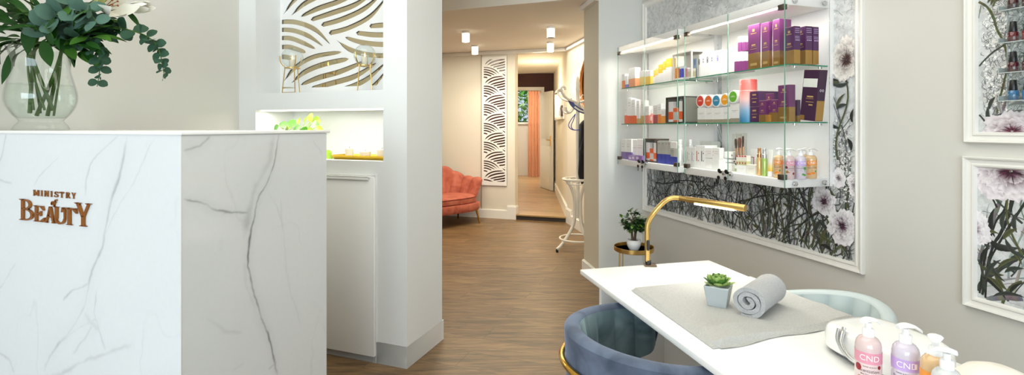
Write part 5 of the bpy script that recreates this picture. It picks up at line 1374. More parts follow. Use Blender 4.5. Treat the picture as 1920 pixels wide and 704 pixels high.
# ------------------------------------------------------------------ brass side table with a small tree
sY = 3.35*k; sC = Vector(((1188.5-CX)/FPX*sY, sY, 0)); sZ = zat(463, sY)
sr = .5*(1225.5-1152)/FPX*sY
side_t = empty('side_table', sC, 0, 'small round brass tray table in the corner by the pier', 'side table')
mb = MB(); mb.lathe([(.0001, sZ-.028), (sr*.97, sZ-.028), (sr, sZ-.024), (sr, sZ+.004), (sr-.004, sZ+.004), (sr-.006, sZ-.020), (.0001, sZ-.020)], 48); mb.build('tray_top', M_GOLD, side_t)
mb = MB(); mb.lathe([(.0001, sZ-.0195), (sr-.007, sZ-.0195)], 40); mb.build('tray_lining', mat('dark_tray_mirror', '#66686b', .3, .2), side_t)
for i in range(4):
    a = .45+i*pi/2; mb = MB(); mb.tube([(cos(a)*sr*.90, sin(a)*sr*.9, 0), (cos(a)*sr*.90, sin(a)*sr*.9, sZ-.028)], .0048, 8); mb.build('leg', M_GOLD, side_t)
mb = MB(); mb.lathe([(sr*.89, .10), (sr*.91, .10), (sr*.91, .11), (sr*.89, .11)], 40); mb.build('stretcher_ring', M_GOLD, side_t)
tree = empty('potted_tree', sC+Vector((0, 0, sZ-.019)), .3, 'small leafy green tree in a white bowl pot on the brass table', 'plant')
q_ = sY/FPX; mb = MB(); mb.lathe([(.0001, 0), (9*q_, 0), (12.5*q_, 7*q_), (13.3*q_, 13*q_), (12.2*q_, 17*q_), (12.8*q_, 18.5*q_), (11.5*q_, 18.5*q_), (11*q_, 15.5*q_), (.0001, 15.5*q_)], 28); mb.build('pot', M_GLOSSW, tree)
mb = MB(); mb.lathe([(.0001, 15.8*q_), (11*q_, 15.6*q_)], 20); mb.build('soil', mat('potting_soil', '#3a2a1c', .95, var=.4, scale=200), tree)
random.seed(12); tk, fl1, fl2 = MB(), MB(), MB()
for i, (dx, top) in enumerate(((-.012, .17), (.012, .13), (.02, .10))):
    pts = bez([(dx*.6, 0, 15*q_), (dx, .005, 15*q_+.05), (dx*1.3, .0, 15*q_+.1), (dx*.6-.01*i, 0, 15*q_+top)], 6); tk.tube(pts, [lerp(.011-.003*i, .004, t/(len(pts)-1)) for t in range(len(pts))], 8)
    for b in range(14):
        p = pts[random.randrange(int(len(pts)*.45), len(pts))]; a = random.uniform(0, 2*pi); d = Vector((cos(a), sin(a), random.uniform(-.2, 1.0))).normalized(); e = p+d*random.uniform(.05, .105); tk.tube([p, p.lerp(e, .5)+Vector((0, 0, .01)), e], [.003, .002, .0012], 5)
        for _ in range(7):
            c = p.lerp(e, random.uniform(.35, 1.05)); dd = (d+Vector((random.uniform(-1, 1), random.uniform(-1, 1), random.uniform(-.9, .5)))).normalized()
            leaf(fl1 if random.random() < .8 else fl2, c, dd, (0, 0, 1), random.uniform(.034, .05), random.uniform(.018, .025), .6, n=6, shape='heart', fold=.1)
tk.build('trunk', mat('ficus_bark', '#5a4a38', .8, var=.2, scale=60), tree); fl1.build('foliage', mat('ficus_leaf', '#22401c', .35, var=.35, scale=30), tree); fl2.build('foliage', mat('ficus_leaf_young', '#5d8a2e', .4, var=.2, scale=30), tree)['label'] = 'bright young leaves'
# ------------------------------------------------------------------ hall: coral shell sofa
M_CORAL = velvet('coral_velvet', '#9e4a37', '#bf6c56'); M_CORALD = mat('coral_piping', '#8f3c2d', .7)
f_ = Vector((.77, .64, 0)).normalized(); g_ = Vector((-f_.y, f_.x, 0))
leg1 = P(899.5, 419); SW, SD = 1.36, .74
so = leg1-f_*(SW/2-.17)+g_*(.28)
sofa = empty('shell_sofa', so, atan2(f_.y, f_.x), 'coral velvet shell-back loveseat on brass legs, against the hall wall', 'sofa')
def dplan(a, w, d, e=.72):       # rounded plan, a from 0..2pi
    c, s = cos(a), sin(a); return Vector((w/2*abs(c)**e*(1 if c > 0 else -1), d/2*abs(s)**e*(1 if s > 0 else -1), 0))
mb = MB(); NA = 64
def base(u, v):
    a = 2*pi*u; prof_ = ((.90, .17), (.97, .175), (1.0, .20), (1.0, .255), (.985, .275), (.9, .285)); i = min(4, int(v*5)); t = v*5-i
    q = lerp(prof_[i][0], prof_[i+1][0], t); z = lerp(prof_[i][1], prof_[i+1][1], t); p = dplan(a, SW*.92, SD*.92); return Vector((p.x*q, p.y*q, z))
mb.grid(base, NA, 11, closeu=True); n = len(mb.v); mb.f.append(tuple(range(NA))); mb.m.append(0); mb.f.append(tuple(range(n-NA, n))); mb.m.append(0)
mb.build('seat_base', M_CORAL, sofa)
mb = MB()
def cush(u, v):
    a = 2*pi*u; prof_ = ((.94, .285), (.99, .295), (1.0, .33), (.985, .362), (.93, .375), (.6, .384), (.001, .388)); i = min(5, int(v*6)); t = v*6-i
    q = lerp(prof_[i][0], prof_[i+1][0], t); z = lerp(prof_[i][1], prof_[i+1][1], t); p = dplan(a, SW*.82, SD*.80); return Vector((p.x*q, p.y*q-.03, z))
mb.grid(cush, NA, 19, closeu=True); cu_ = mb.build('seat_cushion', M_CORAL, sofa)
mb = MB(); pts = [dplan(2*pi*i/64, SW*.82*.995, SD*.80*.995)+Vector((0, -.03, .360)) for i in range(65)]; mb.tube(pts, .006, 6); mb.build('piping', M_CORALD, cu_)
NL_ = 10
for i in range(NL_):
    a0 = lerp(-.13, pi+.13, i/NL_); a1 = lerp(-.13, pi+.13, (i+1)/NL_); am = (a0+a1)/2
    htop = .6
    mb = MB()
    def lobe(u, v, a0=a0, a1=a1, htop=htop):
        # u around the closed section, v up
        z = lerp(.18, htop, v); spread_ = lerp(.80, 1.10, v**.9); wfac = 1.0
        ang = 2*pi*u; ca, sa = cos(ang), sin(ang)
        half = (a1-a0)/2*1.10; tt = am_+half*ca; hc_ = lerp(.745, .585, ss((abs(cos(tt))-.35)/.66)); htop = hc_+.020*(1-ca*ca)-.012; z = lerp(.18, htop, v)
        p = dplan(tt, SW*.93*spread_, SD*.98*spread_, .8); c = p.normalized()
        th = .052*(1-.15*v)*abs(sa)**.5*(1 if sa > 0 else -1)
        # rounded scallop top
        if v > .86: q = (v-.86)/.14; z = lerp(.18, htop, .86)+(htop-lerp(.18, htop, .86))*sin(q*pi/2)*(1-.10*abs(ca)**2.4); th *= max(.05, cos(q*pi/2))**.5
        return Vector((p.x+c.x*th, p.y+c.y*th+.0, z))
    am_ = am
    mb.grid(lobe, 20, 18, closeu=True); n = len(mb.v); mb.f.append(tuple(range(n-20, n))); mb.m.append(0)
    mb.build('back_lobe', M_CORAL, sofa)
M_BRASS = mat('brass_leg', '#b98a3c', .25, 1, var=.05)
for x, y, ox, oy in ((SW/2-.20, -.25, .03, -.03), (-SW/2+.20, -.25, -.03, -.03), (SW/2-.22, .17, .02, .03), (-SW/2+.22, .17, -.02, .03)):
    mb = MB(); mb.tube([(x, y, .18), (x+ox, y+oy, 0)], [.017, .009], 10); mb.build('leg', M_BRASS, sofa)

# narrow fretwork panel beside the doorway
def on_wall(px, off=0.0):      # point of back wall seen at column px
    r = (px-CX)/FPX; b = JR-Bn*off; t = (r*b.y-b.x)/(Bd.x-r*Bd.y); return b+Bd*t
pa, pb = on_wall(904), on_wall(950.5); fw = (pb-pa).length; z0 = zat(347, pa.y); z1 = zat(107.5, pa.y)
M_MAROON_REFL = mat('painted_maroon_reflection', '#4a2928', .08, 0, var=.05, coat=.5)  # reflection of a maroon wall painted as the backing colour
fretwork('fretwork_panel', pa-Bn*.002+Vector((0, 0, z0)), atan2(-Bd.y, -Bd.x), fw, z1-z0, (.030, .022, .055, .04), None, (fw-.052)*1.72, .085, 'tall narrow white fretwork panel over a painted maroon reflection, beside the corridor doorway', M_MAROON_REFL)
mb = MB(); wallpoly(mb, [pa+Bd*.004, pa+Bd*.016, pa+Bd*.016-Bn*.006, pa+Bd*.004-Bn*.006], .13, 2.34); struct('painted_shadow_line', mb, mat('shadow_strip', '#a1937a', .6), smooth=False)  # strip painted as the shadow line of the wall recess
# ceiling cylinder lights
for i, (px, py0, py1, lab, on) in enumerate(((873.3, 59, 79, 'white cylinder ceiling light over the sofa, set off towards the reception', True), (890.6, 85, 102, 'white cylinder ceiling light by the narrow fretwork panel', True),
                                       (1032.7, 50, 71, 'unlit white cylinder ceiling light on the coat-stand side of the hall', False), (1032, 78.5, 97.5, 'lit white cylinder ceiling light in front of the doorway', True))):
    Y = FPX*(HC-H)/(HY-py0); c = Vector(((px-CX)/FPX*Y, Y, HC)); h_ = HC-zat(py1, Y)
    r = empty('ceiling_light', c, 0, lab, 'ceiling light', 'cylinder lights on the hall ceiling')
    mb = MB(); mb.lathe([(.041, 0), (.0425, -.002), (.0425, -h_), (.038, -h_), (.038, -h_+.012), (.0001, -h_+.012)], 28); mb.build('housing', M_WHITE, r)
    mb = MB(); mb.lathe([(.0001, -h_+.010), (.0375, -h_+.010), (.0375, -h_+.0035), (.0001, -h_+.0035)], 24); mb.build('lamp', emit_mat('downlight_lens', '#fff4dc', 6) if on else mat('unlit_lens', '#8a6f66', .4), r)
    if on:
        s_ = spot('hall_downlight', c-Vector((0, 0, h_+.01)), 20, (1, .87, .68), 130, .035, .7)
# doorway side: black coat, coat stand
cc = Vector((.645*k, 4.98*k, 0))
def cpx(px, py, dy=0.0): Y = cc.y+dy; return Vector(((px-CX)/FPX*Y, Y, zat(py, Y)))-cc
M_STAND = mat('white_painted_bentwood', '#e6e0d2', .35, var=.03, scale=10)
stand = empty('coat_stand', cc, 0, 'white bentwood coat stand with curled hooks, in the hall beside the pier', 'coat stand')
zt = zat(143, cc.y)
mb = MB(); mb.lathe([(.0001, .33), (.020, .33), (.021, .9), (.020, 1.50), (.021, 1.53), (.026, 1.55), (.021, 1.57), (.020, zt-.16), (.025, zt-.14), (.021, zt-.12), (.024, zt-.07), (.018, zt-.05), (.020, zt-.03), (.010, zt-.005), (.0001, zt)], 16); mb.build('pole', M_STAND, stand)
fl = P(1043.9, 473.5)-cc; a0 = atan2(fl.y, fl.x); fr = fl.length
for i in range(4):
    a = a0+i*pi/2; c, s_ = cos(a), sin(a)
    mb = MB(); mb.tube(bez([(c*fr, s_*fr, .030), (c*fr*.80, s_*fr*.80, .065), (c*fr*.5, s_*fr*.5, .15), (c*fr*.22, s_*fr*.22, .27), (c*.042, s_*.042, .42), (c*.05, s_*.05, .56), (c*.10, s_*.10, .68), (c*.145, s_*.145, .735)], 6), .0155, 10); lg = mb.build('leg', M_STAND, stand)
    mb = MB(); mb.lathe([(.012, 0), (.014, .006), (.013, .022), (.009, .03)], 10, c=(c*fr*.985, s_*fr*.985, 0)); mb.build('rubber_foot', M_BLACK, lg)
    aa = a0+.25+i*pi/2; c, s_ = cos(aa), sin(aa)
    mb = MB(); hk = [(c*.02, s_*.02, 1.56), (c*.10, s_*.10, 1.585), (c*.19, s_*.19, 1.62), (c*.255, s_*.255, 1.69), (c*.275, s_*.275, 1.75), (c*.25, s_*.25, 1.79), (c*.215, s_*.215, 1.775), (c*.215, s_*.215, 1.745)]
    sc_h = (zat(165, cc.y)-1.56)/.23
    mb.tube(bez([(x, y, 1.56+(z-1.56)*sc_h) for x, y, z in hk], 6), .013, 9); mb.build('hook', M_STAND, stand)
    mb = MB(); mb.tube(bez([(c*.02, s_*.02, 1.545), (c*.075, s_*.075, 1.49), (c*.135, s_*.135, 1.45), (c*.185, s_*.185, 1.465), (c*.20, s_*.20, 1.51)], 6), .011, 9); mb.build('lower_hook', M_STAND, stand)
for z, rr_, t in ((.745, .155, .013), (.115, .19, .010), (.70, .13, .006)):
    mb = MB(); mb.tube([(cos(2*pi*i/40)*rr_, sin(2*pi*i/40)*rr_, z) for i in range(41)], t, 8, cap=False); mb.build('ring', M_STAND, stand)
# hanger with a dark blue band, blue cords, black coat
Ps = [cpx(1068, 186, -.05), cpx(1073, 196, -.06), cpx(1082, 204, -.065), cpx(1092, 209, -.06), cpx(1104, 211, -.03), cpx(1116, 209, .0)]
hanger = empty('coat_hanger', cc, 0, 'dark blue curved coat hanger with a pale lettered patch, on the coat stand', 'hanger')
mb = MB(); pts = bez(Ps, 6)
vs = []
for i, p in enumerate(pts):
    d = (pts[min(i+1, len(pts)-1)]-pts[max(i-1, 0)]).normalized(); nn = d.cross(Vector((0, 1, 0))).normalized(); 
    for a_, b_ in ((-1, -1), (1, -1), (1, 1), (-1, 1)): vs.append(p+nn*a_*.021+Vector((0, b_*.006, 0)))
mb.add(vs, [(i*4+j, i*4+(j+1) % 4, i*4+4+(j+1) % 4, i*4+4+j) for i in range(len(pts)-1) for j in range(4)]+[(3, 2, 1, 0), tuple(len(vs)-4+j for j in range(4))])
mb.build('hanger_arm', mat('navy_lacquer', '#1c2a72', .35, var=.1), hanger)
mb = MB(); vs = []
for i in range(9, 22):
    p = pts[i]; d = (pts[i+1]-pts[i-1]).normalized(); nn = d.cross(Vector((0, 1, 0))).normalized(); vs += [p-nn*.009-Vector((0, .0068, 0)), p+nn*.009-Vector((0, .0068, 0))]
mb.add(vs, [(2*i, 2*i+1, 2*i+3, 2*i+2) for i in range(12)])
mb.build('lettered_patch', mat('patch_cream', '#e8e4d4', .5), hanger)['label'] = 'cream patch with dark lettering'
mb = MB(); mb.tube(bez([pts[15]+Vector((0, 0, .02)), pts[15]+Vector((.0, .0, .10)), Vector((.05, -.03, 1.64)), Vector((.10, -.03, 1.60))], 6), .003, 6); mb.build('hook_wire', M_CHROME, hanger)
cord = MB(); M_CORD = mat('blue_cord', '#2748a8', .5)
for off in (0, 5):
    cord.tube(bez([cpx(1079, 214, -.03), cpx(1070+off, 226, -.05), cpx(1066+off, 236, -.06), cpx(1072+off*.5, 243, -.06), cpx(1084, 244, -.05), cpx(1100, 240, -.03)], 6), .0045, 7)
co_ = cord.build('looped_cord', M_CORD); co_.location = cc; tag(co_, 'blue cord looped twice, dangling from the coat stand', 'cord')
coat = empty('black_coat', cc, 0, 'black coat hanging off the coat stand, mostly hidden by the pier', 'coat')
mb = MB()
def coatf(u, v):
    a = 2*pi*u; zt_, zb_ = 1.42, .68; z = lerp(zt_, zb_, v); top = ss(min(1, v/.16)); w = lerp(.03, .19, top)*(1+.12*v)*(1-.25*ss((v-.85)/.15)); d = lerp(.02, .075, top)
    fold = 1+.10*sin(a*7+v*3)*min(1, v*2)
    return Vector((.135+w*cos(a)*fold*.62, -.04+d*sin(a)*fold, z-.02*cos(a)))
mb.grid(coatf, 48, 28, closeu=True); mb.f += [tuple(range(48)), tuple(range(48*27, 48*28))]; mb.m += [0, 0]
mb.build('coat_body', M_BLACKF, coat)
mb = MB(); mb.tube(bez([(.075, -.05, 1.25), (.045, -.06, 1.12), (.030, -.05, .98), (.045, -.04, .84)], 8), [.02]+[.045]*12+[.04]*12, 10, flat=.6); mb.build('sleeve', M_BLACKF, coat)
# bamboo mirror on the hall's side wall
mc_t = 1.02; mcn = JR+hd*mc_t; mz = 1.80
def mm(a, r): return mcn+hd*(cos(a)*.36*r)-hn*.02+Vector((0, 0, mz+sin(a)*.33*r))
mir = empty('bamboo_mirror', mcn+Vector((0, 0, mz)), 0, 'rounded bamboo-framed mirror on the hall wall behind the coat stand', 'mirror')
oo = mcn+Vector((0, 0, mz)); M_BAM = mat('bamboo_cane', '#a4672c', .45, var=.3, scale=25)
mb = MB(); mb.tube([mm(2*pi*i/48, 1)-oo for i in range(49)], .019, 9, cap=False); mb.tube([mm(2*pi*i/48, .9)-oo for i in range(49)], .006, 7, cap=False)
for i in range(12): mb.tube([mm(2*pi*(i-.12)/12, 1)-oo, mm(2*pi*(i+.12)/12, 1)-oo], .023, 9)
mb.build('frame', M_BAM, mir)
mb = MB(); vs = [mm(2*pi*i/48, .97)+hn*.012-oo for i in range(48)]; mb.add(vs, [tuple(range(48))]); mb.build('mirror_glass', M_MIRROR, mir, smooth=False)
# corridor: lit wall case, door, curtain, smoke alarm, garden
lc = empty('wall_display_case', Vector((.765*k-.03, 7.55*k, 1.42)), 0, 'white framed wall case with a lit inside, on the corridor side wall', 'display case')
mb = MB(); y0, y1, hh_, dp = -.75, .78, .50, .05
for a in ((y0, y1, 0, .04), (y0, y1, hh_-.04, hh_)): mb.rbox(-dp, .0, a[0], a[1], a[2], a[3], .002)
for a in (y0, y1-.05): mb.rbox(-dp, .0, a, a+.05, .04, hh_-.04, .002)
mb.build('case_frame', M_WHITE, lc)
mb = MB(); mb.box(-.008, 0, y0+.05, y1-.05, .04, hh_-.04); mb.build('lit_back', emit_mat('warm_case_glow', '#ffdfae', 1.4), lc)
mb = MB(); mb.rbox(-.07, -.02, -.72, -.5, .04, .2, .003); mb.build('brown_box', mat('dark_brown_lacquer', '#4a2f1c', .3), lc)
mb = MB(); mb.lathe([(.018, .04), (.02, .05), (.02, .12), (.008, .14), (.008, .17), (.0001, .17)], 12, c=(-.085, -.62, 0)); mb.build('bottle', M_WHITE, lc)
hp_ = Vector((.585, 10.34, CF)); np_ = Vector(((1036-CX)/FPX*9.72, 9.72, CF))
dd_ = np_-hp_; dl_ = dd_.length; dr = empty('corridor_door', hp_, atan2(dd_.y, dd_.x), 'open white door with a brass handle at the end of the corridor', 'door')
mb = MB(); mb.rbox(0, dl_, -.02, .02, .008, 1.93, .003); mb.build('door_leaf', M_TRIM, dr)
mb = MB()
for z0_, z1_ in ((.15, .85), (1.0, 1.78)): 
    for yy in (-.0225, .0225): mb.rbox(.09, dl_-.09, yy-.004, yy+.004, z0_, z1_, .003)
mb.build('raised_panels', M_TRIM, dr)
mb = MB()
for sg in (-1, 1):
    mb.rbox(dl_-.085, dl_-.045, sg*.021-.004, sg*.021+.004, .86, 1.06, .002); mb.tube([(dl_-.065, sg*.02, .98), (dl_-.065, sg*.06, .98), (dl_-.17, sg*.062, .98)], .009, 8)
mb.build('handle', M_GOLDP, dr)
M_CURT = mat('copper_satin_curtain', '#cf8f60', .45, var=.05, scale=4, sheen=.3)
def curtain(x0, x1, y, z0, z1, label):
    r = empty('curtain', Vector(((x0+x1)/2, y, z0)), 0, label, 'curtain'); mb = MB(); w = x1-x0
    mb.grid(lambda u, v: Vector(((u-.5)*w*(1+.12*(1-v)), .035*sin(u*26+.6*sin(v*3))+.02*sin(u*11), v*(z1-z0))), 90, 12); n = len(mb.v)
    mb.grid(lambda u, v: Vector(((u-.5)*w*(1+.12*(1-v)), .012+.035*sin(u*26+.6*sin(v*3))+.02*sin(u*11), v*(z1-z0))), 90, 12); mb.build('fabric', M_CURT, r)
    mb = MB(); mb.tube([(-w*.62, 0, z1-z0+.01), (w*.62, 0, z1-z0+.01)], .012, 8); mb.build('rail', M_WHITE, r)
cy = 12.45
curtain((991-CX)/FPX*cy, (1013-CX)/FPX*cy, cy, CF+.005, zat(166, cy), 'long copper satin curtain hanging beside the far window')
curtain((950-CX)/FPX*cy, (968.5-CX)/FPX*cy, cy, CF+.005, zat(166, cy), 'copper curtain mostly hidden by the doorway jamb')
sm = empty('smoke_alarm', Vector(((998-CX)/FPX*8.3, 8.3, CCZ)), 0, 'small round smoke alarm on the corridor ceiling', 'smoke alarm')
mb = MB(); mb.lathe([(.055, 0), (.055, -.02), (.045, -.032), (.0001, -.034)], 24); mb.build('housing', M_TRIM, sm)
mb = MB(); mb.lathe([(.058, -.001), (.058, -.007), (.054, -.007)], 24); mb.build('base_ring', mat('alarm_ring', '#c79a4d', .5), sm)
# shrub outside the far window
sh = empty('garden_shrub', Vector((.25, 14.6, .8)), 0, 'leafy green shrub outside the far room window', 'shrub')
l1, l2 = MB(), MB(); random.seed(4)
for _ in range(1500):
    p = Vector((random.uniform(-.8, .8), random.uniform(-.4, .4), random.uniform(-.2, 2.0))); d = Vector((random.uniform(-1, 1), random.uniform(-1, .3), random.uniform(-.6, 1)))
    leaf(l1 if random.random() < .5 else l2, p, d, (0, 0, 1), random.uniform(.14, .24), random.uniform(.08, .13), .5, n=5, shape='heart')
l1.build('foliage', mat('shrub_leaf', '#5a9a3a', .5, var=.3, scale=9), sh); l2.build('foliage', mat('shrub_leaf_light', '#c3e08a', .5, var=.3, scale=9), sh)['label'] = 'paler green leaves'
mb = MB()
for i in range(5): mb.tube([(i*.2-.4, 0, -.9), (i*.22-.45, .05, .4), (i*.27-.5, 0, 1.2)], [.02, .014, .006], 6)
mb.build('stem', mat('shrub_bark', '#5a4632', .8), sh)
sunl = bpy.data.lights.new('sun_outside', 'SUN'); sunl.energy = 3; sunl.angle = .02; so_ = bpy.data.objects.new('sun_outside', sunl); COL.objects.link(so_); so_.rotation_euler = (radians(-58), 0, radians(160))
# nail polish rack
ra0 = s_at(1889.5, .03); RKW = .36; shz = [zw(y, ra0, .03) for y in (21.5, 81.5, 137, 189)]
rack = empty('polish_rack', W3(ra0, .026, shz[3]-.03), ROT_W, 'clear acrylic nail polish rack fixed on the upper floral print', 'rack')
M_ACR = glass_mat('clear_acrylic', '#f8fbfb', .8, .03, .06); M_ACRE = mat('acrylic_edge', '#e6eeee', .2, trans=.4)
zb = shz[3]-.03; ht = shz[0]+.13-zb
mb = MB(); mb.box(0, RKW, -.004, 0, 0, ht, 0); mb.box(-.002, 0, -.006, 0, 0, ht, 1); mb.build('back_sheet', [M_ACR, M_ACRE], rack, smooth=False)
for z in shz:
    mb = MB(); zl = z-zb; mb.box(0, RKW, -.052, -.004, zl-.003, zl, 0); mb.box(0, RKW, -.0525, -.052, zl-.003, zl+.016, 0); mb.box(0, RKW, -.0535, -.0525, zl-.004, zl-.001, 1); mb.box(-.002, 0, -.0525, -.004, zl-.003, zl+.016, 1); mb.build('ledge', [M_ACR, M_ACRE], rack, smooth=False)
pol = [('very dark red', '#3a0e12'), ('deep red', '#5a0c14'), ('oxblood', '#4a0d18'), ('steel blue', '#356a92')]
pol2 = [('maroon', '#4d1018'), ('bright red', '#8c1018'), ('plum', '#52152a'), ('bright blue', '#2775b4')]
rows = ('top shelf', 'second shelf down', 'third shelf down', 'lowest shelf')
M_BOTG = [[mat('polish_'+str(i)+str(j), (pol, pol2)[j][i][1], .08, var=.06, coat=.8) for j in range(2)] for i in range(4)]
for i, z in enumerate(shz):
    for j in range(2):
        s = ra0+.030+j*.042; q = .026+.030
        b = empty('nail_polish', W3(s, q, z), ROT_W, '%s nail polish, black cap, on the %s of the acrylic rack, %s' % ((pol, pol2)[j][i][0], rows[i], 'first' if j == 0 else 'second'), 'nail polish', 'nail polish bottles on the acrylic rack')
        mb = MB(); mb.lathe([(.0001, 0), (.0145, 0), (.0155, .002), (.0155, .030), (.013, .034), (.0075, .036), (.0001, .036)], 20); mb.build('bottle', M_BOTG[i][j], b)
        mb = MB(); mb.lathe([(.0115, .034), (.012, .036), (.0095, .070), (.0085, .0715), (.0001, .0715)], 18); mb.build('cap', M_BLACK, b)
# ------------------------------------------------------------------ goods in the cabinets
MATS = {}
def cm(c, rough=.4, metal=0, coat=.15):
    key = (c, rough, metal)
    if key not in MATS: MATS[key] = mat('carton_'+c.lstrip('#')+('_foil' if metal else ''), c, rough, metal, var=.05, scale=30, coat=coat)
    return MATS[key]
PUR, PURD, GLD, WHT, GRY = '#6a2a64', '#4a1e52', '#b08c50', '#f3f2ef', '#c9cac6'
PLUM = '#8a3f82'
def q_at(px, s):          # distance out of the wall at which a vertical line of wall coordinate s shows at column px
    r = (px-CX)/FPX; b = W0+Wd*s; return (r*b.y-b.x)/(r*Wn.y-Wn.x)
def carton(name, pxL, pxR, yT, q, zb, label, body, band=None, frac=.4, d=None, pxS=None, cat='box', group=None, top=None, marks=None, lean=0, h=None, mark_col='#c9a96a', slip=None, sc=0.0):
    """upright box: front face between two photo columns at distance q from the wall, standing on height zb"""
    s0, s1 = s_at(pxL, q), s_at(pxR, q); w = s1-s0
    if h is None: h = zw(yT, s0, q)-zb
    if pxS is not None: d = max(.008, q-q_at(pxS, s1))
    d = d or min(w, .06); d = min(d, q-.036)
    r = empty(name, W3(s0, q, zb+.0006), ROT_W, label, cat, group)
    mats = [cm(body)]; mb = MB(); b = min(.0012, w*.04)
    if band:
        mats.append(cm(band, .3, .75) if band == GLD else cm(band))
        mb.rbox(0, w, 0, d, h*frac, h, b, 0); mb.rbox(0, w, 0, d, 0, h*frac+.0005, b, 1)
    else: mb.rbox(0, w, 0, d, 0, h, b, 0)
    o = mb.build('carton_body', mats, r, smooth=False)
    if top: 
        mb = MB(); mb.box(.0008, w-.0008, .0008, d-.0008, h-.0005, h+.0006); mb.build('lid_top', cm(top), r, smooth=False)
    if marks:
        mb = MB()
        for x0, x1, z0, z1 in marks: mb.box(w*x0, w*x1, -.0007, .0002, h*z0, h*z1)
        mb.build('printed_mark', cm(mark_col, .4, .4 if mark_col == '#c9a96a' else 0), r, smooth=False)
    if slip:
        for x0, x1, z0, z1, c in slip:
            mb = MB(); mb.box(w*x0, w*x1, -.0006, .0002, h*z0, h*z1); mb.build('printed_panel', cm(c), r, smooth=False)
    if lean:
        r.rotation_euler = (0, lean, ROT_W)
    return r
LOGO = [(.40, .60, .84, .90), (.25, .75, .795, .812), (.33, .67, .53, .565), (.28, .72, .505, .512), (.2, .8, .455, .465)]
qf = QD-.065
# --- wide cabinet, top shelf
g1 = 'purple and gold cartons on the top shelf'
carton('purple_carton', 1402.5, 1423.5, 49, qf, SH2, 'tall purple and gold carton, broadest of the row, beside the little tiered boxes', PUR, GLD, .37, pxS=1426.5, group=g1, marks=LOGO+[(.22, .8, .09, .15)], top='#8d4a86')
carton('purple_carton', 1427.5, 1442, 44.5, qf, SH2, 'tall purple and gold carton, second along the top shelf after the broadest', PUR, GLD, .37, pxS=1448.5, group=g1, marks=LOGO+[(.22, .8, .09, .15)], top='#8d4a86')
carton('purple_carton', 1448.8, 1461.5, 38.5, qf, SH2, 'tallest purple and gold carton, behind the glass corner edge', PUR, GLD, .33, d=.075, group=g1, marks=LOGO+[(.22, .8, .06, .11)], top='#8d4a86')
qa = QD-.045; sR = s_at(1489.3, qa)
def endbox(pxf, pxe, yT, zb, w, label, marks_end=True, pxl=None):
    """carton seen by its end face, between columns pxf (front) and pxe (rear), at the end of the shelf"""
    q0, q1 = q_at(pxf, sR), q_at(pxe, sR); h = zw(yT, sR, q0)-zb; d = q0-q1
    r = empty('purple_carton', W3(sR-w, q0, zb+.0006), ROT_W, label, 'box', g1)
    mb = MB(); mb.rbox(0, w, 0, d, h*.37, h, .001, 0); mb.rbox(0, w, 0, d, 0, h*.37, .001, 1); mb.build('carton_body', [cm(PURD), cm(GLD, .3, .75)], r, smooth=False)
    mb = MB(); mb.box(.001, w-.001, .001, d-.001, h-.0004, h+.0008); mb.build('lid_top', cm('#b99b6a'), r, smooth=False)
    mb = MB()
    for x0, x1, z0, z1 in LOGO: mb.box(w*x0, w*x1, -.0007, .0002, h*z0, h*z1)
    mb.build('printed_mark', cm('#c9a96a', .4, .4), r, smooth=False)
    mb = MB()
    for i in range(3): mb.box(w-.0002, w+.0007, d*(.2+.25*i), d*(.36+.25*i), h*.615, h*.645)
    for z in (.93, .88, .83, .72, .68): mb.box(w-.0002, w+.0006, d*.14, d*.86, h*z, h*(z+.012))
    mb.build('printed_icons', cm('#b9a6cf'), r, smooth=False)
endbox(1489.3, 1500.6, 49, SH2, .062, 'purple and gold carton standing just inside the end glass, first of the three end-on')
endbox(1510.5, 1523.3, 49, SH2, .055, 'purple and gold carton standing end-on in the middle of the three')
endbox(1524.5, 1535.3, 50.5, SH2, .05, 'purple and gold carton standing end-on against the cabinet back')
qs = QD-.10
for i, (a, b) in enumerate(((1376.6, 1383), (1383.2, 1390.4), (1390.7, 1398.6), (1398.8, 1404.5))):
    carton('small_carton', a, b, 98, qs, SH2, ('first', 'second', 'third', 'fourth')[i]+' small purple and white carton of the lower tier, from the white logo boxes', WHT, PLUM, .55, d=.04, group='tiered small purple and white cartons')
zt2 = SH2+zw(98, s_at(1384, qs), qs)-SH2+.0008
for i, (a, b) in enumerate(((1383.2, 1390), (1390.6, 1398.3), (1398.6, 1404.5))):
    carton('small_carton', a, b, 69.5, qs-.004, zt2, ('first', 'second', 'third')[i]+' small purple and white carton of the upper tier, from the white logo boxes', WHT, PLUM, .62, d=.036, group='tiered small purple and white cartons')
edges = (1299, 1307.3, 1315.4, 1323, 1331, 1339.5, 1352.5); tops = (104.5, 103.5, 100, 98.5, 97.5, 96)
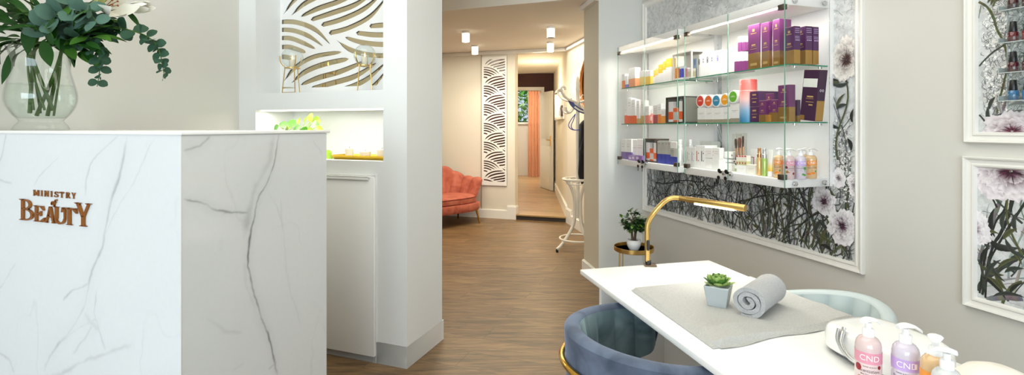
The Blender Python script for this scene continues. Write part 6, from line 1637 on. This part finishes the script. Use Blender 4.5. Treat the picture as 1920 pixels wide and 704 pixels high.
for i in range(6):
    nm_ = ('white carton with a blue faded front, first of the logo boxes', 'white carton with a dark swirl mark, next to the blue faded one', 'white carton with a thin grey mark, third of the logo boxes', 'white carton with a black swirl mark, fourth of the logo boxes', 'white carton with a short dark mark, fifth of the logo boxes', 'broad white carton with a violet mark, next to the door joint')[i]
    r = carton('white_carton', edges[i], edges[i+1]-.3, tops[i], qs-.01, SH2, nm_, '#f6f6f4', None, d=.05, group='white logo cartons on the top shelf', slip=[(.06, .94, .02, .86, '#8fb4e0'), (.06, .94, .02, .4, '#5b8fd6')] if i == 0 else None)
    mb = MB(); w_ = s_at(edges[i+1]-.3, qs-.01)-s_at(edges[i], qs-.01); h_ = zw(tops[i], s_at(edges[i], qs-.01), qs-.01)-SH2; sz = (.011, .011, .006, .011, .006, .011)[i]
    for zz2, rr2 in ((.74, 1), (.64, .8)):
        pts = [(w_*.5+cos(2*pi*j/16)*sz*.42*rr2, -.0012, h_*zz2+sin(2*pi*j/16)*sz*rr2) for j in range(17)]
        mb.tube(pts, .0013, 5, cap=False)
    mb.build('printed_mark', cm(('#2c5fd0', '#1d2a52', '#70747c', '#23262e', '#6b6f78', '#6a5bd0')[i]), r)
# --- wide cabinet, middle shelf
qm = QD-.06
for i, (cx, cyy, c, nm_) in enumerate(((1312.7, 191.6, '#d8382c', 'red'), (1328, 190.6, '#e2631f', 'orange'), (1342.7, 189.2, '#1f87ad', 'blue'), (1358.6, 187.2, '#f0a31c', 'yellow'), (1374.2, 183.3, '#62b32a', 'green'))):
    ex = (1307.6, 1323.2, 1337.2, 1355, 1369, 1387.3)
    carton('white_carton', ex[i], ex[i+1]-.4, (202.5, 202.5, 202.5, 201, 194.5)[i] if i < 4 else 195, qm-.01, SH1, 'white carton with a mottled foot band, under the %s-ended tube' % nm_, '#f4f3f0', '#a39a85', .22, d=.05, group='white cartons under the coloured tubes', marks=[(.2, .8, .62, .64), (.25, .6, .56, .575)], mark_col='#b7b4ae')
    s = s_at(cx, qm); rad = (12 if i < 4 else 12.5)/FPX*W3(s, qm).y; zc = zw(cyy, s, qm)
    zc = max(zc, zw((202.5, 202.5, 202.5, 201, 195)[i], s_at(ex[i], qm-.01), qm-.01)+rad+.001)
    r = empty('round_tube', W3(s, qm, zc), ROT_W, 'white tube lying flat with a %s round end facing out' % nm_, 'tube', 'tubes with coloured ends on the middle shelf')
    Mx = Matrix.Rotation(-pi/2, 4, 'X')
    mb = MB(); mb.lathe([(rad*.80, .0), (rad*.97, 0), (rad, .002), (rad, .10), (.0001, .10)], 32, M=Mx); mb.build('tube_body', cm('#f5f4f1'), r)
    mb = MB(); mb.lathe([(.0001, -.0004), (rad*.81, -.0004), (rad*.81, .003)], 32, M=Mx); mb.build('coloured_end', cm(c), r)
    mb = MB(); mb.box(-rad*.45, rad*.45, -.0012, -.0003, -.001, .0012); mb.box(-rad*.25, rad*.25, -.0012, -.0003, .004, .0055); mb.build('printed_mark', cm('#f6efe6'), r, smooth=False)
def grad_mat(name, stops, h):
    m, N, L, b = nt(name); tc = N.new('ShaderNodeTexCoord'); sp = N.new('ShaderNodeSeparateXYZ'); L.new(tc.outputs['Object'], sp.inputs[0])
    mp = N.new('ShaderNodeMapRange'); mp.inputs[2].default_value = h; L.new(sp.outputs['Z'], mp.inputs[0]); cr = N.new('ShaderNodeValToRGB'); e = cr.color_ramp.elements
    e[0].position = stops[0][0]; e[0].color = (*rgb(stops[0][1]), 1); e[1].position = stops[-1][0]; e[1].color = (*rgb(stops[-1][1]), 1)
    for p, c in stops[1:-1]: x = e.new(p); x.color = (*rgb(c), 1)
    L.new(mp.outputs[0], cr.inputs[0]); L.new(cr.outputs[0], b.inputs['Base Color']); b.inputs['Roughness'].default_value = .35; return m
s0, s1 = s_at(1387.5, qm-.02), s_at(1419, qm-.02); Yc = W3((s0+s1)/2, qm-.02).y; rad = (1418.5-1387.3)/2/FPX*Yc*.985; h_ = zw(149.5, (s0+s1)/2, qm-.05)-SH1
sg_c = (s_at(1403, qm-.04))
r = empty('gift_tube', W3(sg_c, qm-.04, SH1+.0006), ROT_W, 'tall round gift tube fading from coral through pink to blue', 'tube')
mb = MB(); mb.lathe([(.0001, 0), (rad, 0), (rad, h_-.002), (rad*.97, h_), (.0001, h_)], 40); mb.build('tube_body', grad_mat('coral_to_blue_print', [(.05, '#2f86b5'), (.28, '#7fa6c4'), (.55, '#e3b3ae'), (.78, '#dd6a63'), (1.0, '#d9534e')], h_), r)
mb = MB(); mb.lathe([(rad*1.002, h_*.735), (rad*1.006, h_*.74), (rad*1.002, h_*.745)], 40); wrap_band(mb, rad, h_*.885, h_*.905, 0, .0006, 8, -pi/2-.55, -pi/2+.05); wrap_band(mb, rad, h_*.86, h_*.866, 0, .0006, 8, -pi/2-.45, -pi/2-.05); mb.build('printed_mark', cm('#f3d8d2'), r, smooth=False)
g2 = 'purple and gold cartons on the middle shelf'; qq = QD-.05
carton('purple_carton', 1406.2, 1422.6, 201, qq-.02, SH1, 'squat purple carton, lower of a stack of two beside the gift tube', PURD, d=.07, group=g2, marks=[(.3, .7, .7, .8), (.2, .8, .5, .53), (.3, .7, .28, .36)], top='#b99b6a')
carton('purple_carton', 1406.0, 1422.6, 172.5, qq-.02, zw(200.6, s_at(1406, qq-.02), qq-.02)+.001, 'long purple carton lying on the squat one beside the gift tube', PURD, d=.13, group=g2, marks=[(.3, .7, .72, .82), (.2, .8, .5, .53), (.3, .7, .25, .32)], top='#c9b28a')
carton('purple_carton', 1423.2, 1435.3, 189.8, qq, SH1, 'short purple carton with a shiny gold foot, in front of the stack of two', PUR, GLD, .34, d=.035, group=g2, marks=LOGO, top='#e2d2b0')
carton('purple_carton', 1435.8, 1447.2, 176.6, qq-.022, SH1, 'taller purple and gold carton, behind a shorter one on the middle shelf', PUR, GLD, .33, pxS=1452, group=g2, marks=LOGO, top='#c9b28a')
carton('purple_carton', 1445.6, 1457.4, 187.8, qq, SH1, 'short purple and gold carton standing close to the medium-height one', PUR, GLD, .42, d=.02, group=g2, marks=LOGO, top='#e2d2b0')
carton('purple_carton', 1458.7, 1479.6, 161, qq, SH1, 'medium-height purple and gold carton right behind the glass corner edge, middle shelf', PUR, GLD, .40, pxS=1491.3, group=g2, marks=LOGO+[(.2, .75, .09, .14)], top='#c9b28a')
carton('purple_carton', 1488.5, 1495, 188, QD-.115, SH1, 'small dark purple carton tucked behind the medium-height one', PURD, GLD, .28, pxS=1501, group=g2)
# the leaning one
ql = QD-.035; s0, s1 = s_at(1499, ql), s_at(1528, ql); h_ = .226*1.0
h_ = (zw(133, s_at(1520, ql), ql)-SH1)*1.0
r = empty('purple_carton', W3(s0, ql, SH1+.0006), 0, 'big dark purple carton with a white sticker, leaning at the end of the middle shelf', 'box', g2, rot=(0, .10, 0))
r.rotation_mode = 'XYZ'; r.matrix_world = Matrix.Translation(W3(s0, ql, SH1+.0006)) @ Matrix.Rotation(ROT_W, 4, 'Z') @ Matrix.Rotation(.115, 4, 'Y')
w_ = s1-s0; d_ = .046
r.location.z += w_*sin(.115)
mb = MB(); mb.rbox(0, w_, 0, d_, .0, h_, .0012, 0); mb.box(w_-.001, w_+.0005, .001, d_-.001, .002, h_*.40, 1); mb.box(.0005, w_*.3, -.0005, .001, .002, h_*.10, 1); mb.build('carton_body', [cm('#351437'), cm(GLD, .3, .75)], r, smooth=False)
mb = MB(); mb.box(w_*.04, w_*.93, -.0009, .0002, h_*.66, h_*.83); mb.build('sticker', cm('#d9dcd6'), r, smooth=False)
mb = MB()
for x0, x1, z0, z1 in ((.35, .75, .46, .49), (.3, .78, .43, .437), (.3, .8, .365, .375), (.5, .75, .30, .325)): mb.box(w_*x0, w_*x1, -.0008, .0002, h_*z0, h_*z1)
mb.build('printed_mark', cm('#c9a96a', .4, .4), r, smooth=False)
mb = MB(); mb.box(.001, w_-.001, .001, d_-.001, h_-.0004, h_+.0008); mb.build('lid_top', cm('#c9a96a', .4, .4), r, smooth=False)
mb = MB()
for i in range(2): mb.tube([(w_+.0008, d_*(.33+.3*i)+cos(2*pi*j/12)*.004, h_*.60+sin(2*pi*j/12)*.005) for j in range(13)], .0009, 4, cap=False)
mb.build('printed_icons', cm('#e8e0ee'), r)
# --- wide cabinet, floor
qb = QD-.05; g3 = 'white boxes on the cabinet floor'
for a, b, yT, lab, mk in ((1287, 1295, 276, 'slim tall white box with a grey grid, first inside the door hinge', '#b9b9b4'), (1295.3, 1303.8, 276, 'slim tall white box, second inside the door hinge', '#b9b9b4'), (1304.2, 1313, 273, 'white box with two red dots, tallest pair, hinge side', '#c05040'), (1313.3, 1322, 273, 'white box with a dark dot, tallest pair, lock side', '#4a4a48')):
    carton('white_carton', a, b, yT, qb-.01, CZB, lab, WHT, d=.09, group=g3, marks=[(.2, .35, .3, .75), (.55, .7, .62, .68), (.55, .7, .30, .35)], mark_col=mk)
zl_ = zw(297, s_at(1322.5, qb), qb)
for a, b, lab in ((1322.4, 1335, 'square white box at the bottom, under the red-dotted upper one'), (1335.3, 1348, 'square white box at the bottom, close to the door locks')): carton('white_carton', a, b, 297, qb-.01, CZB, lab, WHT, d=.09, group=g3, marks=[(.15, .85, .75, .77), (.15, .85, .6, .615), (.15, .6, .45, .465)], mark_col='#d2d0ca')
for a, b, lab, S_ in ((1322.4, 1334.6, 'white upper box with faint red dots, beside the tallest pair', None), (1335, 1349, 'white upper box with a red corner dot, towards the brushes', 1357)): carton('white_carton', a, b, 277.5, qb-.01, zl_+.001, lab, WHT, d=.09, pxS=S_, group=g3, marks=[(.12, .2, .62, .68), (.12, .2, .28, .34), (.3, .85, .66, .68), (.3, .85, .45, .47)], mark_col='#c99a90')
z2 = zw(304.5, s_at(1357, qb-.05), qb-.05); z1_ = zw(297.5, s_at(1357, qb-.05), qb-.05)
carton('white_carton', 1349, 1378, 304.5, qb-.055, CZB, 'low wide white box behind the hanging keys', WHT, d=.08, group=g3)
carton('white_carton', 1352, 1381, 298, qb-.055, z2+.001, 'flat white box with a black end mark, on the low wide one', WHT, d=.07, group=g3, marks=[(.82, .9, .2, .7)], mark_col='#444444')
carton('white_carton', 1357.5, 1374.5, 284.5, qb-.06, z1_+.002, 'white block box with a black dot, topmost behind the keys', WHT, d=.07, group=g3, marks=[(.82, .92, .35, .6)], mark_col='#333333')
carton('glass_like_box', 1296, 1312, 265, QD-.19, CZB, 'pale translucent box in the back row, beside the white pump', '#dfe2de', d=.06, group=g3)
carton('glass_like_box', 1313, 1336, 265, QD-.19, CZB, 'long grey translucent box in the back row, above the tallest white pair', '#c6c9c2', d=.06, group=g3)
bpy.data.objects['glass_like_box'].name = 'plastic_box'; bpy.data.objects['glass_like_box.001'].name = 'plastic_box'
carton('white_carton', 1377, 1382.5, 310, qb-.03, CZB, 'narrow white box with green leaf print, behind the second lock', '#eff2e6', d=.04, group=g3, marks=[(.1, .9, .1, .5)], mark_col='#a9b98a')
carton('white_carton', 1381, 1399, 309.5, qb-.01, CZB, 'white cream-jar box under the four red-topped flower boxes', WHT, d=.06, group=g3, marks=[(.15, .8, .55, .58)], mark_col='#d5d2c9')
carton('white_carton', 1399.3, 1416.5, 308.8, qb, CZB, 'plain white cube box beside the copper bottle', '#f2efe4', d=.06, group=g3, marks=[(.2, .8, .6, .63), (.2, .6, .5, .52)], mark_col='#c9c5b8')
zf = zw(309.2, s_at(1381, qb-.012), qb-.012)+.001
for i in range(4):
    a = 1380.3+5.1*i; carton('flower_carton', a, a+4.9, 292.3, qb-.012, zf, 'slim flowered box with a red cap strip, %s of four beside the brushes' % ('first', 'second', 'third', 'fourth')[i], '#f4f0e2', '#cfd39b', .42, d=.025, group='four flowered boxes', slip=[(.0, .75, .86, .99, '#c7263c'), (.2, .6, .1, .3, '#b9485a')])
carton('white_card', 1407, 1422, 280, QD-.20, CZB, 'white card box with a red swoosh, standing behind the cube box', '#eeeeea', d=.02, group=g3, marks=[(.1, .5, .62, .65), (.38, .46, .25, .65), (.2, .4, .2, .26)], mark_col='#a04a50')
# brushes in a clear sleeve
sb = s_at(1386, qb-.06); br0 = W3(sb, qb-.06, CZB+.001); hb_ = zw(254, sb, qb-.06)-CZB
sl = empty('brush_sleeve', br0, ROT_W, 'crumpled clear plastic sleeve holding make-up brushes', 'sleeve')
mb = MB(); mb.grid(lambda u, v: Vector(((u-.5)*.08*(1+.15*v), -.016-.006*sin(u*9+v*5)*v, v*hb_*1.03)), 12, 10); mb.grid(lambda u, v: Vector(((u-.5)*.08*(1+.15*v), .018+.005*sin(u*8+v*4)*v, v*hb_*1.06)), 12, 10); mb.build('clear_film', glass_mat('crinkled_film', '#f4f4f0', 1.0, .12, .10), sl)
for i, (dx, hc, w_, c, lab) in enumerate(((-.022, .90, .015, '#30211b', 'make-up brush with a narrow black head, in the clear sleeve'), (.002, .93, .021, '#6b3524', 'make-up brush with the broadest brown head, in the clear sleeve'), (.024, .98, .012, '#3a2a20', 'make-up brush with a tall slim head, deepest in the clear sleeve'))):
    b = empty('makeup_brush', br0+Wd*dx, ROT_W, lab, 'brush', 'brushes in the sleeve'); b.rotation_euler = (0, (dx)*1.4, ROT_W); H2 = hb_*hc
    mb = MB(); mb.lathe([(.0001, .001), (.0035, .002), (.005, H2*.3), (.0045, H2*.45)], 12); mb.build('handle', cm('#3b2418'), b)
    mb = MB(); mb.lathe([(.0048, H2*.44), (.0055, H2*.5), (w_*.5, H2*.70), (w_*.48, H2*.705)], 14, sy=.6); mb.build('ferrule', cm('#c98758', .25, .9), b)
    mb = MB(); mb.lathe([(w_*.47, H2*.70), (w_*.62, H2*.85), (w_*.58, H2*.96), (w_*.3, H2), (.0001, H2)], 14, sy=.6); mb.build('bristles', mat('bristles_%d' % i, c, .9, var=.3, scale=300), b)
# slender bottles
def slim(pxL, pxR, yT, q, zb, label, body, capc, cap_metal, kind):
    s = s_at((pxL+pxR)/2, q); Y = W3(s, q).y; R2 = (pxR-pxL)/2/FPX*Y; h = zw(yT, s, q)-zb
    r = empty('slim_bottle', W3(s, q, zb+.0006), ROT_W, label, 'bottle', 'slim bottles and tubes on the cabinet floor')
    if kind == 'spray':
        mb = MB(); mb.lathe([(.0001, 0), (R2*.95, 0), (R2, .003), (R2, h*.60), (R2*.8, h*.65), (.0001, h*.66)], 24); mb.build('bottle', cm(body, .15, .2, .6), r)
        mb = MB(); mb.lathe([(R2*.82, h*.645), (R2*.82, h*.78), (R2*.62, h*.80), (R2*.62, h*.99), (R2*.55, h), (.0001, h)], 20); mb.build('cap', cm(capc, .2, cap_metal), r)
    else:
        mb = MB()
        def tb(u, v): a = 2*pi*u; f = 1-.0*v; return Vector((cos(a)*R2*(1+.06*v), sin(a)*R2*lerp(.85, .12, v), lerp(h*.2, h, v)))
        mb.grid(tb, 24, 8, closeu=True); mb.f.append(tuple(range(24*7, 24*8))); mb.m.append(0); mb.f.append(tuple(range(24))); mb.m.append(0)
        mb.build('tube_body', grad_mat('yellow_to_white_tube', [(.2, '#f1c22c'), (.38, '#f5e08a'), (.55, '#f4f3ea'), (1, '#f6f6f2')], h), r)
        mb = MB(); mb.lathe([(.0001, 0), (R2*.9, 0), (R2*.95, .002), (R2*.95, h*.2), (.0001, h*.2)], 20); mb.build('cap', cm(capc), r)
slim(1419, 1428.3, 278, qb, CZB, 'amber spray bottle with a copper cap, beside the green one', '#e3b878', '#c98a5c', .8, 'spray')
slim(1428.8, 1438.4, 279, qb, CZB, 'green spray bottle with a silver cap', '#a9c96a', '#c9cdd0', .8, 'spray')
slim(1439, 1450, 281, qb, CZB, 'white tube fading to yellow, standing on its cap', '#ffffff', '#f2f2ee', 0, 'tube')
slim(1290.5, 1300, 262, QD-.17, CZB, 'white pump bottle at the back, behind the hinge-side boxes', '#eef0ef', '#f6f7f8', 0, 'spray')
# lotion bottles on the cabinet floor
GL = 'pump lotion bottles inside the glass cabinet'
for pxL, pxR, yT, q, lab, lq, bd, ex, da in ((1451.5, 1468.5, 276, QD-.055, 'orange lotion bottle inside the cabinet, in front of the corner hinge', LQ_ORG, B_ORG, ex_orange, -.5), (1466.5, 1491.5, 276.5, QD-.045, 'pink cherry lotion bottle inside the cabinet, behind the glass corner edge', LQ_PINK, B_PINK, ex_cherry, .35),
                                             (1491.3, 1510.3, 277, QD-.10, 'lilac lotion bottle inside the cabinet, between the pink and the orange', LQ_LIL, B_LIL, ex_mint, .2), (1510.5, 1531, 276, QD-.175, 'orange lotion bottle inside the cabinet, deepest by the back panel', LQ_ORG, B_ORG, ex_orange, .1),
                                             (1500, 1516, 275.5, QD-.215, 'orange lotion bottle half hidden behind the lilac one', LQ_ORG, B_ORG, ex_orange, 0)):
    s = s_at((pxL+pxR)/2, q); p = W3(s, q, CZB+.0006); h_ = zw(yT, s, q)-CZB; Rn = (pxR-pxL)/2/FPX*p.y
    o = lotion('lotion_bottle', p, face_cam(p)+da-.0, h_, lab, lq, bd, ex, GL, 'CND', True, ROT_W+1.2)
    f = Rn/(.0272*h_/.19); o.scale = (min(1.15, f), min(1.15, f), 1)

# --- narrow cabinet, floor
qn = QD-.05; g4 = 'cartons on the floor of the narrow cabinet'
carton('white_carton', 1164.8, 1173.8, 261, qn, CZB, 'white carton with a purple foot, first against the pier-side glass', WHT, '#7c5fa6', .36, d=.07, group=g4, marks=[(.15, .7, .62, .64), (.15, .7, .74, .755)], mark_col='#b9b9b4')
carton('white_carton', 1174, 1183.6, 261, qn, CZB, 'white carton with a purple foot, second from the pier-side glass', WHT, '#7c5fa6', .36, d=.07, group=g4, marks=[(.15, .7, .62, .64), (.15, .7, .74, .755)], mark_col='#b9b9b4')
carton('floral_carton', 1178, 1191, 291.5, qn+.0+.035, CZB, 'low lilac swirl-print box in front of the purple-footed cartons', '#a98cc4', d=.03, group=g4, marks=[(.1, .4, .2, .7), (.55, .85, .35, .8)], mark_col='#e3d8ee')
carton('floral_carton', 1191.3, 1203.5, 291.5, qn+.035, CZB, 'low lilac swirl-print box behind the narrow cabinet locks', '#8f6db4', d=.03, group=g4, marks=[(.1, .5, .3, .8)], mark_col='#d6c8e6')
zq = zw(291, s_at(1184, qn), qn)
carton('white_carton', 1184, 1205.3, 291, qn-.012, CZB, 'plain pale box carrying two white boxes, behind the lilac ones', '#e9e7e2', d=.06, group=g4)
carton('white_carton', 1184, 1194, 262, qn-.012, zq+.001, 'white upper box next to the purple-footed cartons', '#efeeea', d=.06, group=g4, marks=[(.1, .9, .45, .48)], mark_col='#c5c3bd')
carton('white_carton', 1194.3, 1205.3, 261, qn-.012, zq+.001, 'white upper box next to the dark framed set', '#f1f0ec', d=.06, group=g4, marks=[(.1, .9, .45, .48), (.1, .9, .6, .62)], mark_col='#c5c3bd')
def framed_set(pxL, pxR, yT, q, zb, label, d, items, colr, side=True):
    s0, s1 = s_at(pxL, q), s_at(pxR, q); w = s1-s0; h = zw(yT, s0, q)-zb; r = empty('display_box', W3(s0, q, zb+.0006), ROT_W, label, 'display frame', 'framed product sets')
    t = .008; mb = MB()
    for a in ((0, w, 0, t), (0, w, h-t, h)): mb.rbox(a[0], a[1], 0, d, a[2], a[3], .001)
    for a in (0, w-t): mb.rbox(a, a+t, 0, .012, t, h-t, .001)
    
    mb.build('frame', cm(colr, .35), r, smooth=False)
    mb = MB(); mb.rbox(t*.5, w-t*.5, d-.004, d, t*.5, h-t*.5, .001); mb.build('back_board', cm('#d6d4ce'), r, smooth=False)
    for a in (0, w-.003):
        mb = MB(); mb.box(a, a+.003, .012, d-.004, t, h-t); mb.build('tinted_side', cm('#85837a', .2) if colr < '#8' else glass_mat('clear_side', '#f2f2ee', .6, 0, .05), r, smooth=False)
    for (x0, x1, z1, lab, body, band, fr) in items:
        b = empty('kit_carton', W3(s0+w*x0, q-.014, zb+t+.0012), ROT_W, lab, 'box', 'cartons inside the framed sets'); ww = w*(x1-x0); hh = (h-2*t)*z1
        mb = MB(); mb.rbox(0, ww, 0, min(.03, d-.03), hh*fr if band else 0, hh, .0008, 0)
        if band: mb.rbox(0, ww, 0, min(.03, d-.03), hh*.12, hh*fr, .0008, 1); mb.rbox(0, ww, 0, min(.03, d-.03), 0, hh*.12, .0008, 0)
        mb.build('carton_body', [cm(body), cm(band or body)], b, smooth=False)
ORA = '#f0642a'
framed_set(1206, 1231.6, 260, qn, CZB, 'dark brown display frame on the floor of the narrow cabinet', .10, [(.09, .34, .86, 'white and orange carton inside the lower frame, towards the pier', WHT, ORA, .45), (.36, .62, .58, 'short white carton with an orange top, inside the lower frame', ORA, '#dcd9d2', .62), (.64, .90, .86, 'white and orange carton inside the lower frame, towards the grey cartons', WHT, ORA, .45)], '#3d2a20')
for i, (a, b, yT, c) in enumerate(((1232.3, 1239, 265.5, '#b3b3aa'), (1239.3, 1246, 265.5, '#b0b0a8'), (1246.6, 1251.8, 265.5, '#b3b3aa'), (1252.1, 1257, 266, '#aeaea6'))):
    carton('grey_carton', a, b, yT, qn, CZB, 'grey carton with a royal blue foot, %s from the dark brown frame' % ('first', 'second', 'third', 'fourth')[i], c, '#26389e', .43, d=.05, group='grey and blue cartons in the narrow cabinet', marks=[(.35, .6, .88, .91)], mark_col='#4c4c46')
carton('grey_carton', 1257.3, 1263, 279, qn, CZB, 'shorter grey and blue carton beside the tall four', '#a2a39b', '#26389e', .5, d=.05, group='grey and blue cartons in the narrow cabinet')
carton('grey_carton', 1263.3, 1269, 279, qn, CZB, 'shorter grey and blue carton at the end of the row', '#c2c0b8', '#26389e', .5, d=.05, group='grey and blue cartons in the narrow cabinet')
carton('white_carton', 1257.3, 1268.5, 266.5, qn-.004, zw(278.5, s_at(1257.3, qn), qn)+.001, 'small white box lying on the shorter grey and blue cartons', '#e9e6e0', d=.045, group=g4)
slim(1270.6, 1281, 262, QD-.07, CZB, 'white bottle with an orange band, behind the end glass of the narrow cabinet', '#f3f3f0', '#f6f6f4', 0, 'spray')
# --- narrow cabinet, middle shelf
g5 = 'white and orange cartons in the narrow cabinet'
sp5 = [(1170.8, 1176, 201, 'low white carton with an orange foot, first on the middle shelf by the pier', WHT, ORA, .5), (1176.2, 1183.4, 184.5, 'tall white carton with an orange foot, first of the tall pair by the pier', WHT, ORA, .31), (1183.6, 1191, 187, 'tall white carton with an orange foot, second of the tall pair by the pier', WHT, ORA, .33),
       (1193.4, 1198.6, 189, 'slim white carton with a tan foot, beside the orange-footed trio', WHT, '#cfae78', .22), (1201, 1207, 189, 'white carton with a tan foot, at the door joint of the narrow cabinet', '#eceae4', '#c9a873', .34), (1209.5, 1216.6, 199.5, 'white carton with a coral foot, just past the door joint', WHT, '#ee8d7d', .47), (1224.4, 1232.6, 198, 'white carton with a maroon striped foot', '#e6e4de', '#a8505c', .47),
       (1233, 1239.3, 195, 'slim white carton with a bright orange foot, beside the maroon one', WHT, '#f08a3a', .46), (1239.6, 1247, 205.5, 'lower white carton with a golden orange foot, against the dark framed set', WHT, '#f0a04a', .52)]
for a, b, yT, lab, bo, ba, fr in sp5: carton('white_carton', a, b, yT, qn-.01, SH1, lab, bo, ba, fr, d=.045, group=g5, marks=[(.2, .75, .80, .82), (.2, .75, .70, .715)], mark_col='#b5b4ae')
# coral jar with label
s = s_at(1220.5, qn); rj = 3.6/FPX*W3(s, qn).y; r = empty('coral_jar', W3(s, qn-.012, SH1+.0006), ROT_W, 'coral jar with a white label and cap, between the coral and maroon cartons', 'jar')
hj = zw(206, s, qn)-SH1; mb = MB(); mb.lathe([(.0001, 0), (rj, 0), (rj, hj*.6), (rj*.7, hj*.72), (.0001, hj*.73)], 22); mb.build('jar_body', cm('#ee8d7d'), r)
mb = MB(); mb.lathe([(rj*.6, hj*.72), (rj*.6, hj), (.0001, hj)], 18); mb.build('cap', cm(WHT), r); mb = MB(); wrap_band(mb, rj, hj*.2, hj*.5, 0, .0004, 12, -pi/2-.7, -pi/2+.7); mb.build('label_print', cm('#f4f1ea'), r, smooth=False)
framed_set(1248, 1281, 183.5, qn, SH1, 'black-framed display box with smoky sides, middle shelf of the narrow cabinet', .12, [(.07, .32, .86, 'white and orange carton inside the middle frame, towards the pier', WHT, ORA, .5), (.34, .64, .58, 'short white carton with an orange lid, inside the middle frame', ORA, '#cfcdc6', .72), (.67, .93, .86, 'white and orange carton inside the middle frame, towards the wide cabinet', WHT, ORA, .5)], '#2a2422')
# --- narrow cabinet, top shelf
g6 = 'pale bottles and cartons on the top shelf of the narrow cabinet'
for a, b, yT, lab, bo, ba, fr in ((1166, 1171.3, 140, 'white carton with an orange foot, first on the top shelf by the pier', WHT, '#f6923c', .55), (1172, 1176.3, 143, 'white carton with a violet-blue foot, beside the first orange one', WHT, '#8a86cc', .3), (1179, 1190.8, 129, 'broad white carton with a pale orange foot, top shelf by the pier', WHT, '#f3a476', .45),
                                  (1199, 1209.5, 134, 'white carton with a soft yellow foot, before the door joint', WHT, '#f7dc8a', .6), (1210, 1219.5, 134, 'white carton with a yellow foot, past the door joint', WHT, '#f6cf5c', .6)):
    carton('white_carton', a, b, yT, qn-.01, SH2, lab, bo, ba, fr, d=.045, group=g6)
stp = [(1222, 1228, 133, 145, 'first and lowest'), (1228.3, 1234, 129.5, 142, 'second'), (1234.3, 1242, 122, 138, 'third'), (1242.3, 1248, 116.5, 132, 'fourth'), (1248.3, 1258, 111, 127, 'fifth and highest')]
for i, (a, b, y0_, y1_, nm_) in enumerate(stp):
    s0, s1 = s_at(a, qn-.03), s_at(b, qn-.03); zt_ = zw(y1_, s0, qn-.03)
    r = empty('display_step', W3(s0, qn-.03, SH2+.0006), ROT_W, 'white display riser, %s in the climbing row' % nm_, 'riser', 'white display risers'); mb = MB(); mb.rbox(0, s1-s0, 0, .09, 0, zt_-SH2-.001, .001); mb.build('riser_block', cm('#f6f5f2'), r, smooth=False)
    carton('yellow_carton', a+.3, b-.3, y0_, qn-.035, zt_+.0005, 'golden yellow carton on the %s riser' % nm_, '#f7c33c' if i != 1 else '#f6d27a', d=.04, group='yellow cartons on the climbing risers', top='#f2e2b0', marks=[(.25, .7, .5, .56)], mark_col='#f9e6b0')
framed_set(1260.5, 1296, 102.5, qn-.0, SH2, 'pale framed display box on the top shelf, at the end of the narrow cabinet', .09, [(.06, .26, .48, 'orange carton inside the pale frame', WHT, '#f6962f', .97), (.30, .48, .52, 'blue carton inside the pale frame', '#e9ebf2', '#3d4fd0', .8), (.52, .70, .42, 'pink carton inside the pale frame', WHT, '#e59aa8', .9), (.72, .94, .36, 'beige carton inside the pale frame', WHT, '#d3c7a4', .7)], '#d9d6cf')
